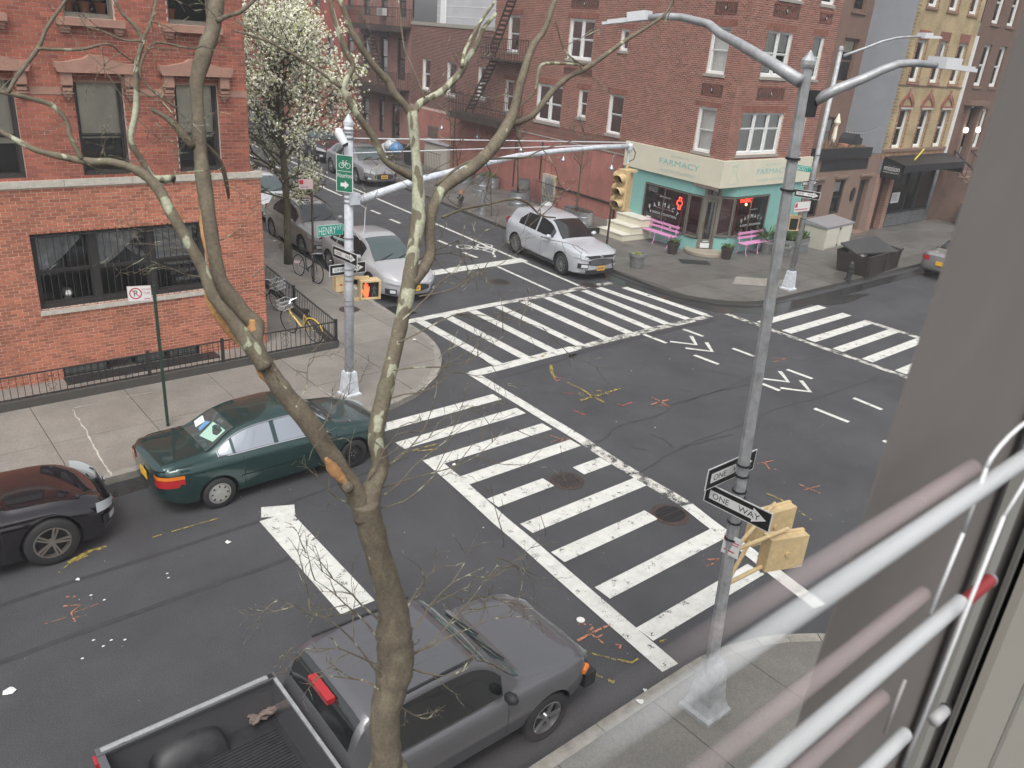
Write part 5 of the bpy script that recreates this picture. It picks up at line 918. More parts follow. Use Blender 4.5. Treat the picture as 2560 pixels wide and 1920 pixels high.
blob(hb, f, [q(*p) for p in hp_], .0065); hb.build('red_hand', 'handred', pw)
q = lambda x, y: (u0+w*(.54+.34*x), z0+h*(.12+.76*y)); b = MB(); b.tube([f(*q(.5, .85), .008), f(*q(.5, .87), .008)], h*.06, 8)
for p_, r_ in (((.5, .75), (.45, .45)), ((.45, .45), (.2, .05)), ((.45, .45), (.75, .05)), ((.5, .7), (.2, .5)), ((.5, .7), (.8, .52))): b.bar(f(*q(*p_), .0075), f(*q(*r_), .0075), .022, .003, up=f.n)
b.build('walking_figure', mat('unlit_figure', (.09, .1, .1), .5), pw); b = MB(); b.bar((WPX, WPY, z1+.03), f((u0+u1)/2, z1+.03, -.1), .05); b.bar((WPX, WPY, z0-.03), f((u0+u1)/2, z0-.03, -.1), .05); b.build('bracket', 'signyellow', pw)
pw2 = thing('pedestrian_signal', 'yellow pedestrian signal seen from its stickered side, left of the white pole', 'pedestrian signal')
f = Fr((WPX, WPY+.05, 0), (.97, -.25, 0), (-.25, -.97, 0)); (u0, z1), (u1, z0) = f.at('U', 1108, 520), f.at('U', 1215, 700)
MB().fbox(f, u0, u1+.02, z0+.02, z1, -.28, -.02).build('housing', 'signyellow', pw2); b = MB(); b.fbox(f, u0+.07, u0+.12, z0+.14, z0+.17, -.02, -.017); b.build('sticker', 'signred', pw2); b = MB(); b.bar((WPX, WPY, z1), f(u0+.1, z1, -.12), .05); b.bar((WPX, WPY, z0), f(u0+.1, z0, -.12), .05); b.build('bracket', 'signyellow', pw2)
# the green pole with the no-parking sign
gp = thing('parking_sign', 'no parking sign on a dark green drilled post at the kerb beside the green sedan', 'sign', (3.97, 13.6, .12)); b = MB(); b.box((0, 0, 1.31), (.045, .045, 2.64)); [b.box((0, 0, .25+.11*i), (.05, .018, .018)) for i in range(22)]; b.build('post', 'greenpost', gp)
f = Fr((3.97, 13.56, 0), (.97, -.25, 0), (-.25, -.97, 0)); fz = Fr((0, -.03, -.12), (.97, -.25, 0), (-.25, -.97, 0))
(u0, z1), (u1, z0) = f.at('E', 875, 700), f.at('E', 1055, 820); z1 = (f.at('E', 875, 700)[1]+f.at('E', 1045, 712)[1])/2; z0 = (f.at('E', 885, 800)[1]+f.at('E', 1055, 822)[1])/2
o = signplate(fz, u0, u1, z0, z1, 0, 'signwhite', 'pinksign', gp, bw=.008); w, h = u1-u0, z1-z0; b = MB(); fring(b, fz, u0+.34*w, z0+.52*h, h*.3, h*.07, .004, 24); b.bar(fz(u0+.34*w-h*.22, z0+.52*h+h*.22, .004), fz(u0+.34*w+h*.22, z0+.52*h-h*.22, .004), h*.05, .002, up=fz.n); b.bar(fz(u0+.68*w, z0+.15*h, .004), fz(u0+.94*w, z0+.15*h, .004), .012, .002, up=fz.n); b.build('no_parking_symbol', 'signred', gp)
text('lettering', 'P', fz, u0+.27*w, u0+.42*w, z0+.34*h, .0045, 'signblack', gp, h*.38); text('lettering', '8:30-10AM', fz, u0+.62*w, u0+.97*w, z0+.72*h, .0045, 'signred', gp, h*.1); text('lettering', 'TUES', fz, u0+.66*w, u0+.94*w, z0+.45*h, .0045, 'signred', gp, h*.14)
# brown post with parking sign and the locked bicycle
bp_ = thing('parking_sign', 'small pinkish no parking sign on a rusty brown post beside the beige SUV', 'sign', (10.33, 20.42, .12)); MB().box((0, 0, 1.27), (.05, .04, 2.55)).build('post', 'ironrust', bp_)
f = Fr((10.33, 20.38, 0), (.98, -.2, 0), (-.2, -.98, 0)); fz = Fr((0, -.03, -.12), (.98, -.2, 0), (-.2, -.98, 0)); (u0, z1), (u1, z0) = f.at('S', 590, 600), f.at('S', 790, 735)
signplate(fz, u0, u1, z0, z1, 0, 'pinksign', 'pinksign', bp_); w, h = u1-u0, z1-z0; b = MB(); b.fbox(fz, u0+.05*w, u0+.33*w, z0+.5*h, z0+.93*h, .003, .004); b.build('red_square', 'signred', bp_); b = MB(); b.bar(fz(u0+.15*w, z0+.22*h, .004), fz(u0+.7*w, z0+.22*h, .004), .014, .002, up=fz.n); b.build('double_arrow', 'navy', bp_)
# near pole with twin lamps on the right
NB = V3((6.6, 3.62, .12)); top_ = atY('D', 640, 470, 3.62); tp = thing('street_lamp', 'tall grey street lamp with two arms leaning over the near corner', 'street lamp', tuple(NB)); K = top_-NB
at = lambda z: K*(z-.12)/(top_[2]-.12)
b = MB(); b.tube([at(.7), top_-NB], [.072, .042], 8); b.build('pole', 'galvgrey', tp); MB().lathe(K+V3((0, 0, -.02)), [(.05, 0), (.056, .02), (.056, .05), (.03, .085), (.008, .12), (0, .125)], 8).build('pole_cap', 'galvgrey', tp)
MB().lathe((0, 0, 0), [(.3, 0), (.3, .05), (.26, .09), (.21, .2), (.15, .62), (.13, .7), (.1, .74)], 4, rz=math.pi/4).build('pole_base', 'galvgrey', tp)
b = MB(); [b.lathe(at(z), [(.085-.004*z, -.008), (.085-.004*z, .01)], 12) for z in (2.55, 2.75, 3.05, 3.12, 3.3, 3.42, 6.3, 6.05)]; b.build('clamp_band', 'black', tp)
def lamp_head(p, d, par, s=1):
    d = nrm(d); e = nrm(np.cross(d, (0, 0, 1))); u = np.cross(e, d); b = MB(); o = V3(p)-e*.13*s-u*.03*s
    b.obox(o, d*.3*s, e*.26*s, u*.13*s); b.obox(o+d*.3*s+e*.03*s, d*.34*s, e*.2*s, u*.06*s); b.obox(o+d*.62*s+e*.05*s, d*.12*s, e*.15*s, u*.04*s)
    return b.build('lamp_head', 'whitem', par)
def armline(pts): return [atY(k, x, y, Y)-NB for k, x, y, Y in pts]
P1 = armline((('D', 580, 590, 3.62), ('D', 400, 475, 3.9), ('D', 150, 325, 4.3), ('D', 0, 245, 4.6), ('C', 1980, 210, 4.85), ('C', 1750, 150, 5.1), ('C', 1600, 140, 5.3), ('C', 1460, 155, 5.45)))
MB().tube(P1, [.05, .046, .042, .038, .036, .032, .03, .028], 12).build('lamp_arm', 'galvgrey', tp, smooth=True); lamp_head(P1[-1], P1[-1]-P1[-2]+V3((0, .0, .0)), tp, .62)
P2 = armline((('D', 690, 735, 3.6), ('D', 850, 650, 3.5), ('D', 1050, 570, 3.4), ('D', 1180, 510, 3.3), ('D', 1300, 465, 3.25), ('D', 1420, 458, 3.2), ('D', 1570, 475, 3.15)))
MB().tube(P2, [.044, .04, .036, .034, .03, .028, .026], 12).build('lamp_arm', 'galvgrey', tp, smooth=True); lamp_head(P2[-1], P2[-1]-P2[-2], tp, .66); zc_ = P2[0][2]+.12; c_ = at(zc_); MB().obox(V3((c_[0]+.02, c_[1]-.04, c_[2]-.12)), (P2[0][0]-c_[0]-.0, 0, 0), (0, .08, 0), (0, 0, .2)).build('arm_bracket', 'rubber', tp)
PB = lambda z: NB+at(z)
ow('ONE WAY sign partly behind the near grey pole, upper of the two', (PB(3.2)[0], PB(3.2)[1]+.12), (1, 0), ('AE', 240, 330), ('AE', 465, 330)) if 0 else None
t = thing('one_way_sign', 'ONE WAY sign partly behind the near grey lamp pole, upper of the two', 'sign'); f = Fr((6.7, 3.75, 0), (1, 0, 0), (0, -1, 0)); c = [f.at('AE', 245, 325), f.at('AE', 470, 240), f.at('AE', 235, 420), f.at('AE', 462, 330)]; oneway(f, (c[0][0]+c[2][0])/2, (c[1][0]+c[3][0])/2, (c[2][1]+c[3][1])/2, (c[0][1]+c[1][1])/2, 0, t)
t = thing('one_way_sign', 'large ONE WAY sign in front of the near grey lamp pole, lower of the two', 'sign'); f = Fr((PB(2.8)[0]-.1, PB(2.8)[1]-.1, 0), (.08, -1, 0), (-1, -.08, 0)); c = [f.at('AE', 240, 385), f.at('AE', 555, 540), f.at('AE', 222, 470), f.at('AE', 528, 630)]; oneway(f, (c[0][0]+c[2][0])/2, (c[1][0]+c[3][0])/2, (c[2][1]+c[3][1])/2, (c[0][1]+c[1][1])/2, 0, t)
t = thing('parking_sign', 'small white and red parking sign on the near lamp pole under the ONE WAY signs', 'sign'); f = Fr((PB(2.3)[0]-.05, PB(2.3)[1]-.12, 0), (.12, -1, 0), (-1, -.12, 0)); c = [f.at('AE', 330, 595), f.at('AE', 398, 690), f.at('AE', 312, 685), f.at('AE', 375, 780)]
u0, u1, z0, z1 = (c[0][0]+c[2][0])/2, (c[1][0]+c[3][0])/2, (c[2][1]+c[3][1])/2, (c[0][1]+c[1][1])/2; signplate(f, u0, u1, z0, z1, 0, 'signwhite', 'signwhite', t); w, h = u1-u0, z1-z0; b = MB(); fring(b, f, u0+.25*w, z1-.22*h, .03, .012, .004); b.fbox(f, u0+.12*w, u0+.75*w, z0+.2*h, z0+.26*h, .003, .005); b.fbox(f, u0+.5*w, u0+.95*w, z1-.3*h, z1-.26*h, .003, .005); b.fbox(f, u0+.5*w, u0+.9*w, z1-.42*h, z1-.38*h, .003, .005); b.build('red_print', 'signred', t)
for i, (lab, cx1, cy1, cx2, cy2, Y) in enumerate((('yellow pedestrian signal seen from behind, nearer of the two on the grey lamp pole', 530, 640, 700, 825, 3.45), ('yellow pedestrian signal seen from behind, farther of the two on the grey lamp pole', 475, 520, 640, 690, 3.95))):
    t = thing('pedestrian_signal', lab, 'pedestrian signal'); f = Fr((7.2, Y, 0), (.93, -.36, 0) if i == 0 else (.98, -.2, 0), (-.36, -.93, 0) if i == 0 else (-.2, -.98, 0)); a, c = f.at('AE', cx1, (cy1+cy2)/2), f.at('AE', cx2, (cy1+cy2)/2); zt = f.at('AE', (cx1+cx2)/2, cy1)[1]; zb = f.at('AE', (cx1+cx2)/2, cy2-15)[1]
    m = MB(); m.fbox(f, a[0], c[0], zb+.04, zt-.04, -.11, 0); m.fbox(f, a[0]-.012, c[0]+.012, zb+.028, zt-.028, -.14, -.1); m.build('housing', 'signyellow', t); MB().cyl(f((a[0]+c[0])/2, (zt+zb)/2, 0), f((a[0]+c[0])/2, (zt+zb)/2, .02), .03, n=10).build('back_cap', 'signyellow', t)
    b = MB(); mu = (a[0]+c[0])/2; b.tube([PB(zt-.0), f(mu, zt+.03, -.08)], .022, 8); b.tube([PB(zb+.06), f(a[0]+.04, zb+.07, -.08)], .024, 8); b.build('bracket', 'signyellow', t)
# far lamp pole on the shop corner
FPX, FPY = 23.59, 13.35
fp = thing('street_lamp', 'far grey street lamp with a single long arm on the shop corner', 'street lamp', (FPX, FPY, .12)); b = MB(); b.tube([(0, 0, .4), (0, 0, 7.2)], [.09, .065], 10); b.build('pole', 'galvgrey', fp, smooth=True)
MB().lathe((0, 0, 0), [(.28, 0), (.28, .05), (.22, .07), (.16, .58), (.14, .62)], 4, rz=math.pi/4).build('pole_base', 'polewhite', fp); MB().lathe((0, 0, 7.2), [(.07, 0), (.08, .03), (.07, .1), (.03, .14)], 10).build('pole_cap', 'galvgrey', fp)
P3 = [atY(k, x, y, Y)-V3((FPX, FPY, .12)) for k, x, y, Y in (('AA', 45, 670, 13.35), ('AA', 300, 580, 13.1), ('AA', 500, 500, 12.85), ('AA', 680, 455, 12.6), ('AA', 850, 440, 12.4), ('AA', 970, 443, 12.3))]
MB().tube(P3, [.045, .04, .035, .032, .03, .028], 8).build('lamp_arm', 'galvgrey', fp, smooth=True); lamp_head(P3[-1], P3[-1]-P3[-2], fp, 1.15)
b = MB(); [b.lathe((0, 0, z), [(.09, 0), (.09, .015)], 10) for z in (4.25, 3.5, 2.3)]; b.build('clamp_band', 'black', fp)
street_sign('green SACKETT ST name sign on the far lamp pole', (FPX, FPY-.08), (.3, -1), (('V', 1940, 240), ('V', 2100, 325)), 'SACKETT')
ow('ONE WAY arrow sign in front of the far lamp pole, lower of its two', (FPX-.09, FPY-.05), (.35, -1), ('V', 1927, 480), ('V', 2165, 595)); ow('ONE WAY arrow sign behind the far lamp pole, upper of its two', (FPX, FPY+.1), (1, 0), ('V', 2000, 405), ('V', 2145, 445))
t = thing('parking_sign', 'white and red parking sign under the ONE WAY signs on the far lamp pole', 'sign'); f = Fr((FPX-.05, FPY-.1, 0), (1, -.05, 0), (-.05, -1, 0)); a, c = f.at('V', 1930, 615), f.at('V', 2065, 700); signplate(f, a[0], c[0], c[1], a[1], 0, 'signwhite', 'signred', t, bw=.008); b = MB(); b.fbox(f, a[0]+.03, a[0]+.15, a[1]-.17, a[1]-.04, .003, .005); b.fbox(f, a[0]+.04, c[0]-.12, c[1]+.06, c[1]+.09, .003, .005); b.build('red_print', 'signred', t)
t = thing('pedestrian_signal', 'yellow pedestrian signal on the far lamp pole above the metal trough', 'pedestrian signal'); f = Fr((FPX-.1, FPY+.05, 0), (.8, -.6, 0), (-.6, -.8, 0)); a, c = f.at('V', 1872, 760), f.at('V', 1930, 895); m = MB(); m.fbox(f, a[0], c[0]+.03, c[1], a[1], -.15, .05); m.build('housing', 'signyellow', t); MB().fbox(f, a[0]+.03, c[0], c[1]+.03, a[1]-.03, .05, .056).build('display', 'signblack', t); b = MB(); b.bar((FPX, FPY, a[1]+.03), f(a[0], a[1]+.05, 0), .05); b.bar((FPX, FPY, c[1]+.03), f(a[0], c[1]+.02, 0), .05); b.build('bracket', 'signyellow', t)
t = thing('thin_post', 'thin dark metal post at the kerb behind the parked silver SUV', 'post'); MB().bar((20.25, 18.45, .12), (20.25, 18.45, 2.95), .05, up=(1, 0, 0)).build('post', 'ironrust', t)
# ---------------------------------------------------------------- vehicles
def pchip(keys):
    x = np.array([k[0] for k in keys], float); y = np.array([k[1] for k in keys], float); h = np.diff(x); d = np.diff(y)/h; m = np.zeros(len(x))
    for i in range(1, len(x)-1):
        if d[i-1]*d[i] > 0: w1, w2 = 2*h[i]+h[i-1], h[i]+2*h[i-1]; m[i] = (w1+w2)/(w1/d[i-1]+w2/d[i])
    m[0], m[-1] = d[0], d[-1]
    def f(t):
        t = min(max(t, x[0]), x[-1]); i = min(max(int(np.searchsorted(x, t))-1, 0), len(x)-2); s = (t-x[i])/h[i]
        return float((2*s**3-3*s**2+1)*y[i]+(s**3-2*s**2+s)*h[i]*m[i]+(-2*s**3+3*s**2)*y[i+1]+(s**3-s**2)*h[i]*m[i+1])
    return f
class Body:                                             # x runs from the tail (0) to the nose (L), z up, y left
    def __init__(s, sp):
        s.L = sp['L']; s.w = pchip(sp['w']); s.belt = pchip(sp['belt']); s.top = pchip(sp['top']); s.bot = pchip(sp['bot']); s.wr = pchip(sp['wr']); s.sp = sp
    def section(s, x):
        w, zb, zt, z0 = s.w(x), s.belt(x), s.top(x), s.bot(x); h = max(.02, zt-zb); wr = min(s.wr(x), w*.93); r = min(.075, h*.55); zs = z0+(zb-z0)
        return [(w*.84, z0), (w*.955, z0+.05), (w*.995, z0+(zb-z0)*.35), (w, z0+(zb-z0)*.58), (w*.99, z0+(zb-z0)*.82), (w*.95, zb-.012), (w*.915, zb+min(.015, h*.2)),
                (w*.915+(wr-w*.915)*.5, zb+(h-r)*.52), (wr, zt-r), (wr*.95, zt-r*.42), (wr*.8, zt-r*.16), (wr*.4, zt-.004), (0, zt)]
    def side_y(s, x, z):
        P = s.section(x)
        for (y0, z0), (y1, z1) in zip(P[:-1], P[1:]):
            if z0 <= z <= z1 and z1 > z0: return y0+(y1-y0)*(z-z0)/(z1-z0)
        return P[0][0] if z < P[0][1] else 0
    def top_z(s, x, y):
        P = s.section(x)[5:]
        for (y0, z0), (y1, z1) in zip(P[:-1], P[1:]):
            if y1 <= abs(y) <= y0 and y0 > y1: return z0+(z1-z0)*(y0-abs(y))/(y0-y1)
        return P[0][1]
    def xf(s, y, front=True):                            # where the plan outline of nose or tail lies for a given y
        L = s.L; y = abs(y); a, b = (L*.72, L) if front else (L*.28, 0)
        if s.w(b)*.99 >= y: return b
        for _ in range(22):
            m = (a+b)/2
            if s.w(m)*.99 >= y: a = m
            else: b = m
        return a
def patch(fn, u0, u1, lo, hi, n, m):
    vs = []; fs = []
    for i in range(n+1):
        u = u0+(u1-u0)*i/n; a, b = lo(u), hi(u)
        for j in range(m+1): vs.append(fn(u, a+(b-a)*j/m))
    for i in range(n):
        for j in range(m): fs.append((i*(m+1)+j, (i+1)*(m+1)+j, (i+1)*(m+1)+j+1, i*(m+1)+j+1))
    return vs, fs
def spatch(B, name, x0, x1, lo, hi, mt, par, off=.006, n=14, m=4, side=1):
    fn = lambda x, z: (x, side*(B.side_y(x, z)+off), z+off*.3); b = MB(); b.add(*patch(fn, x0, x1, lo, hi, n, m)); o = b.build(name, mt, par, smooth=True); return o
def tpatch(B, name, x0, x1, wf, mt, par, off=.006, n=10, m=8):
    fn = lambda x, y: (x+off*.4*(1 if x > B.L*.5 else -1), y, B.top_z(x, y)+off); b = MB(); b.add(*patch(fn, x0, x1, lambda x: -wf(x), lambda x: wf(x), n, m)); return b.build(name, mt, par, smooth=True)
def fpatch(B, name, y0, y1, lo, hi, mt, par, off=.012, front=True, n=10, m=3, bend=0):
    sg = 1 if front else -1; fn = lambda y, z: (B.xf(y, front)+sg*(off+.04), y, z); b = MB(); b.add(*patch(fn, y0, y1, lo, hi, n, m)); return b.build(name, mt, par, smooth=True)
def wheel(par, x, y, r, side, style, wd=.2):
    o = MB(); prof = [(r*.66, -wd/2+.01), (r*.93, -wd/2), (r, -wd/2+.03), (r, wd/2-.03), (r*.93, wd/2), (r*.68, wd/2-.005)]; n = 32; b = MB()
    for q, yy in prof:
        for k in range(n): t = 2*math.pi*k/n; b.v.append((q*math.cos(t), side*yy, q*math.sin(t)))
    for i in range(len(prof)-1):
        for k in range(n): k2 = (k+1) % n; b.f.append((i*n+k, i*n+k2, (i+1)*n+k2, (i+1)*n+k)); b.m.append(0)
    wl = b.build('wheel', 'tyre', par, smooth=True); wl.location = (x, y, r)
    b = MB(); R = r*.68; yo = wd/2-.015
    b.tube([(0, side*(yo-.12), 0), (0, side*(yo-.1), 0)], R*.97, 28, 1)
    for k in range(28):                                   # bright outer lip
        t, t2 = 2*math.pi*k/28, 2*math.pi*(k+1)/28; b.add([(R*math.cos(t), side*yo, R*math.sin(t)), (R*math.cos(t2), side*yo, R*math.sin(t2)), (R*.9*math.cos(t2), side*(yo+.004), R*.9*math.sin(t2)), (R*.9*math.cos(t), side*(yo+.004), R*.9*math.sin(t)), (R*.86*math.cos(t2), side*(yo-.08), R*.86*math.sin(t2)), (R*.86*math.cos(t), side*(yo-.08), R*.86*math.sin(t))], [(0, 1, 2, 3), (3, 2, 4, 5)], 0)
    kind, ns = style[:2]
    if kind == 'cap':
        b.tube([(0, side*(yo-.03), 0), (0, side*(yo+.004), 0)], [R*.88, R*.8], 28)
        for k in range(ns): t = 2*math.pi*k/ns; c = V3((R*.68*math.cos(t), side*(yo+.006), R*.68*math.sin(t))); b.tube([c, c+V3((0, side*.002, 0))], R*.1, 8, 1)
        b.tube([(0, side*yo, 0), (0, side*(yo+.012), 0)], R*.22, 12)
    elif kind == 'steel':
        b.tube([(0, side*(yo-.05), 0), (0, side*(yo-.02), 0)], [R*.85, R*.6], 24, 0)
        for k in range(ns): t = 2*math.pi*k/ns; c = V3((R*.68*math.cos(t), side*(yo-.02), R*.68*math.sin(t))); b.tube([c, c+V3((0, side*.004, 0))], R*.08, 6, 1)
        for k in range(5): t = 2*math.pi*k/5; c = V3((R*.25*math.cos(t), side*(yo-.02), R*.25*math.sin(t))); b.tube([c, c+V3((0, side*.01, 0))], R*.05, 6, 2)
    else:
        b.tube([(0, side*(yo-.05), 0), (0, side*(yo-.002), 0)], [R*.24, R*.17], 14)
        for k in range(ns):
            for dt in ((-.12, .12) if kind == 'twin' else (0,)):
                t = 2*math.pi*k/ns; p = V3((R*.12*math.cos(t+dt*3), side*(yo-.02), R*.12*math.sin(t+dt*3))); q = V3((R*.93*math.cos(t+dt), side*(yo-.004), R*.93*math.sin(t+dt))); b.bar(p, q, R*(.1 if kind == 'twin' else .085 if kind == 'thin' else .17), .03, up=(0, 1, 0))
    rm = {'cap': 'hubcap', 'steel': 'steelrim'}.get(kind, 'rim'); o = b.build('rim', [style[2] if len(style) > 2 else rm, 'iron', 'galv'], wl); return wl
STYLES = {}
def car(label, sp, loc, rz, sc, cat='car', group=None, name='parked_car'):
    B = Body(sp); L = B.L; t = thing(name, label, cat, loc, rz, group, sc); g = sp
    xs = sorted(set(np.round(np.concatenate([np.linspace(0, L, 64), np.linspace(0, .35, 9), np.linspace(L-.35, L, 9)]), 3))); b = MB(); ns = 13
    secs = [B.section(x) for x in xs]; rings = []
    def full(P, x): return [(x, y, z) for y, z in P]+[(x, -y, z) for y, z in P[-2::-1]]
    P0 = secs[0]; zc = (P0[0][1]+P0[-1][1])/2
    rings.append(full([(y*.86, zc+(z-zc)*.88) for y, z in P0], xs[0]-.035))
    rings += [full(P, x) for P, x in zip(secs, xs)]; P1 = secs[-1]; zc = (P1[0][1]+P1[-1][1])/2; rings.append(full([(y*.86, zc+(z-zc)*.86) for y, z in P1], xs[-1]+.035))
    nr = len(rings[0]); vs = [p for r in rings for p in r]; fs = []
    for i in range(len(rings)-1):
        for j in range(nr-1): fs.append((i*nr+j, i*nr+j+1, (i+1)*nr+j+1, (i+1)*nr+j))
        fs.append((i*nr+nr-1, i*nr, (i+1)*nr, (i+1)*nr+nr-1))
    fs.append(tuple(range(nr))[::-1]); fs.append(tuple((len(rings)-1)*nr+j for j in range(nr))); b.add(vs, fs)
    body = b.build('body', [g['paint'], 'black'], t, smooth=True)
    bm = bmesh.new(); bm.from_mesh(body.data); bmesh.ops.recalc_face_normals(bm, faces=bm.faces); bm.to_mesh(body.data); bm.free()
    cut = MB(); rw = g['r']+g.get('gap', .055)
    for x in g.get('cutx', g['wx']):
        for s_ in (1, -1): cut.tube([(x, s_*(B.w(x)+.2), g['r']+.01), (x, s_*(B.w(x)-.27), g['r']+.01)], rw, 28)
    co = cut.build('cutter', 'black'); bm = bmesh.new(); bm.from_mesh(co.data); bmesh.ops.recalc_face_normals(bm, faces=bm.faces); bm.to_mesh(co.data); bm.free()
    mo = body.modifiers.new('b', 'BOOLEAN'); mo.object = co; mo.operation = 'DIFFERENCE'; mo.solver = 'EXACT'; co.matrix_world = Matrix(); 
    pm = body.parent; body.parent = None; bpy.context.view_layer.update(); dg = bpy.context.evaluated_depsgraph_get(); me = bpy.data.meshes.new_from_object(body.evaluated_get(dg)); body.modifiers.clear(); body.data = me; body.parent = pm; bpy.data.objects.remove(co)
    me.materials.clear(); me.materials.append(M[g['paint']] if isinstance(g['paint'], str) else g['paint']); me.materials.append(M['black'])
    for p in me.polygons:
        c = p.center
        for x in g['wx']:
            if (c[0]-x)**2+(c[2]-g['r']-.01)**2 < (rw*1.003)**2 and (abs(c[1]) < B.w(x)*.93 or abs((c[0]-x)**2+(c[2]-g['r']-.01)**2-rw*rw) < .004 and abs(p.normal[1]) < .3): p.material_index = 1
    auto(body, 38)
    # lower dark trim, door lines, glass
    for s_ in (1, -1):
        if g.get('cladding'): spatch(B, 'side_cladding', g['wx'][0]+rw, g['wx'][1]-rw, lambda x: B.bot(x)+.02, lambda x: B.bot(x)+.17, 'rubber', body, .008, side=s_)
        for x in g['doors']: spatch(B, 'door_gap', x, x+.012, lambda x: B.bot(x)+.12, lambda x: B.belt(x)-.01, 'black', body, .002, 1, 8, side=s_)
        for x in g.get('handles', ()): z = B.belt(x)-.09; MB().bar((x-.09, s_*(B.side_y(x, z)+.022), z), (x+.09, s_*(B.side_y(x, z)+.022), z), .03, .022).build('door_handle', g['paint'], body)
        if g.get('moulding'): spatch(B, 'side_moulding', g['wx'][0]+rw+.05, g['wx'][1]-rw-.05, lambda x: .47, lambda x: .53, g['moulding'], body, .014, side=s_)
        for k, (xa, xb, mrg) in enumerate(g['glass']):   # side windows between the belt and the roof edge
            hiN = lambda x: B.section(x)[8][1]-.02; loN = lambda x: B.belt(x)+.05
            def hi(x, hiN=hiN, loN=loN): return max(loN(x)+.004, min(hiN(x), g['gtop'](x) if 'gtop' in g else 9))
            spatch(B, 'side_window', xa, xb, loN, hi, g.get('sglass', 'carglass'), body, .007, 16, 5, side=s_)
        if g.get('chromeline'):
            xa, xb = g['glass'][0][0], g['glass'][-1][1]; pts = [(x, s_*(B.side_y(x, B.belt(x)+.04)+.012), B.belt(x)+.04) for x in np.linspace(xa-.02, xb+.02, 14)]+[(x, s_*(B.side_y(x, max(B.belt(x)+.06, B.section(x)[8][1]-.012))+.01), max(B.belt(x)+.06, B.section(x)[8][1]-.012)) for x in np.linspace(xb, xa-.02, 24)]; pts.append(pts[0]); MB().tube(pts, .013, 6).build('chrome_strip', 'chrome', body)
        mx_ = g['mirror']; z = B.belt(mx_)+.07; y = B.w(mx_)*.93; m = MB(); m.tube([(mx_-.02, s_*(y+.02), z+.02), (mx_-.01, s_*(y+.06), z+.03), (mx_, s_*(y+.15), z+.04), (mx_+.01, s_*(y+.21), z+.04)], [.02, .065, .075, .04], 10); m.build('wing_mirror', g.get('mirrorpaint', g['paint']), body, smooth=True)
    a, c = g['ws']; tpatch(B, 'windscreen', a+.05, c-.03, lambda x: B.section(x)[8][0]*.9+(.04*(x-a)/(c-a)), g.get('wglass', 'shieldglass'), body, .009)
    a, c = g['rw']; tpatch(B, 'rear_window', a+.03, c-.05, lambda x: B.section(x)[8][0]*.88, g.get('rglass', 'carglass'), body, .009)
    wa = MB(); xw = g['ws'][1]-.02
    for y0, y1 in ((-.45, .05), (.1, .55)): wa.bar((xw, y0, B.top_z(xw, y0)+.025), (xw-.22, y1, B.top_z(xw-.22, y1)+.02), .02, .012)
    wa.build('wiper', 'black', body)
    fpatch(B, 'front_bumper_grille', -g['gw'], g['gw'], lambda y: g['gz'][0]+.06*abs(y/g['gw'])**3, lambda y: g['gz'][1]-.05*abs(y/g['gw'])**3, 'rubber', body, .008)
    if 'gz2' in g: fpatch(B, 'upper_grille', -g['gw2'], g['gw2'], lambda y: g['gz2'][0], lambda y: g['gz2'][1], 'rubber', body, .008); MB().bar((L+.045, -g['gw2']*.9, g['gz2'][0]-.01), (L+.045, g['gw2']*.9, g['gz2'][0]-.01), .02, .02).build('chrome_bar', 'chrome', body)
    if g.get('slats'): b = MB(); [b.bar((L+.055, -g['gw']*.85, z), (L+.055, g['gw']*.85, z), .006, .006) for z in np.linspace(g['gz'][0]+.04, g['gz'][1]-.04, 5)]; b.build('grille_bar', 'galvgrey', body)
    MB().tube([(L+.05, 0, g['ez']), (L+.075, 0, g['ez'])], [.06, .05], 14).build('badge', 'chrome', body) if 'ez' in g else None
    MB().box((L+.075, 0, g['gz'][0]+g.get('pz', .1)), (.01, .31, .15)).build('licence_plate', 'plate', body); b = MB(); [b.box((L+.082, .09-.04*i, g['gz'][0]+g.get('pz', .1)), (.003, .02, .07)) for i in range(6)]; b.build('plate_lettering', 'navy', body)
    if g.get('lowtrim'): fpatch(B, 'lower_bumper_trim', -B.w(L)*1.12, B.w(L)*1.12, lambda y: B.bot(L)-.0, lambda y: g['lowtrim'], 'rubber', body, .01)
    for s_ in (1, -1):
        hl = g['hl']; y0, y1 = hl[0], hl[1]
        fn = lambda q: s_*q
        fpatch(B, 'headlight', s_*y0, s_*y1, lambda y: hl[2]+(hl[4]-hl[2])*abs(abs(y)-y0)/(y1-y0), lambda y: hl[3]+(hl[5]-hl[3])*abs(abs(y)-y0)/(y1-y0), 'lampglass', body, .006, n=10)
        if 'fog' in g: fpatch(B, 'fog_light', s_*g['fog'][0], s_*g['fog'][1], lambda y: g['fog'][2], lambda y: g['fog'][3], 'rubber', body, .006, n=4); fpatch(B, 'fog_lens', s_*(g['fog'][0]+.03), s_*(g['fog'][1]-.08), lambda y: g['fog'][2]+.03, lambda y: g['fog'][3]-.03, 'lampglass', body, .014, n=3)
        tl = g['tl']; fpatch(B, 'tail_light', s_*tl[0], s_*tl[1], lambda y: tl[2], lambda y: tl[3], 'red', body, .006, front=False, n=8)
        if g.get('tlorange'): fpatch(B, 'rear_indicator', s_*tl[0], s_*tl[1], lambda y: tl[3]+.004, lambda y: tl[3]+.07, 'orange', body, .006, front=False, n=8)
        for x in g.get('cutx', g['wx']): wheel(t, x, s_*(B.w(x)-.11), g['r'], s_, g['rims'][0 if x == g['wx'][0] else 1])
    MB().box((-.065, 0, g.get('rpz', .75)), (.01, .31, .15)).build('rear_plate', 'plate', body)
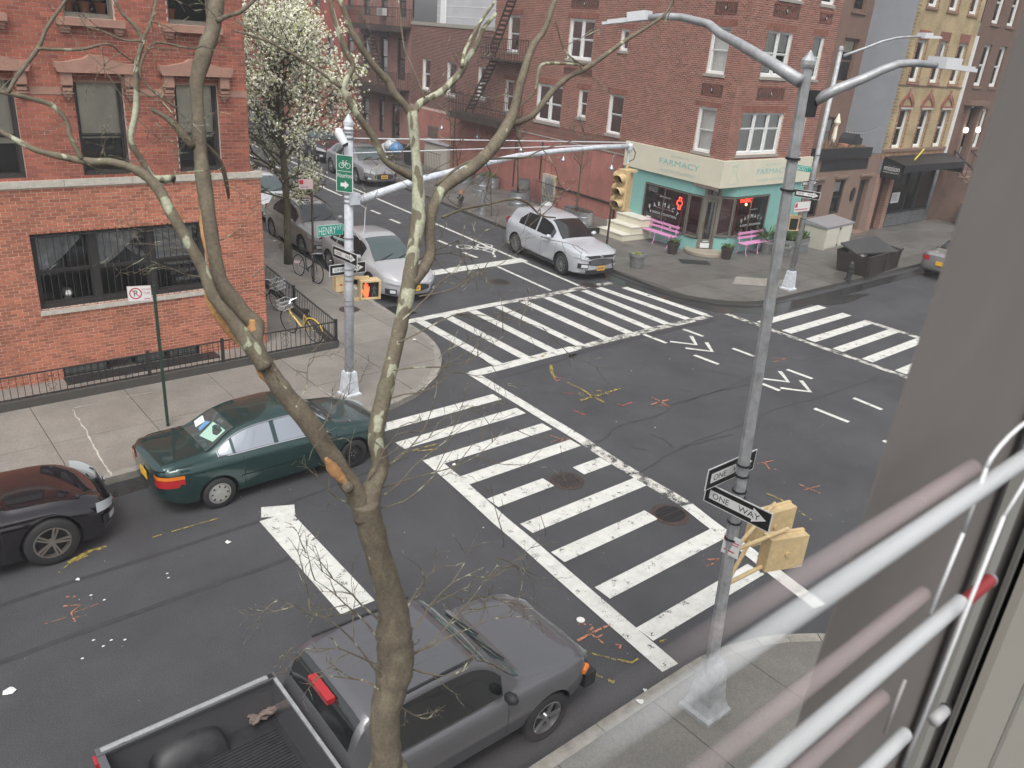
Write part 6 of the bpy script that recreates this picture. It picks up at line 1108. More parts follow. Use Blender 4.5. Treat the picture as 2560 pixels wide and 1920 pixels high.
    if g.get('rails'):
        for s_ in (1, -1): xr = g['rails']; MB().tube([(x, s_*B.section(x)[8][0]*.93, B.section(x)[9][1]+.05) for x in np.linspace(xr[0], xr[1], 8)], .016, 6).build('roof_rail', 'black', body)
    MB().tube([(g['wx'][0], -.7, g['r']), (g['wx'][0], .7, g['r'])], .03, 6).build('axle', 'black', t)
    return t, B, body
def hatch(L=4.6, W=.88, **k):
    d = dict(L=L, w=[(0, W*.74), (.12, W*.88), (.45, W*.98), (L*.35, W), (L*.72, W), (L-.45, W*.96), (L-.2, W*.86), (L-.06, W*.7), (L, W*.58)], bot=[(0, .34), (.4, .2), (L-.5, .19), (L, .24)])
    d.update(k); return d
sil = paint('car_silver', (.50, .52, .56), .15, .34); gry = paint('car_grey', (.26, .255, .265), .2, .3); dgr = paint('car_dark_green', (.012, .045, .042), .4, .25); blk = paint('car_black', (.012, .009, .013), .3, .1); bei = paint('car_beige_grey', (.42, .41, .39), .12, .33); drk = paint('car_charcoal', (.025, .025, .028), .3, .2); wht = paint('car_white', (.6, .63, .64), .2, .3); trk = paint('truck_grey', (.14, .14, .15), .45, .38); slb = paint('car_dusty_silver', (.24, .235, .24), .2, .35)
SUV = lambda p, **k: hatch(L=4.6, W=.9, paint=p, belt=[(0, 1.02), (.3, 1.08), (1.5, 1.05), (3.4, .98), (3.9, .94), (4.3, .86), (4.5, .78), (4.6, .7)], top=[(0, 1.08), (.05, 1.16), (.4, 1.5), (.6, 1.6), (1.2, 1.65), (2.0, 1.65), (2.55, 1.57), (3.35, 1.12), (3.5, 1.06), (4.0, 1.0), (4.35, .91), (4.52, .82), (4.6, .74)],
    wr=[(0, .6), (.4, .62), (1.2, .62), (2.6, .6), (3.3, .68), (4, .7), (4.6, .5)], wx=(.9, 3.65), r=.36, doors=(1.55, 2.45, 3.3), handles=(1.75, 2.65), glass=[(.95, 1.28, 0), (1.3, 1.98, 0), (2.06, 2.98, 0)], gtop=lambda x: 1.12+(x-.75)*.75, mirror=2.95, wglass='carglass', ws=(2.5, 3.38), rw=(.03, .45), gw=.5, gz=(.5, .72), gw2=.62, gz2=(.76, .84), slats=1, ez=.8, hl=(.48, .86, .68, .77, .76, .9), fog=(.5, .78, .42, .58), tl=(.5, .84, .95, 1.12), rims=(('thin', 10), ('thin', 10)), cladding=1, lowtrim=.38, rpz=.8, pz=-.08, **k)
HAT = lambda p, **k: hatch(L=4.5, W=.87, paint=p, belt=[(0, .9), (.3, .95), (1.5, .93), (3.2, .88), (3.8, .83), (4.2, .74), (4.42, .64), (4.5, .56)], top=[(0, .95), (.15, 1.04), (.7, 1.3), (1.3, 1.43), (2.1, 1.46), (2.6, 1.38), (3.35, 1.0), (3.5, .95), (4.0, .87), (4.3, .77), (4.45, .67), (4.5, .6)],
    wr=[(0, .6), (.6, .56), (1.5, .57), (2.6, .56), (3.3, .66), (4, .7), (4.5, .5)], wx=(.85, 3.5), r=.32, doors=(1.4, 2.35, 3.25), handles=(1.6, 2.55), glass=[(.75, 1.2, 0), (1.28, 1.9, 0), (1.98, 2.85, 0)], mirror=2.95, ws=(2.45, 3.45), rw=(.12, .85), gw=.44, gz=(.34, .55), ez=.64, hl=(.42, .8, .55, .64, .62, .76), fog=(.55, .78, .3, .45), tl=(.4, .8, .82, .96), rims=(('twin', 5), ('twin', 5)), rpz=.65, pz=.1, **k)
SED = lambda p, **k: hatch(L=4.42, W=.85, paint=p, belt=[(0, .84), (.3, .9), (1.5, .9), (3.0, .86), (3.7, .8), (4.15, .7), (4.35, .62), (4.42, .56)], top=[(0, .9), (.08, .96), (.75, 1.0), (.82, 1.02), (1.35, 1.3), (1.7, 1.37), (2.3, 1.39), (2.6, 1.34), (3.2, .96), (3.3, .92), (3.8, .85), (4.2, .75), (4.36, .66), (4.42, .6)],
    wr=[(0, .66), (.8, .62), (1.4, .53), (2.4, .53), (3.1, .62), (3.6, .68), (4.42, .5)], wx=(.9, 3.52), r=.29, doors=(1.35, 2.25, 3.15), handles=(1.5, 2.45), glass=[(.98, 1.2, 0), (1.25, 1.95, 0), (2.03, 2.8, 0)], mirror=2.9, ws=(2.52, 3.25), rw=(.78, 1.4), gw=.34, gz=(.32, .45), ez=.6, hl=(.4, .76, .52, .62, .55, .66), tl=(.48, .82, .6, .74), rims=(('cap', 8), ('steel', 12)), rpz=.62, pz=.1, **k)
# silver SUV at the shop corner: nose toward the viewer
H = math.radians
rz_ = lambda p, q: math.atan2(q[1]-p[1], q[0]-p[0])
def place(sp, rear, front, side, sc):                   # rear and front tyre contacts of the visible side give the place and heading
    a = rz_(rear, front); R = V3((*rear, 0)); d = V3((math.cos(a), math.sin(a), 0)); n = V3((-d[1], d[0], 0)); wm = pchip(sp['w'])(sp['wx'][0])-.02
    o = R-d*sp['wx'][0]*sc-n*side*wm*sc; return tuple(o), a
s_ = SUV(sil, rails=None); loc, a = place(s_, (18.27, 20.92), (17.94, 18.27), -1, .985); car('silver SUV parked facing the crosswalk beside the shop corner', s_, loc, a, .985)
s_ = HAT(gry); loc, a = place(s_, (19.78, 37.0), (19.52, 34.09), -1, 1.09); car('grey hatchback parked on the far kerb behind the silver SUV', s_, loc, a, 1.09)
s_ = HAT(drk, sglass='carglass'); car('dark grey car nose to tail behind the grey hatchback on the far kerb', s_, (21.75, 44.4, 0), a, 1.09)
s_ = SUV(blk); loc, a2 = place(s_, (20.75, 49.0), (20.34, 45.6), -1, 1.12); car('black SUV parked on the far kerb at the edge of the blossom', s_, (21.95, 50.6, 0), a, 1.12)
s_ = HAT(gry); car('dark hatchback with a light bonnet parked by the kerb next to the locked bicycle', dict(s_, paint=paint('car_silver_warm', (.45, .45, .47), .15, .33)), (12.32, 22.35, 0), H(-93.5), 1.0)
s_ = SUV(bei, rails=(.6, 2.6)); s_.update(cladding=0, lowtrim=None); loc, a = place(s_, (11.47, 25.79), (11.61, 23.49), 1, .86); car('beige SUV with roof rails parked behind the blossoming tree', s_, (12.45, 26.75, 0), H(-93), .9)
s_ = HAT(wht); car('white car parked behind the beige SUV at the brick corner', s_, (13.15, 32.3, 0), H(-93), .98)
# green sedan in front of the corner house
s_ = SED(dgr, chromeline=1, moulding=dgr, tlorange=1, rglass='shieldglass', sglass='sideglass'); loc, a = place(s_, (3.79, 10.72), (6.12, 10.75), -1, .89)
ct, CB, cbody = car('dark green four-door sedan parked by the left kerb with papers under its rear window', s_, loc, a, .89)
for nm, pts, m_ in (('papers', [(.98, -.45), (1.22, -.42), (1.18, .02), (.9, -.05)], mat('mint_paper', (.35, .55, .45), .7)), ('papers', [(.95, .25), (1.1, .2), (1.15, .42), (1.0, .45)], 'signwhite'), ('papers', [(.95, .05), (1.15, .08), (1.12, .2), (.97, .18)], 'bluebag')):
    b = MB(); b.add([(x, y, CB.top_z(x, y)+.013) for x, y in pts], [(0, 1, 2, 3)]); b.build(nm, m_, cbody)
# glossy black car cut by the left edge
s_ = SUV(blk); s_.update(cladding=0, gz2=(.72, .76), top=[(0, 1.0), (.3, 1.35), (1.0, 1.55), (1.8, 1.58), (2.3, 1.5), (3.0, 1.12), (3.15, 1.06), (3.8, 1.02), (4.2, .93), (4.45, .8), (4.6, .68)], belt=[(0, .95), (1.5, .98), (3.0, .93), (3.7, .9), (4.1, .82), (4.4, .72), (4.6, .62)], ws=(2.35, 3.05), rims=(('twin', 5, 'bronzerim'), ('twin', 5, 'bronzerim')), r=.4, hl=(.4, .82, .6, .72, .68, .86), lowtrim=None, doors=(1.2, 2.1, 3.0), glass=[(.55, 1.0, 0), (1.1, 1.7, 0), (1.8, 2.6, 0)], mirror=2.7)
sc_ = .86; car('glossy black car with a bronze alloy wheel cut off by the left edge', s_, (1.46-3.65*sc_, 10.54+.88*sc_, 0), H(0), sc_)
# silver sedan seen from behind at the right
s_ = SED(slb); s_.update(tl=(.42, .82, .68, .84)); car('dusty silver sedan seen from behind at the far kerb by the window jamb', s_, (30.6, 11.6, 0), H(0), 1.0)
car('dark car mostly hidden in front of the dusty silver sedan', SED(drk), (36.5, 11.7, 0), H(0), 1.0) if 0 else None
# pickup truck in the foreground
ts = .82; tx, ty = .9, 5.22
tsp = dict(L=3.72, paint=trk, w=[(0, .9), (.3, .92), (1.5, .93), (2.4, .94), (3.2, .93), (3.5, .88), (3.66, .76), (3.72, .66)], bot=[(0, .42), (3.3, .42), (3.72, .5)], belt=[(0, 1.1), (1.2, 1.1), (2.0, 1.1), (2.8, 1.07), (3.4, 1.0), (3.72, .86)],
    top=[(0, 1.2), (.03, 1.34), (.18, 1.7), (.34, 1.79), (.9, 1.83), (1.6, 1.8), (1.85, 1.71), (2.4, 1.25), (2.55, 1.19), (3.0, 1.14), (3.45, 1.05), (3.65, .96), (3.72, .9)], wr=[(0, .8), (.3, .76), (1.8, .74), (2.4, .8), (3, .8), (3.72, .6)], wx=(2.88, 2.881), cutx=(2.88,), r=.37, doors=(.35, 2.15), handles=(.55,), glass=[(.45, 2.1, 0)], mirror=2.12, ws=(1.76, 2.46), rw=(.02, .27), gw=.4, gz=(.62, .8), hl=(.45, .84, .68, .86, .7, .86), tl=(.0, .01, 1.0, 1.01), rims=(('spoke', 5), ('spoke', 5)), gap=.06, rpz=.8, pz=-.1, mirrorpaint='rubber')
tt, TB, tbody = car('dark grey pickup truck with an empty open bed in the foreground', tsp, (tx+1.64, ty, 0), H(-.3), ts, cat='pickup truck', name='pickup_truck')
for o in list(tt.children):
    if o.name.startswith(('rear_plate',)): bpy.data.objects.remove(o)
bl, hwid, zr, zf = -2.05, .93, 1.28, .72
b = MB()
for s_ in (1, -1):
    b.obox((bl, s_*hwid, .5), (-bl-.05, 0, 0), (0, -s_*.05, 0), (0, 0, zr-.5)); b.obox((bl, s_*(hwid+.005), zr), (-bl-.05, 0, 0), (0, -s_*.11, 0), (0, 0, .03))
b.obox((bl, -hwid, .5), (.05, 0, 0), (0, 2*hwid, 0), (0, 0, zr-.5)); b.obox((bl-.005, -hwid+.06, zr), (.08, 0, 0), (0, 2*hwid-.12, 0), (0, 0, .02)); b.obox((-.1, -hwid+.02, .5), (.05, 0, 0), (0, 2*hwid-.04, 0), (0, 0, zr-.5)); b.build('bed_wall', trk, tt)
b = MB(); [b.obox((bl+.05, s_*(hwid-.02), zr+.031), (-bl-.2, 0, 0), (0, -s_*.06, 0), (0, 0, .012)) for s_ in (1, -1)]; b.obox((-.1, -hwid+.1, zr), (.04, 0, 0), (0, 2*hwid-.2, 0), (0, 0, .03)); b.build('bed_rail_cap', 'galvgrey', tt)
b = MB(); b.obox((bl+.05, -hwid+.05, zf-.03), (-bl-.15, 0, 0), (0, 2*hwid-.1, 0), (0, 0, .03)); [b.obox((bl+.08, -.62+.044*i, zf), (-bl-.25, 0, 0), (0, .022, 0), (0, 0, .012)) for i in range(29)]; b.build('bed_floor', 'bedliner', tt)
for s_ in (1, -1):
    b = MB(); n = 12; vs = []
    for k in range(n+1): t_ = math.pi*k/n; x = -1.15-.42*math.cos(t_); z = zf+.3*math.sin(t_)**.6; vs += [(x, s_*(hwid-.05), z), (x, s_*(hwid-.24), z-.03*math.sin(t_)), (x, s_*(hwid-.3), zf)]
    b.add(vs, [(3*k+j, 3*k+3+j, 3*k+4+j, 3*k+1+j) for k in range(n) for j in (0, 1)]); b.build('wheel_housing', 'bedliner', tt, smooth=True); wheel(tt, -1.15, s_*(hwid-.12), .37, s_, ('spoke', 5))
    b = MB(); [b.obox((x, s_*(hwid-.01), zr+.032), (.1, 0, 0), (0, -s_*.07, 0), (0, 0, .004)) for x in (bl+.2, -1.0, -.18)]; b.build('stake_pocket', 'black', tt); MB().obox((bl-.03, s_*(hwid-.12), .8), (.04, 0, 0), (0, s_*.13, 0), (0, 0, .42)).build('tail_light', 'red', tt)
MB().obox((.06, -.23, 1.66), (.1, 0, 0), (0, .46, 0), (0, 0, .07)).build('high_brake_light', 'red', tt); MB().box((3.72, 0, .52), (.2, 1.7, .22)).build('front_bumper', 'rubber', tt); MB().box((bl+1.9, 0, .55), (3.7, 1.3, .14)).build('chassis', 'black', tt)
for s_ in (1, -1): b = MB(); b.bar((.35, s_*.7, TB.top_z(.5, .66)+.03), (1.7, s_*.68, TB.top_z(1.6, .66)+.03), .03, .012); b.build('roof_drip_rail', 'black', tt); MB().tube([(3.5, s_*.885, .8), (3.62, s_*.82, .8)], [.04, .05], 8).build('side_marker', 'orange', tt)
for y in (-.4, -.2, .0, .2, .4): MB().tube([(x, y, TB.top_z(x, y)) for x in (.5, .8, 1.1, 1.4)], .008, 6).build('roof_rib', trk, tt)
lo = thing('dusty_rope', 'dusty tangled rope and a bent grey pipe lying in the truck bed', 'rope', tuple(gr('N', 250, 1240, .72*ts+.04))); c = V3((0, 0, 0)); b = MB()
for i in range(5): b.tube([V3((-.22+.05*j, .03*math.sin(j*1.7+i)+.05*math.sin(i), .02+.015*i+.02*math.sin(j+i))) for j in range(9)], .018, 6)
b.build('rope', 'cordage', lo); MB().tube([(.12, -.06, .03), (.2, -.04, .05), (.28, 0, .08), (.31, .06, .1), (.28, .1, .12)], .02, 8).build('pipe', 'galvgrey', lo)
# bicycles
def bicycle(label, loc, rz, frame, basket=True, lean=0, drop=False, cat='bicycle', sc=1):
    t = thing('bicycle', label, cat, loc, rz, None, sc); t.rotation_euler = (lean, 0, rz); R = .33; hub = [(-.5, 0, R), (.52, 0, R)]
    for h in hub:
        n = 28; b = MB(); b.tube([(h[0]+R*math.cos(2*math.pi*k/n), 0, R+R*math.sin(2*math.pi*k/n)) for k in range(n+1)], .018, 6, caps=False); w = b.build('wheel', 'tyre', t); b = MB(); [b.bar(h, (h[0]+R*.97*math.cos(a), (.02 if i % 2 else -.02), R+R*.97*math.sin(a)), .003) for i, a in enumerate(np.linspace(0, 6.2, 22))]; b.tube([(h[0], -.04, R), (h[0], .04, R)], .025, 8)
        b.tube([(h[0]+R*.93*math.cos(2*math.pi*k/n), 0, R+R*.93*math.sin(2*math.pi*k/n)) for k in range(n+1)], .007, 5, caps=False); b.build('rim', 'galv', w)
    b = MB(); bb_, st_, hd, hd2 = (-.05, 0, .28), (-.18, 0, .72), (.38, 0, .78), (.42, 0, .66)
    for p, q, r in ((bb_, st_, .016), (bb_, hd2, .024 if not drop else .018), (hd, hd2, .02), (bb_, hub[0], .01), (st_, hub[0], .009), ((.39, 0, .7), hub[1], .013), (bb_, (-.05, .06, .26), .012)): b.tube([p, q], r, 8)
    if drop: b.tube([st_, hd], .016, 8)
    b.build('frame', frame, t); MB().tube([(-.2, 0, .76), (-.22, 0, .84)], .012, 6).tube([(-.34, 0, .86), (-.28, 0, .87), (-.14, 0, .87), (-.06, 0, .855)], [.075, .07, .035, .02], 8).build('saddle', 'black', t)
    hb = MB()
    if drop: hb.tube([(.5, -.2, .78), (.54, -.21, .86), (.44, -.2, .9), (.4, 0, .9), (.44, .2, .9), (.54, .21, .86), (.5, .2, .78)], .014, 6)
    else: hb.tube([(.24, -.27, .98), (.34, -.25, 1.0), (.42, -.1, .96), (.4, 0, .88), (.42, .1, .96), (.34, .25, 1.0), (.24, .27, .98)], .012, 6); hb.tube([(.38, 0, .78), (.4, 0, .9)], .013, 6)
    hb.build('handlebar', 'chrome', t); MB().tube([(-.05, -.08, .28), (-.05, .08, .28)], .012, 6).tube([(-.05, .05, .28), (-.05, .052, .28)], .09, 14).bar((-.05, .07, .28), (.06, .07, .16), .02).bar((.03, .06, .16), (.1, .12, .16), .04, .02).build('crank', 'galv', t)
    if basket:
        b = MB(); x0, x1, w, z0, z1 = .45, .72, .17, .72, .96
        for z in (z0, (z0+z1)/2, z1): [b.bar(p, q, .009) for p, q in (((x0, -w, z), (x1, -w, z)), ((x1, -w, z), (x1, w, z)), ((x1, w, z), (x0, w, z)), ((x0, w, z), (x0, -w, z)))]
        for i in range(7): y = -w+2*w*i/6; b.bar((x1, y, z0), (x1, y, z1), .005); b.bar((x0, y, z0), (x0, y, z1), .005); b.bar((x0, y, z0), (x1, y, z0), .005)
        for i in range(5): x = x0+(x1-x0)*i/4; b.bar((x, -w, z0), (x, -w, z1), .005); b.bar((x, w, z0), (x, w, z1), .005)
        b.build('basket', 'whitem', t)
    if not drop: b = MB(); b.tube([(-.5+.37*math.cos(a), 0, .33+.37*math.sin(a)) for a in np.linspace(.3, 2.9, 12)], .02, 5); b.build('mudguard', frame, t)
    return t
bicycle('yellow bicycle with a white wire basket leaning in the fenced yard corner', (8.07, 16.55, .12), H(104), 'bikeyellow', lean=H(-8), sc=.86)
bicycle('black bicycle with a white basket half hidden behind the brick corner', (8.25, 18.95, .12), H(-72), 'black', lean=H(6), sc=.9)
bicycle('black racing bicycle with white handlebar tape locked to the brown sign post', (10.3, 20.75, .12), H(-84), 'black', basket=False, drop=True, lean=H(-4), sc=.92)
# ---------------------------------------------------------------- the big bare plane tree in the foreground
pt = thing('plane_tree', 'large bare plane tree with torn orange wood and mottled bark in front of the street', 'tree')
def pw_(x, y, Y, w):
    p = atY('Q', x, y, Y); return p, w*1.1573/2/F_PX*abs((p-EYE)@AX[2])
def smoothline(pts, k=4):
    P = np.array(pts, float); out = []
    for i in range(len(P)-1):
        a, b, c, d = P[max(i-1, 0)], P[i], P[i+1], P[min(i+2, len(P)-1)]
        for j in range(k): t = j/k; out.append(.5*((2*b)+(-a+c)*t+(2*a-5*b+4*c-d)*t*t+(-a+3*b-3*c+d)*t**3))
    out.append(P[-1]); return out
def limb(name, pts, Y0, Y1, pale, n=12, wig=.0, par=pt, m='bark_plane'):
    L = smoothline(pts); N = len(L); P, R = [], []
    for i, (x, y, w) in enumerate(L):
        p, r = pw_(x, y, Y0+(Y1-Y0)*i/(N-1), w); P.append(p); R.append(max(r*(1+rng.normal(0, .045)), .0015))
    pl_ = [pale[0]+(pale[1]-pale[0])*i/(N-1) for i in range(N)]
    b = MB(); b.tube(P, R, n, pale=pl_); o = b.build(name, m, par, smooth=True); return o
g0 = atY('Q', 838, 1659, 3.4)
b = MB(); b.tube([(g0[0]-.03, 3.4, .1), (g0[0]-.02, 3.4, .35), (g0[0], 3.4, 1.2), g0], [.3, .2, .15, .135], 14, pale=[-.1]*4); b.build('trunk', 'bark_plane', pt, smooth=True)
limb('trunk', [(838, 1675, 64), (833, 1600, 63), (832, 1540, 64), (846, 1480, 72), (855, 1425, 80), (851, 1370, 76), (850, 1325, 66), (838, 1270, 57), (815, 1190, 55), (797, 1120, 57), (790, 1085, 56)], 3.4, 3.4, (-.14, -.12), 16)
limb('limb', [(792, 1120, 50), (765, 1060, 43), (715, 985, 42), (665, 910, 45), (615, 850, 42), (580, 800, 38), (550, 745, 37), (553, 705, 36), (520, 670, 36), (478, 610, 33), (462, 540, 31), (450, 460, 30), (440, 390, 34), (432, 320, 30), (428, 250, 28), (425, 180, 30), (440, 120, 34), (460, 60, 32), (470, -10, 30)], 3.4, 4.3, (-.12, -.2), 14)
limb('limb', [(575, 795, 36), (540, 745, 34), (500, 690, 26), (460, 640, 24), (438, 580, 24), (405, 520, 24), (370, 460, 24), (340, 405, 23), (300, 370, 20), (240, 350, 17), (200, 350, 18), (150, 342, 14), (80, 325, 12), (30, 300, 11), (-20, 272, 10)], 3.62, 4.2, (-.08, .06), 12)
Lf = [([(177, 345, 12), (152, 295, 11), (144, 262, 11), (112, 227, 12), (62, 212, 11), (0, 198, 10)], .0), ([(18, 200, 9), (37, 165, 9), (82, 105, 9), (100, 62, 8), (125, 25, 7), (145, -5, 6)], -.1), ([(370, 385, 16), (332, 385, 15), (307, 347, 13), (282, 305, 14), (292, 250, 13), (295, 200, 12), (295, 140, 11), (307, 87, 10), (287, 52, 9), (265, 30, 7), (248, 0, 6)], .1),
    ([(307, 90, 7), (327, 45, 6), (338, -5, 5)], -.1), ([(418, 318, 20), (370, 262, 15), (325, 235, 9)], -.15), ([(384, 235, 6), (325, 192, 5), (302, 155, 5), (320, 105, 5), (345, 92, 5), (412, 105, 4), (435, 100, 3)], -.1), ([(312, 87, 5), (270, 87, 4), (220, 67, 4), (187, 57, 3), (172, 37, 2)], -.1), ([(82, 105, 7), (120, 107, 6), (175, 107, 6), (232, 95, 5), (262, 115, 4), (290, 135, 4)], 0), ([(437, 305, 9), (475, 347, 9), (490, 400, 9), (494, 428, 5)], -.2), ([(470, 45, 12), (490, 35, 10), (520, 25, 9), (555, -5, 8)], -.1), ([(355, 395, 8), (372, 382, 13), (374, 392, 9)], .1),
    ([(345, 300, 2), (300, 260, 2.5), (265, 210, 2.5), (225, 150, 2)], 0), ([(378, 250, 4), (345, 220, 3), (290, 190, 2.5), (255, 160, 2)], 0)]
for pts, pa in Lf: limb('branch', pts, 4.05, 4.15, (pa, pa), 8)
limb('limb', [(797, 1100, 46), (806, 1050, 42), (822, 1005, 38), (812, 940, 37), (828, 860, 36), (850, 770, 33), (868, 690, 31), (884, 610, 33), (893, 540, 29), (904, 470, 31), (903, 400, 26), (898, 330, 22), (890, 240, 22)], 3.4, 3.8, (-.1, .2), 14)
Rt = [([(892, 250, 20), (870, 222, 17), (850, 200, 17), (838, 175, 17), (806, 140, 14), (773, 91, 16), (756, 58, 13), (734, -5, 12)], .0), ([(892, 248, 18), (905, 225, 16), (928, 212, 15), (956, 196, 15), (993, 158, 16), (1008, 131, 13), (1031, 93, 12), (1043, 63, 10), (1071, 30, 8)], .12), ([(998, 145, 9), (1006, 106, 8), (1038, 48, 7), (1068, 5, 6)], .05), ([(918, 212, 4), (893, 151, 4), (873, 101, 4), (861, 0, 3)], .05),
    ([(898, 385, 22), (863, 368, 16), (833, 348, 14), (818, 318, 14), (801, 288, 15), (768, 243, 15), (751, 213, 14), (741, 191, 14), (753, 163, 13), (763, 143, 12), (751, 118, 12), (736, 81, 11), (723, 43, 10), (712, -5, 9)], .06), ([(738, 190, 8), (693, 156, 7), (643, 123, 7), (593, 96, 6), (556, 81, 5), (505, 66, 4)], -.05), ([(593, 96, 4), (563, 76, 4), (510, 45, 3)], -.1), ([(738, 170, 3), (725, 130, 3), (735, 90, 2)], -.1)]
for pts, pa in Rt: limb('branch', pts, 3.8, 3.95, (pa, pa), 10)
limb('limb', [(888, 612, 30), (915, 580, 27), (930, 545, 24), (928, 500, 23), (935, 450, 24), (960, 405, 25), (1010, 370, 26), (1055, 330, 27), (1085, 290, 26), (1105, 252, 22), (1114, 225, 19), (1130, 162, 17), (1150, 102, 15), (1177, 62, 13), (1200, -5, 11)], 3.62, 4.0, (-.06, -.1), 12)
Rr = [([(1098, 270, 20), (1125, 262, 14), (1152, 248, 13), (1177, 217, 13), (1200, 190, 14), (1230, 165, 12), (1267, 147, 12), (1307, 119, 10), (1352, 87, 9), (1400, 57, 8), (1437, 30, 6), (1455, -5, 5)], -.08), ([(1262, 142, 5), (1235, 125, 4), (1215, 100, 4), (1200, 40, 3)], -.05), ([(1250, 140, 6), (1212, 137, 6), (1172, 139, 7), (1162, 162, 6), (1154, 200, 5), (1120, 232, 4)], .12), ([(955, 470, 6), (1000, 452, 6), (1060, 440, 5), (1107, 430, 5), (1139, 438, 5), (1168, 465, 4), (1200, 470, 3)], -.05), ([(942, 400, 6), (1008, 351, 6), (1085, 342, 5), (1135, 340, 4), (1172, 323, 3), (1250, 300, 2)], -.08), ([(1030, 400, 2.5), (1060, 370, 2)], 0), ([(905, 560, 5), (930, 545, 4), (990, 520, 3)], 0)]
for pts, pa in Rr: limb('branch', pts, 3.98, 4.05, (pa, pa), 8)
def twig(b, x, y, ang, ln, w, Y, dep=2):
    n = 7; P, R = [], []; a = ang; cx_, cy_ = x, y
    for i in range(n+1):
        p, r = pw_(cx_, cy_, Y, max(.9, w*(1-.8*i/n))); P.append(p); R.append(r); a += rng.normal(0, .16); cx_ += math.cos(a)*ln/n; cy_ -= math.sin(a)*ln/n; Y += rng.normal(0, .012)
        if dep and i > 1 and rng.random() < .62: twig(b, cx_, cy_, a+rng.choice([-1, 1])*rng.uniform(.45, .95), ln*rng.uniform(.25, .5), w*.6, Y, dep-1)
    b.tube(P, R, 5, caps=False, pale=-.02)
b = MB()
for x, y, a, ln in ((830, 1470, 125, 260), (825, 1390, 118, 200), (822, 1440, 150, 170), (858, 1400, 60, 260), (862, 1430, 35, 300), (868, 1440, -10, 160), (870, 1420, 15, 250), (820, 1490, 165, 150), (840, 1500, 75, 90), (845, 1510, -50, 90), (865, 1360, 80, 170), (820, 1340, 140, 190)): twig(b, x, y, math.radians(a), ln, 5.5, 3.38)
for x, y, a, ln in ((795, 1090, 30, 300), (800, 1075, 55, 260), (805, 1060, 15, 330), (790, 1050, 75, 150), (812, 1100, -5, 220), (780, 1100, 165, 140), (835, 1010, 40, 240), (760, 1040, 110, 120), (845, 860, 25, 210), (850, 800, 12, 260), (860, 740, 20, 330), (870, 690, 35, 260), (905, 640, 10, 260), (640, 880, 65, 110), (620, 840, 150, 60), (690, 930, 50, 120)): twig(b, x, y, math.radians(a), ln, 4, 3.45)
b.build('twigs', 'bark_plane', pt, kind='stuff')
b = MB()
for _ in range(60):
    L_ = [q for q, _p in Lf+Rt+Rr][rng.integers(0, len(Lf+Rt+Rr))]; i = rng.integers(0, len(L_)); x, y, w = L_[i]; twig(b, x, y, rng.uniform(0, 6.28), rng.uniform(40, 120), 2.6, 4.0+.0*i, 1)
for x, y, a, ln in ((440, 600, 170, 120), (430, 560, 150, 130), (470, 520, 20, 90), (500, 640, 30, 80), (300, 380, 95, 90), (230, 350, 100, 60), (215, 350, 80, 70), (395, 540, 160, 130), (1130, 330, 100, 110), (1000, 380, 130, 110), (930, 430, 150, 120), (920, 380, 30, 140), (900, 300, 200, 120), (1160, 460, 60, 80), (1170, 465, 20, 70), (905, 560, 10, 160), (545, 600, 30, 100), (1100, 200, 200, 90)): twig(b, x, y, math.radians(a), ln, 3, 4.05)
b.build('twigs', 'bark_plane', pt, kind='stuff')
def torn(pts, Y0, Y1, lw):
    L = smoothline(pts); P, R = [], []
    for i, (x, y, w) in enumerate(L):
        p, r = pw_(x, y, Y0+(Y1-Y0)*i/(len(L)-1), w); rl = pw_(x, y, Y0, lw)[1]; R.append(r*.9*(1+rng.normal(0, .07))); P.append(p+nrm(EYE-p)*max(0, rl*1.02-r*.8))
    MB().tube(P, R, 10).build('torn_wood', 'wood', pt, smooth=True)
torn([(433, 375, 5), (436, 400, 15), (438, 460, 19), (442, 510, 17), (450, 560, 6)], 4.12, 3.92, 30); torn([(444, 628, 8), (455, 652, 22), (478, 690, 28), (505, 722, 24), (522, 748, 6)], 3.84, 3.76, 26); torn([(545, 690, 12), (546, 715, 28), (547, 742, 24), (545, 755, 8)], 3.76, 3.72, 36); torn([(556, 765, 10), (562, 785, 26), (570, 810, 22), (580, 830, 5)], 3.7, 3.66, 38); torn([(704, 990, 8), (716, 1008, 28), (734, 1030, 24), (752, 1048, 8)], 3.47, 3.44, 46)
b = MB(); c, r = pw_(751, 1052, 3.43, 26); v = nrm(EYE-c); b.tube([c+v*.03, c+v*.085], [r, r*.85], 14, pale=-.2); b.tube([c+v*.086, c+v*.088], [r*.5, r*.4], 10, pale=-.5); b.build('branch_collar', 'bark_plane', pt, smooth=True)
# ---------------------------------------------------------------- blossoming pear tree
pe = thing('pear_tree', 'street tree covered in white blossom between the brick corner and the parked cars', 'tree', (10.53, 22.44, .12))
tips = []; wood = MB(); lim_n = [0]
def grow(p, d, ln, r, dep):
    n = 4; P = [p]; q = p
    for i in range(n): d = nrm(d+rng.normal(0, .12, 3)+V3((0, 0, .05))); q = q+d*ln/n; P.append(q)
    wood.tube(P, [r*(1-.35*i/n) for i in range(n+1)], 6 if r > .02 else 4, caps=False)
    if dep <= 3: tips.extend([(x, dep) for x in P[1:]])
    if dep == 0: return
    for k in range(rng.integers(2, 4) if dep > 1 else 3):
        t = rng.integers(1, n+1); a = rng.uniform(0, 6.28); u = nrm(np.cross(d, (math.cos(a), math.sin(a), .3))); grow(P[t], nrm(d*.9+u*rng.uniform(.45, .85)), ln*rng.uniform(.6, .82), r*.6, dep-1)
MB().tube([(0, 0, -.05), (.0, 0, .8), (.02, 0, 1.8), (-.02, 0, 2.6), (-.06, 0, 3.3)], [.14, .11, .105, .1, .085], 12).build('trunk', 'bark', pe, smooth=True)
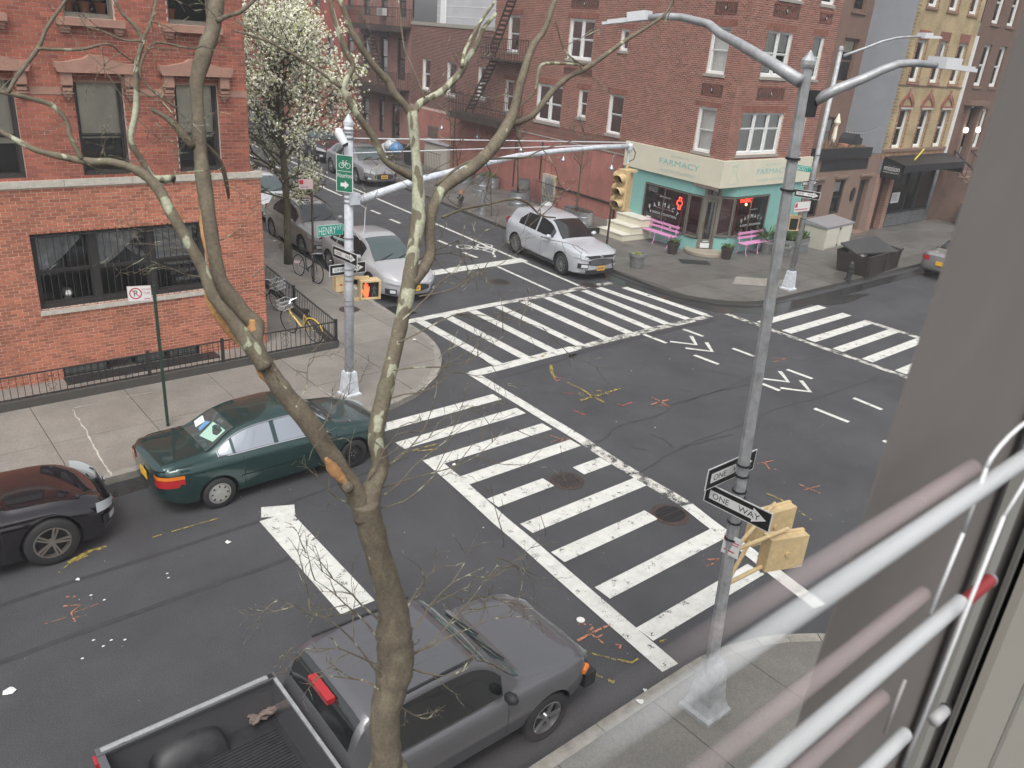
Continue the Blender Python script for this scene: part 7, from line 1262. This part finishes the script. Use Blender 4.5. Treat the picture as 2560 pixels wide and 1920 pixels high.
wood.tube([V3((-.06, 0, 3.3)), V3((-.1, 0, 4.2)), V3((-.2, 0, 5.2)), V3((-.25, 0, 6.3))], [.08, .06, .045, .02], 8, caps=False)
for z in np.linspace(2.0, 6.2, 19):
    for k in range(2 if z < 3 else 3): a = rng.uniform(0, 6.28); grow(V3((-.05-.03*z, 0, z)), nrm((math.cos(a), math.sin(a), rng.uniform(.5, 1.3) if z > 2.8 else .25)), (1.35 if 2.6 < z < 5.6 else .85), .035, 3)
wood.build('limbs', 'bark', pe, kind='stuff', smooth=True)
bl_, gn = MB(), MB(); T = np.array([t for t, _ in tips]); keep = []
for (p, dep) in tips:
    rel = (p[2]-5.0)/3.2; rad = 2.55*math.sqrt(max(.02, 1-rel*rel))*(1 if p[2] > 2.9 else .55)
    if math.hypot(p[0]-.12, p[1]) < rad and p[2] < 8.05: keep.append((p, dep))
rng.shuffle(keep)
for p, dep in [keep[i % len(keep)] for i in range(11500)] if keep else []:
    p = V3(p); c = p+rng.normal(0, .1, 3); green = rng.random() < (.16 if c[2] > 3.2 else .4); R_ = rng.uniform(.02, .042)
    for q in range(7 if not green else 3):
        e = nrm(rng.normal(0, 1, 3)+V3((0, 0, .25))); f_ = nrm(np.cross(e, rng.normal(0, 1, 3))); g_ = np.cross(e, f_); s2 = rng.uniform(.014, .026)*(1 if not green else 1.5); o_ = c+e*R_
        (gn if green else bl_).add([o_-f_*s2, o_-g_*s2, o_+f_*s2, o_+g_*s2], [(0, 1, 2, 3)])
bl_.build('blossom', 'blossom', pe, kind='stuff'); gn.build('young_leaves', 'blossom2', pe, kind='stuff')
# small bare street trees at the stucco wall
def sapling(label, base, h, seed, grp='young bare trees in tubs by the stucco wall', lean=0):
    t = thing('young_tree', label, 'tree', tuple(base), 0, grp); b = MB(); P = [V3((lean*z/h, 0, z)) for z in np.linspace(0, h, 8)]; b.tube(P, [.045*(1-.6*i/7) for i in range(8)], 8); b.build('trunk', 'bark', t, smooth=True); w = MB()
    def g2(p, d, ln, r, dep):
        q = p; P = [p]
        for i in range(3): d = nrm(d+rng.normal(0, .15, 3)); q = q+d*ln/3; P.append(q)
        w.tube(P, [r, r*.8, r*.6, r*.4], 4, caps=False)
        if dep:
            for k in range(3): a = rng.uniform(0, 6.28); g2(P[rng.integers(1, 4)], nrm(d+V3((math.cos(a), math.sin(a), .4))*.7), ln*.65, r*.6, dep-1)
    for z in np.linspace(h*.45, h, 9): a = rng.uniform(0, 6.28); g2(V3((lean*z/h, 0, z)), nrm((math.cos(a), math.sin(a), .9)), .6, .016, 3)
    w.build('twigs', 'bark', t, kind='stuff'); return t
# ---------------------------------------------------------------- street furniture and small things
def tub(label, c, r, h, stadium=0, rz=0, plants=None, m='galv', group=None, cat='planter', name='metal_tub'):
    t = thing(name, label, cat, c, rz, group); b = MB()
    prof = [(r*.96, 0), (r*.97, h*.2), (r, h*.22), (r, h*.26), (r*.975, h*.28), (r*.985, h*.6), (r*1.01, h*.62), (r*1.01, h*.66), (r*.985, h*.68), (r, h*.95), (r*1.035, h*.96), (r*1.035, h), (r*.96, h)]
    n = 28; o = 0
    def ringp(q, z): return [((q*math.cos(2*math.pi*k/n)+(stadium/2 if math.cos(2*math.pi*k/n) > 0 else -stadium/2)), q*math.sin(2*math.pi*k/n), z) for k in range(n)]
    vs = [p for q, z in prof for p in ringp(q, z)]; b.add(vs, [(i*n+k, i*n+(k+1) % n, (i+1)*n+(k+1) % n, (i+1)*n+k) for i in range(len(prof)-1) for k in range(n)]); o = b.build('tub', m, t); auto(o, 30)
    b = MB(); b.add(ringp(r*.96, h*.86), [tuple(range(n))]); b.build('soil', 'soil', t)
    if plants:
        mt, cnt, hh, sp = plants; b = MB()
        for i in range(cnt):
            a = rng.uniform(0, 6.28); rr = r*.8*math.sqrt(rng.random()); x = rr*math.cos(a)+rng.uniform(-stadium/2, stadium/2); y = rr*math.sin(a); d = nrm((rng.normal(0, .5), rng.normal(0, .5), 1)); L = hh*rng.uniform(.4, 1)
            p = V3((x, y, h*.86)); q = p+d*L; e = nrm(np.cross(d, rng.normal(0, 1, 3)))*sp*rng.uniform(.5, 1.2); b.add([p+d*L*.3, p+d*L*.7+e, q, p+d*L*.7-e], [(0, 1, 2, 3)])
        b.build('plants', mt, t, kind='stuff')
    return t
Z0 = .12
tub('long oval metal tub holding a bare sapling, on the low black platform', (22.95, 22.65, .36), .36, .52, .8, math.pi/2-.1)
sapling('taller bare sapling growing from the long oval metal tub', (22.9, 22.7, .7), 3.0, 1)
pf = thing('low_platform', 'low black platform under the long oval metal tub', 'platform', (0, 0, 0)); b = MB(); b.prism([(22.4, 21.75), (23.5, 21.6), (24.7, 22.0), (24.7, 23.6), (22.5, 23.4)], .12, .34); b.build('deck', 'concrete_d', pf); b = MB(); b.obox((22.4, 21.74, .12), (1.1, -.15, 0), (0, -.02, 0), (0, 0, .24)); b.build('fascia', 'black', pf)
tub('tall round metal tub holding the leaning sapling', (23.55, 27.0, Z0), .4, .62); sapling('leaning bare sapling growing from the tall round metal tub', (23.6, 27.1, .6), 3.1, 2, lean=-.35)
tub('short round metal tub left of the outdoor air conditioner unit', (24.6, 27.9, Z0), .36, .5, plants=('mulch', 60, .15, .02)); tub('grey ribbed plastic barrel standing on the short round tub beside the air conditioner', (24.75, 28.1, Z0+.5), .3, .4, m='urn')
tub('wide round metal tub with a small green weed, middle of the wall row', (23.8, 29.9, Z0), .42, .6); tub('long metal trough with green growth against the stucco wall', (25.0, 31.0, Z0), .35, .55, .7, math.pi/2, plants=('leaf', 120, .3, .03)); tub('farthest round metal tub beside the wooden shed', (24.5, 32.2, Z0), .42, .45); tub('low metal tub behind the farthest round tub', (25.3, 33.0, Z0), .35, .5)
sapling('third bare sapling farther along the stucco wall', (24.9, 33.6, .12), 3.2, 3, lean=-.5)
ac = thing('condenser_unit', 'beige outdoor air conditioner unit with a yellow sticker by the stucco wall', 'air conditioner', (25.15, 26.7, Z0), H(86)); b = MB(); b.box((0, 0, .85), (.85, .34, .95)); b.build('casing', 'shed', ac); b = MB(); b.box((-.1, .173, .85), (.6, .01, .7)); [b.box((-.1, .18, .55+.05*i), (.58, .008, .012)) for i in range(13)]; b.build('grille', 'galvgrey', ac); MB().box((0, 0, .2), (.8, .3, .4)).build('stand', 'galvgrey', ac); MB().box((-.426, .02, 1.2), (.004, .18, .16)).build('sticker', 'moss', ac)
fg = thing('small_iron_gate', 'short black iron railing in front of the air conditioner unit', 'railing'); fence_run((24.55, 25.85), (24.75, 27.3), fg, h=1.0, base=0, step=.12)
tb = thing('trash_bag', 'pale shiny bag on the ground under the small iron railing', 'bag', (24.3, 25.9, Z0)); MB().lathe((0, 0, 0), [(.2, 0), (.26, .1), (.22, .25), (.1, .34), (.04, .38)], 12, sx=1.2).build('bag', 'clearbag', tb, smooth=True)
st = thing('stair', 'cream painted three-step stair beside the teal shopfront', 'stairs'); fS = Fr(FB(4.55, 0, 0), -BU, BN)
for i, (d1, zz, z0_) in enumerate(((1.55, .36, 0), (1.1, .62, .37), (.65, .9, .63))):
    MB().fbox(FB, 2.9, 4.32, Z0*(i == 0)+z0_*(i > 0)-.01*(i > 0), zz-.03, .03, d1).build('step', 'cream', st); MB().fbox(FB, 2.88, 4.34, zz-.03, zz, .03, d1+.025).build('tread', 'offwhite', st)
def bench(label, o, u, n, L, par_mat='pink'):
    t = thing('bench', label, 'bench', (0, 0, 0), 0, 'pink slatted benches at the shopfront'); f = Fr((*o, Z0), u, n)
    for i in range(4): MB().fbox(f, 0, L, .42, .445, .1+.09*i, .17+.09*i).build('seat_slat', par_mat, t)
    for z in (.6, .76): b = MB(); p, q = f(0, z, .07-.06*(z-.5)), f(L, z, .07-.06*(z-.5)); b.bar(p, q, .02, .085, up=(0, 0, 1)); b.build('back_slat', par_mat, t)
    for u_ in (.12, L/2, L-.12):
        b = MB(); b.tube([f(u_, .0, .5), f(u_, .12, .44), f(u_, .3, .42), f(u_, .42, .45)], .016, 6); b.tube([f(u_, .0, .02), f(u_, .2, .1), f(u_, .42, .1), f(u_, .84, .03)], .016, 6); b.tube([f(u_, .42, .12), f(u_, .4, .44)], .016, 6); b.build('leg', par_mat, t)
    b = MB(); b.bar(f(.12, .38, .3), f(L/2, .08, .3), .012); b.bar(f(L/2, .08, .3), f(L-.12, .38, .3), .012); b.build('brace', par_mat, t); return t
bench('pink slatted bench under the left shop window beside the stair', tuple(FB(1.35, 0, .12)[:2]), BU, BN, 1.75); bench('pink slatted bench under the right shop window near the corner door', tuple(FA(1.45, 0, .12)[:2]), (1, 0, 0), (0, -1, 0), 1.75)
def potplant(label, c, r, h, n=70, hh=.3, m='pot', pm='leaf', grp=None):
    t = thing('potted_plant', label, 'potted plant', (c[0], c[1], Z0), 0, grp); MB().lathe((0, 0, 0), [(r*.72, 0), (r*.95, h*.75), (r*.95, h*.78), (r*1.06, h*.8), (r*1.06, h), (r*.92, h), (r*.9, h*.9)], 20).build('pot', m, t, smooth=False); b = MB()
    for i in range(n):
        d = nrm((rng.normal(0, .75), rng.normal(0, .75), 1)); L = hh*rng.uniform(.4, 1); p = V3((0, 0, h*.85))+V3((rng.normal(0, r*.3), rng.normal(0, r*.3), 0)); e = nrm(np.cross(d, rng.normal(0, 1, 3)))*.03*rng.uniform(.5, 1.4); b.add([p+d*L*.35, p+d*L*.75+e, p+d*L-V3((0, 0, .02)), p+d*L*.75-e], [(0, 1, 2, 3)])
    b.build('foliage', pm, t, kind='stuff'); return t
potplant('brown pot with leafy plant left of the shop door', (23.55, 18.2), .22, .42); potplant('brown pot with leafy plant right of the shop door', (24.95, 16.82), .22, .42)
potplant('grey urn with yellow-green moss near the kerb in front of the shop', (20.75, 17.45), .28, .5, 260, .09, 'urn', 'moss'); 
potplant('tall leafy plant in a grey pot beside the right pink bench', (27.35, 16.75), .25, .45, 90, .9, 'urn'); potplant('low grey ribbed pot in front of the metal trough', (27.55, 16.05), .26, .42, 60, .15, 'urn', 'leafdark')
tub('oval metal trough full of yellow-flowered green plants near the far lamp pole', (28.5, 16.35, Z0), .42, .58, .95, .12, plants=('leaf', 420, .42, .03))
sh = thing('storage_shed', 'beige plastic storage box with a grey lid beside the metal trough', 'storage box', (31.2, 16.45, Z0), H(4)); b = MB(); b.box((0, 0, .46), (2.35, .92, .92)); b.build('body', 'shed', sh); b = MB(); b.add([(-1.22, -.5, .93), (1.22, -.5, .93), (1.22, .5, 1.06), (-1.22, .5, 1.06), (-1.22, -.5, .87), (1.22, -.5, .87), (1.22, .5, .9), (-1.22, .5, .9)], [(0, 1, 2, 3), (4, 5, 1, 0), (5, 6, 2, 1), (6, 7, 3, 2), (7, 4, 0, 3)]); b.build('lid', 'shedroof', sh)
for x in (-.6, .55):
    b = MB(); b.box((x, -.465, .45), (1.02, .02, .78)); [b.box((x, -.478, .16+.12*i), (.95, .008, .01)) for i in range(6)]; b.build('door', 'offwhite', sh)
b = MB(); b.box((0, -.49, .78), (.05, .03, .09)); b.box((-.05, -.49, .12), (.05, .03, .09)); b.build('latch', 'black', sh)
du = thing('dumpster', 'low brown dumpster with a tilted dark lid at the kerb', 'dumpster', (29.0, 13.5, Z0), H(4)); b = MB(); b.add([(-1.25, -.55, 0), (1.35, -.55, 0), (1.35, .55, 0), (-1.25, .55, 0), (-1.5, -.6, .72), (1.45, -.6, .72), (1.45, .6, .8), (-1.5, .6, .8)], [(3, 2, 1, 0), (0, 1, 5, 4), (1, 2, 6, 5), (2, 3, 7, 6), (3, 0, 4, 7)]); b.build('container', 'dumpster', du)
b = MB(); b.obox((-1.5, -.62, .7), (2.95, 0, 0), (0, .06, 0), (0, 0, .06)); [b.obox((x, -.63, .05), (.06, 0, 0), (0, .05, 0), (0, 0, .65)) for x in (-1.2, .1, 1.2)]; b.build('rim', 'dumpster', du); MB().obox((-1.2, -.2, .62), (.5, 0, 0), (0, .5, 0), (0, 0, .12)).build('rubbish', 'shed', du)
b = MB(); b.add([(-1.45, -.1, .78), (.6, -.75, .78), (1.5, .55, .98), (-1.2, .65, .98), (-1.45, -.1, .73), (.6, -.75, .73), (1.5, .55, .93), (-1.2, .65, .93)], [(0, 1, 2, 3), (7, 6, 5, 4), (0, 4, 5, 1), (1, 5, 6, 2), (2, 6, 7, 3), (3, 7, 4, 0)]); b.build('lid', 'dumplid', du)
def hydrant(label, c, m='iron', top='terracotta'):
    t = thing('fire_hydrant', label, 'fire hydrant', (c[0], c[1], Z0), 0); MB().lathe((0, 0, 0), [(.14, 0), (.14, .04), (.09, .06), (.085, .45), (.11, .46), (.11, .5), (.085, .52)], 14).build('barrel', m, t); MB().lathe((0, 0, .52), [(.09, 0), (.085, .07), (.05, .13), (.025, .15), (.025, .2)], 14).build('bonnet', top, t); b = MB(); b.cyl((-.16, 0, .36), (.16, 0, .36), .045, n=10); b.cyl((0, -.15, .3), (0, 0, .3), .055, n=10); b.build('nozzle', m, t)
hydrant('dark fire hydrant with a rusty top at the cross street kerb', (20.95, 27.75)); hydrant('black fire hydrant in front of the brown dumpster', (26.75, 12.98), top='iron')
t = thing('standpipe', 'slim galvanised standpipe with a wide drum base on the far pavement', 'standpipe', (20.85, 26.15, Z0)); MB().lathe((0, 0, 0), [(.2, 0), (.2, .05), (.18, .06), (.18, .3), (.19, .34), (.06, .38), (.055, .95), (.07, .96), (.07, 1.0)], 18).build('pipe', 'galv', t)
t = thing('wooden_shed', 'grey storage shed behind a black iron fence by the stucco wall', 'shed', (26.25, 36.3, Z0), H(88)); MB().box((0, 0, .65), (2.2, 1.3, 1.3)).build('body', 'shed', t); b = MB(); b.add([(-1.2, -.75, 1.3), (1.2, -.75, 1.3), (1.2, .75, 1.3), (-1.2, .75, 1.3), (-1.1, 0, 1.6), (1.1, 0, 1.6)], [(0, 1, 5, 4), (2, 3, 4, 5), (1, 2, 5), (3, 0, 4)]); b.build('roof', 'shedroof', t)
t = thing('iron_fence', 'tall black iron area fence in front of the dark red brick tenement', 'fence'); fence_run((24.0, 33.6), (24.2, 38.5), t, h=1.15, base=0, step=.15); fence_run((24.3, 39.5), (24.9, 47), t, h=1.1, base=0, step=.15)
for i, (x, y, m, lab, r) in enumerate(((25.3, 40.2, 'clearbag', 'pile topping pale rubbish bag behind the iron fence', .42), (25.0, 39.2, 'bluebag', 'blue rubbish bag behind the iron fence', .4), (25.5, 41.2, 'clearbag', 'white rubbish bag leaning left of the blue one behind the fence', .4))):
    t = thing('rubbish_bag', lab, 'rubbish bag', (x, y, Z0+.35*(i < 2))); MB().lathe((0, 0, 0), [(r*.7, 0), (r, r*.4), (r*.95, r*.9), (r*.5, r*1.4), (r*.15, r*1.6)], 12, sx=1.1).build('bag', m, t, smooth=True)
for i, (x, y) in enumerate(((24.9, 37.6), (25.2, 36.9 if 0 else 38.2))):
    t = thing('wheeled_bin', ['black wheeled bin nearest the shed behind the iron fence', 'second black wheeled bin beside the blue rubbish bag'][i], 'bin', (x, y, Z0), .2); MB().lathe((0, 0, 0), [(.3, 0), (.36, .85)], 4, rz=.8).build('bin', 'rubber', t); MB().box((0, 0, .9), (.56, .56, .07)).build('lid', 'black', t)
t = thing('bin_enclosure', 'row of black bins in the area beside the tall brownstone stoop', 'bin', (0, 0, 0)); b = MB(); [b.box((42.7+.75*i, 15.6, .62), (.66, .7, 1.0)) for i in range(3)]; b.build('bins', 'rubber', t); b = MB(); [b.box((42.7+.75*i, 15.6, 1.16), (.7, .76, .07)) for i in range(3)]; b.build('lids', 'black', t)
b = MB(); b.box((23.35, 17.0, Z0+.008), (1.05, .55, .012), H(-36)); o = b.build('door_mat', 'black'); tag(o, 'black rubber mat on the pavement below the round shop step', 'mat')
b = MB(); cc = (10.02, 17.84); b.lathe((*cc, .118), [(.27, 0), (.27, .006), (.24, .009)], 24); b.build('pavement_manhole', 'ironrust', bpy.data.objects['pavement'])
b = MB(); b.obox((22.3, 14.6, .1235), (1.6, -1.3, 0), (.9, .5, 0), (0, 0, .001)); b.build('pale_patch', 'kerb', bpy.data.objects['pavement.001'])
# ---------------------------------------------------------------- the window the picture is taken through
wn = thing('window', 'blurred taupe window jamb and frame close to the viewer at the right edge', 'window')
def vline(x, y): return V3((x, y, 0))
jx = pl('Q', 1935, 930, (0, .42, 0), (0, 1, 0))
x0 = jx[0]
MB().obox((x0-.05*2.35+.006, .42, CAM_H-2.5), (4, 0, 0), (0, .004, 0), (4.2*.05, 0, 4.2)).build('jamb', 'jamb', wn)
def strip_at(xq, yq, Y, wd, dp, name, m):
    p = pl('Q', xq, yq, (0, Y, 0), (0, 1, 0)); MB().obox((p[0], Y-dp, CAM_H-2.5), (wd, 0, 0), (0, dp, 0), (0, 0, 4.2)).build(name, m, wn)
strip_at(2107, 1240, .40, .06, .02, 'frame_moulding', 'jamb2'); strip_at(2127, 1358, .378, .02, .01, 'frame_moulding', mat('moulding_dark', (.13, .125, .115), .7)); strip_at(2136, 1408, .372, 3.5, .02, 'frame_moulding', mat('moulding_olive', (.33, .315, .275), .7)); strip_at(2195, 1520, .35, .01, .01, 'frame_moulding', 'jamb2')
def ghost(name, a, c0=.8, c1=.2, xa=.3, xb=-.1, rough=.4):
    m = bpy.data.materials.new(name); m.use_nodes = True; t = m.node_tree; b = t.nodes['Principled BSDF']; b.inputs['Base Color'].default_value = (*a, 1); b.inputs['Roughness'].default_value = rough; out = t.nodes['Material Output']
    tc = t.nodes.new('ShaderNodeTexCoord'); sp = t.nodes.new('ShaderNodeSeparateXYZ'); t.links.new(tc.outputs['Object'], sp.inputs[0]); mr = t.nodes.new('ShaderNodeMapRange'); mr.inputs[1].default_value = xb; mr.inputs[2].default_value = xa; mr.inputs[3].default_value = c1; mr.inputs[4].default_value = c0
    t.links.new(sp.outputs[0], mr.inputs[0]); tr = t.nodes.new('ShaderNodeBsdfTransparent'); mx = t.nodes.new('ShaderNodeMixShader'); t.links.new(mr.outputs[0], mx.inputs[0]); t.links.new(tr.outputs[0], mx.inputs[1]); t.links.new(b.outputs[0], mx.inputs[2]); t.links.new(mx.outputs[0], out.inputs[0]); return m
wg = thing('window_guard_reflection', 'blurred reflection of a white tubular window guard close to the viewer at the lower right', 'window guard')
def tubes(Y, pts, r, m, x_start, name, xend=None):
    for k, (x, y, xe) in enumerate(pts):
        p = pl('Q', x, y, (0, Y, 0), (0, 1, 0)); e = pl('Q', xe[0], xe[1], (0, Y, 0), (0, 1, 0)) if xe else p
        MB().tube([(x_start, Y, p[2]), (e[0], Y, p[2]), (e[0]+.004, Y, p[2])], [r, r, r*.8], 24).build(name, m, wg, smooth=True)
GY = .3
X_ = lambda x, y, Y: pl('Q', x, y, (0, Y, 0), (0, 1, 0))
gm = ghost('tube_reflection_white', (.62, .64, .65), .9, .03, X_(2150, 1075, GY)[0], X_(1250, 1590, GY)[0]); gm2 = ghost('tube_reflection_pink', (.42, .35, .35), .5, .02, X_(2050, 1050, GY+.03)[0], X_(1400, 1400, GY+.03)[0])  # opacity fades leftward, imitating the reflection in the glass
tubes(GY, [(1738, 1314, (2195, 1050)), (1839, 1502, (2055, 1352)), (1900, 1640, (1945, 1612))], .0125, gm, -.2, 'guard_tube_reflection'); tubes(GY+.03, [(1889, 1144, (2101, 1010)), (1771, 1459, (1983, 1314)), (1738, 1657, (1882, 1576))], .0125, gm2, -.1, 'second_tube_reflection')  # see-through tubes stand in for the guard's first and second reflections in the pane
q = X_(2040, 1534, .33); MB().tube([(q[0]-.05, .33, q[2]), (q[0], .33, q[2]), (q[0]+.004, .33, q[2])], [.0125, .0125, .009], 20).build('guard_tube_reflection', ghost('tube_reflection_inner', (.5, .5, .5), .7, .7), wg, smooth=True); MB().tube([(q[0]+.004, .33, q[2]), (q[0]+.007, .33, q[2])], .0128, 20).build('end_cap', 'rubber', wg)
def rod(pts, Y, r, m='guardpaint'):
    P = [X_(x, y, Y) for x, y in pts]; MB().tube(P, r, 10).build('guard_rod', m, wg, smooth=True)
rod([(2168, 1116), (2060, 1388), (1953, 1657)], .275, .003); rod([(2081, 1150), (2010, 1324)], .31, .0028); rod([(1955, 1469), (1911, 1583)], .31, .0028, mat('guard_dim', (.33, .31, .31), .5))
def loop(x1, y1, x2, y2, ytop, Y, r, m, leg=0):
    a, c = X_(x1, y1, Y), X_(x2, y2, Y); h = abs(X_((x1+x2)/2, ytop, Y)[2]-max(a[2], c[2])); w = (c[0]-a[0])/2; cx_ = (a[0]+c[0])/2; zm = max(a[2], c[2]); P = [a]+[V3((cx_-w*math.cos(t), Y, zm+h*math.sin(t))) for t in np.linspace(.0, math.pi, 11)]+[c]; MB().tube(P, r, 10).build('guard_loop', m, wg, smooth=True)
loop(2131, 1010, 2240, 1000, 930, .29, .0028, 'guardpaint'); rod([(2131, 1010), (2081, 1150)], .30, .0028); rod([(2240, 1000), (2168, 1116)], .285, .0028); loop(2045, 1000, 2138, 960, 912, .33, .0026, mat('guard_dim', (.33, .31, .31), .5))
p = X_(2072, 1310, .31); q = X_(2125, 1285, .31); q[2] = p[2]; MB().tube([p, q], [.010, .0115], 16).build('red_stop', 'redplastic', wg); MB().tube([q, q+V3((.006, 0, 0))], [.0125, .0125], 16).build('end_cap', 'galv', wg)

# thin scattering volume added for the milky veil of the window pane and screen
hz = MB(); hz.obox((-30, .5, -1.2), (140, 0, 0), (0, 120, 0), (0, 0, 16)) if 0 else hz.obox((-100, -20, -1.2), (260, 0, 0), (0, 160, 0), (0, 0, 15.5)); ho = hz.build('haze', 'black', None, kind='stuff')
hm = bpy.data.materials.new('veil_haze'); hm.use_nodes = True; t = hm.node_tree; t.nodes.clear(); out = t.nodes.new('ShaderNodeOutputMaterial'); pv = t.nodes.new('ShaderNodeVolumePrincipled'); pv.inputs['Color'].default_value = (.95, .96, 1, 1); pv.inputs['Density'].default_value = .0017; t.links.new(pv.outputs[0], out.inputs['Volume']); ho.data.materials.clear(); ho.data.materials.append(hm)
tag(ho, 'thin added haze standing in for the milky veil of the window glass', 'haze')
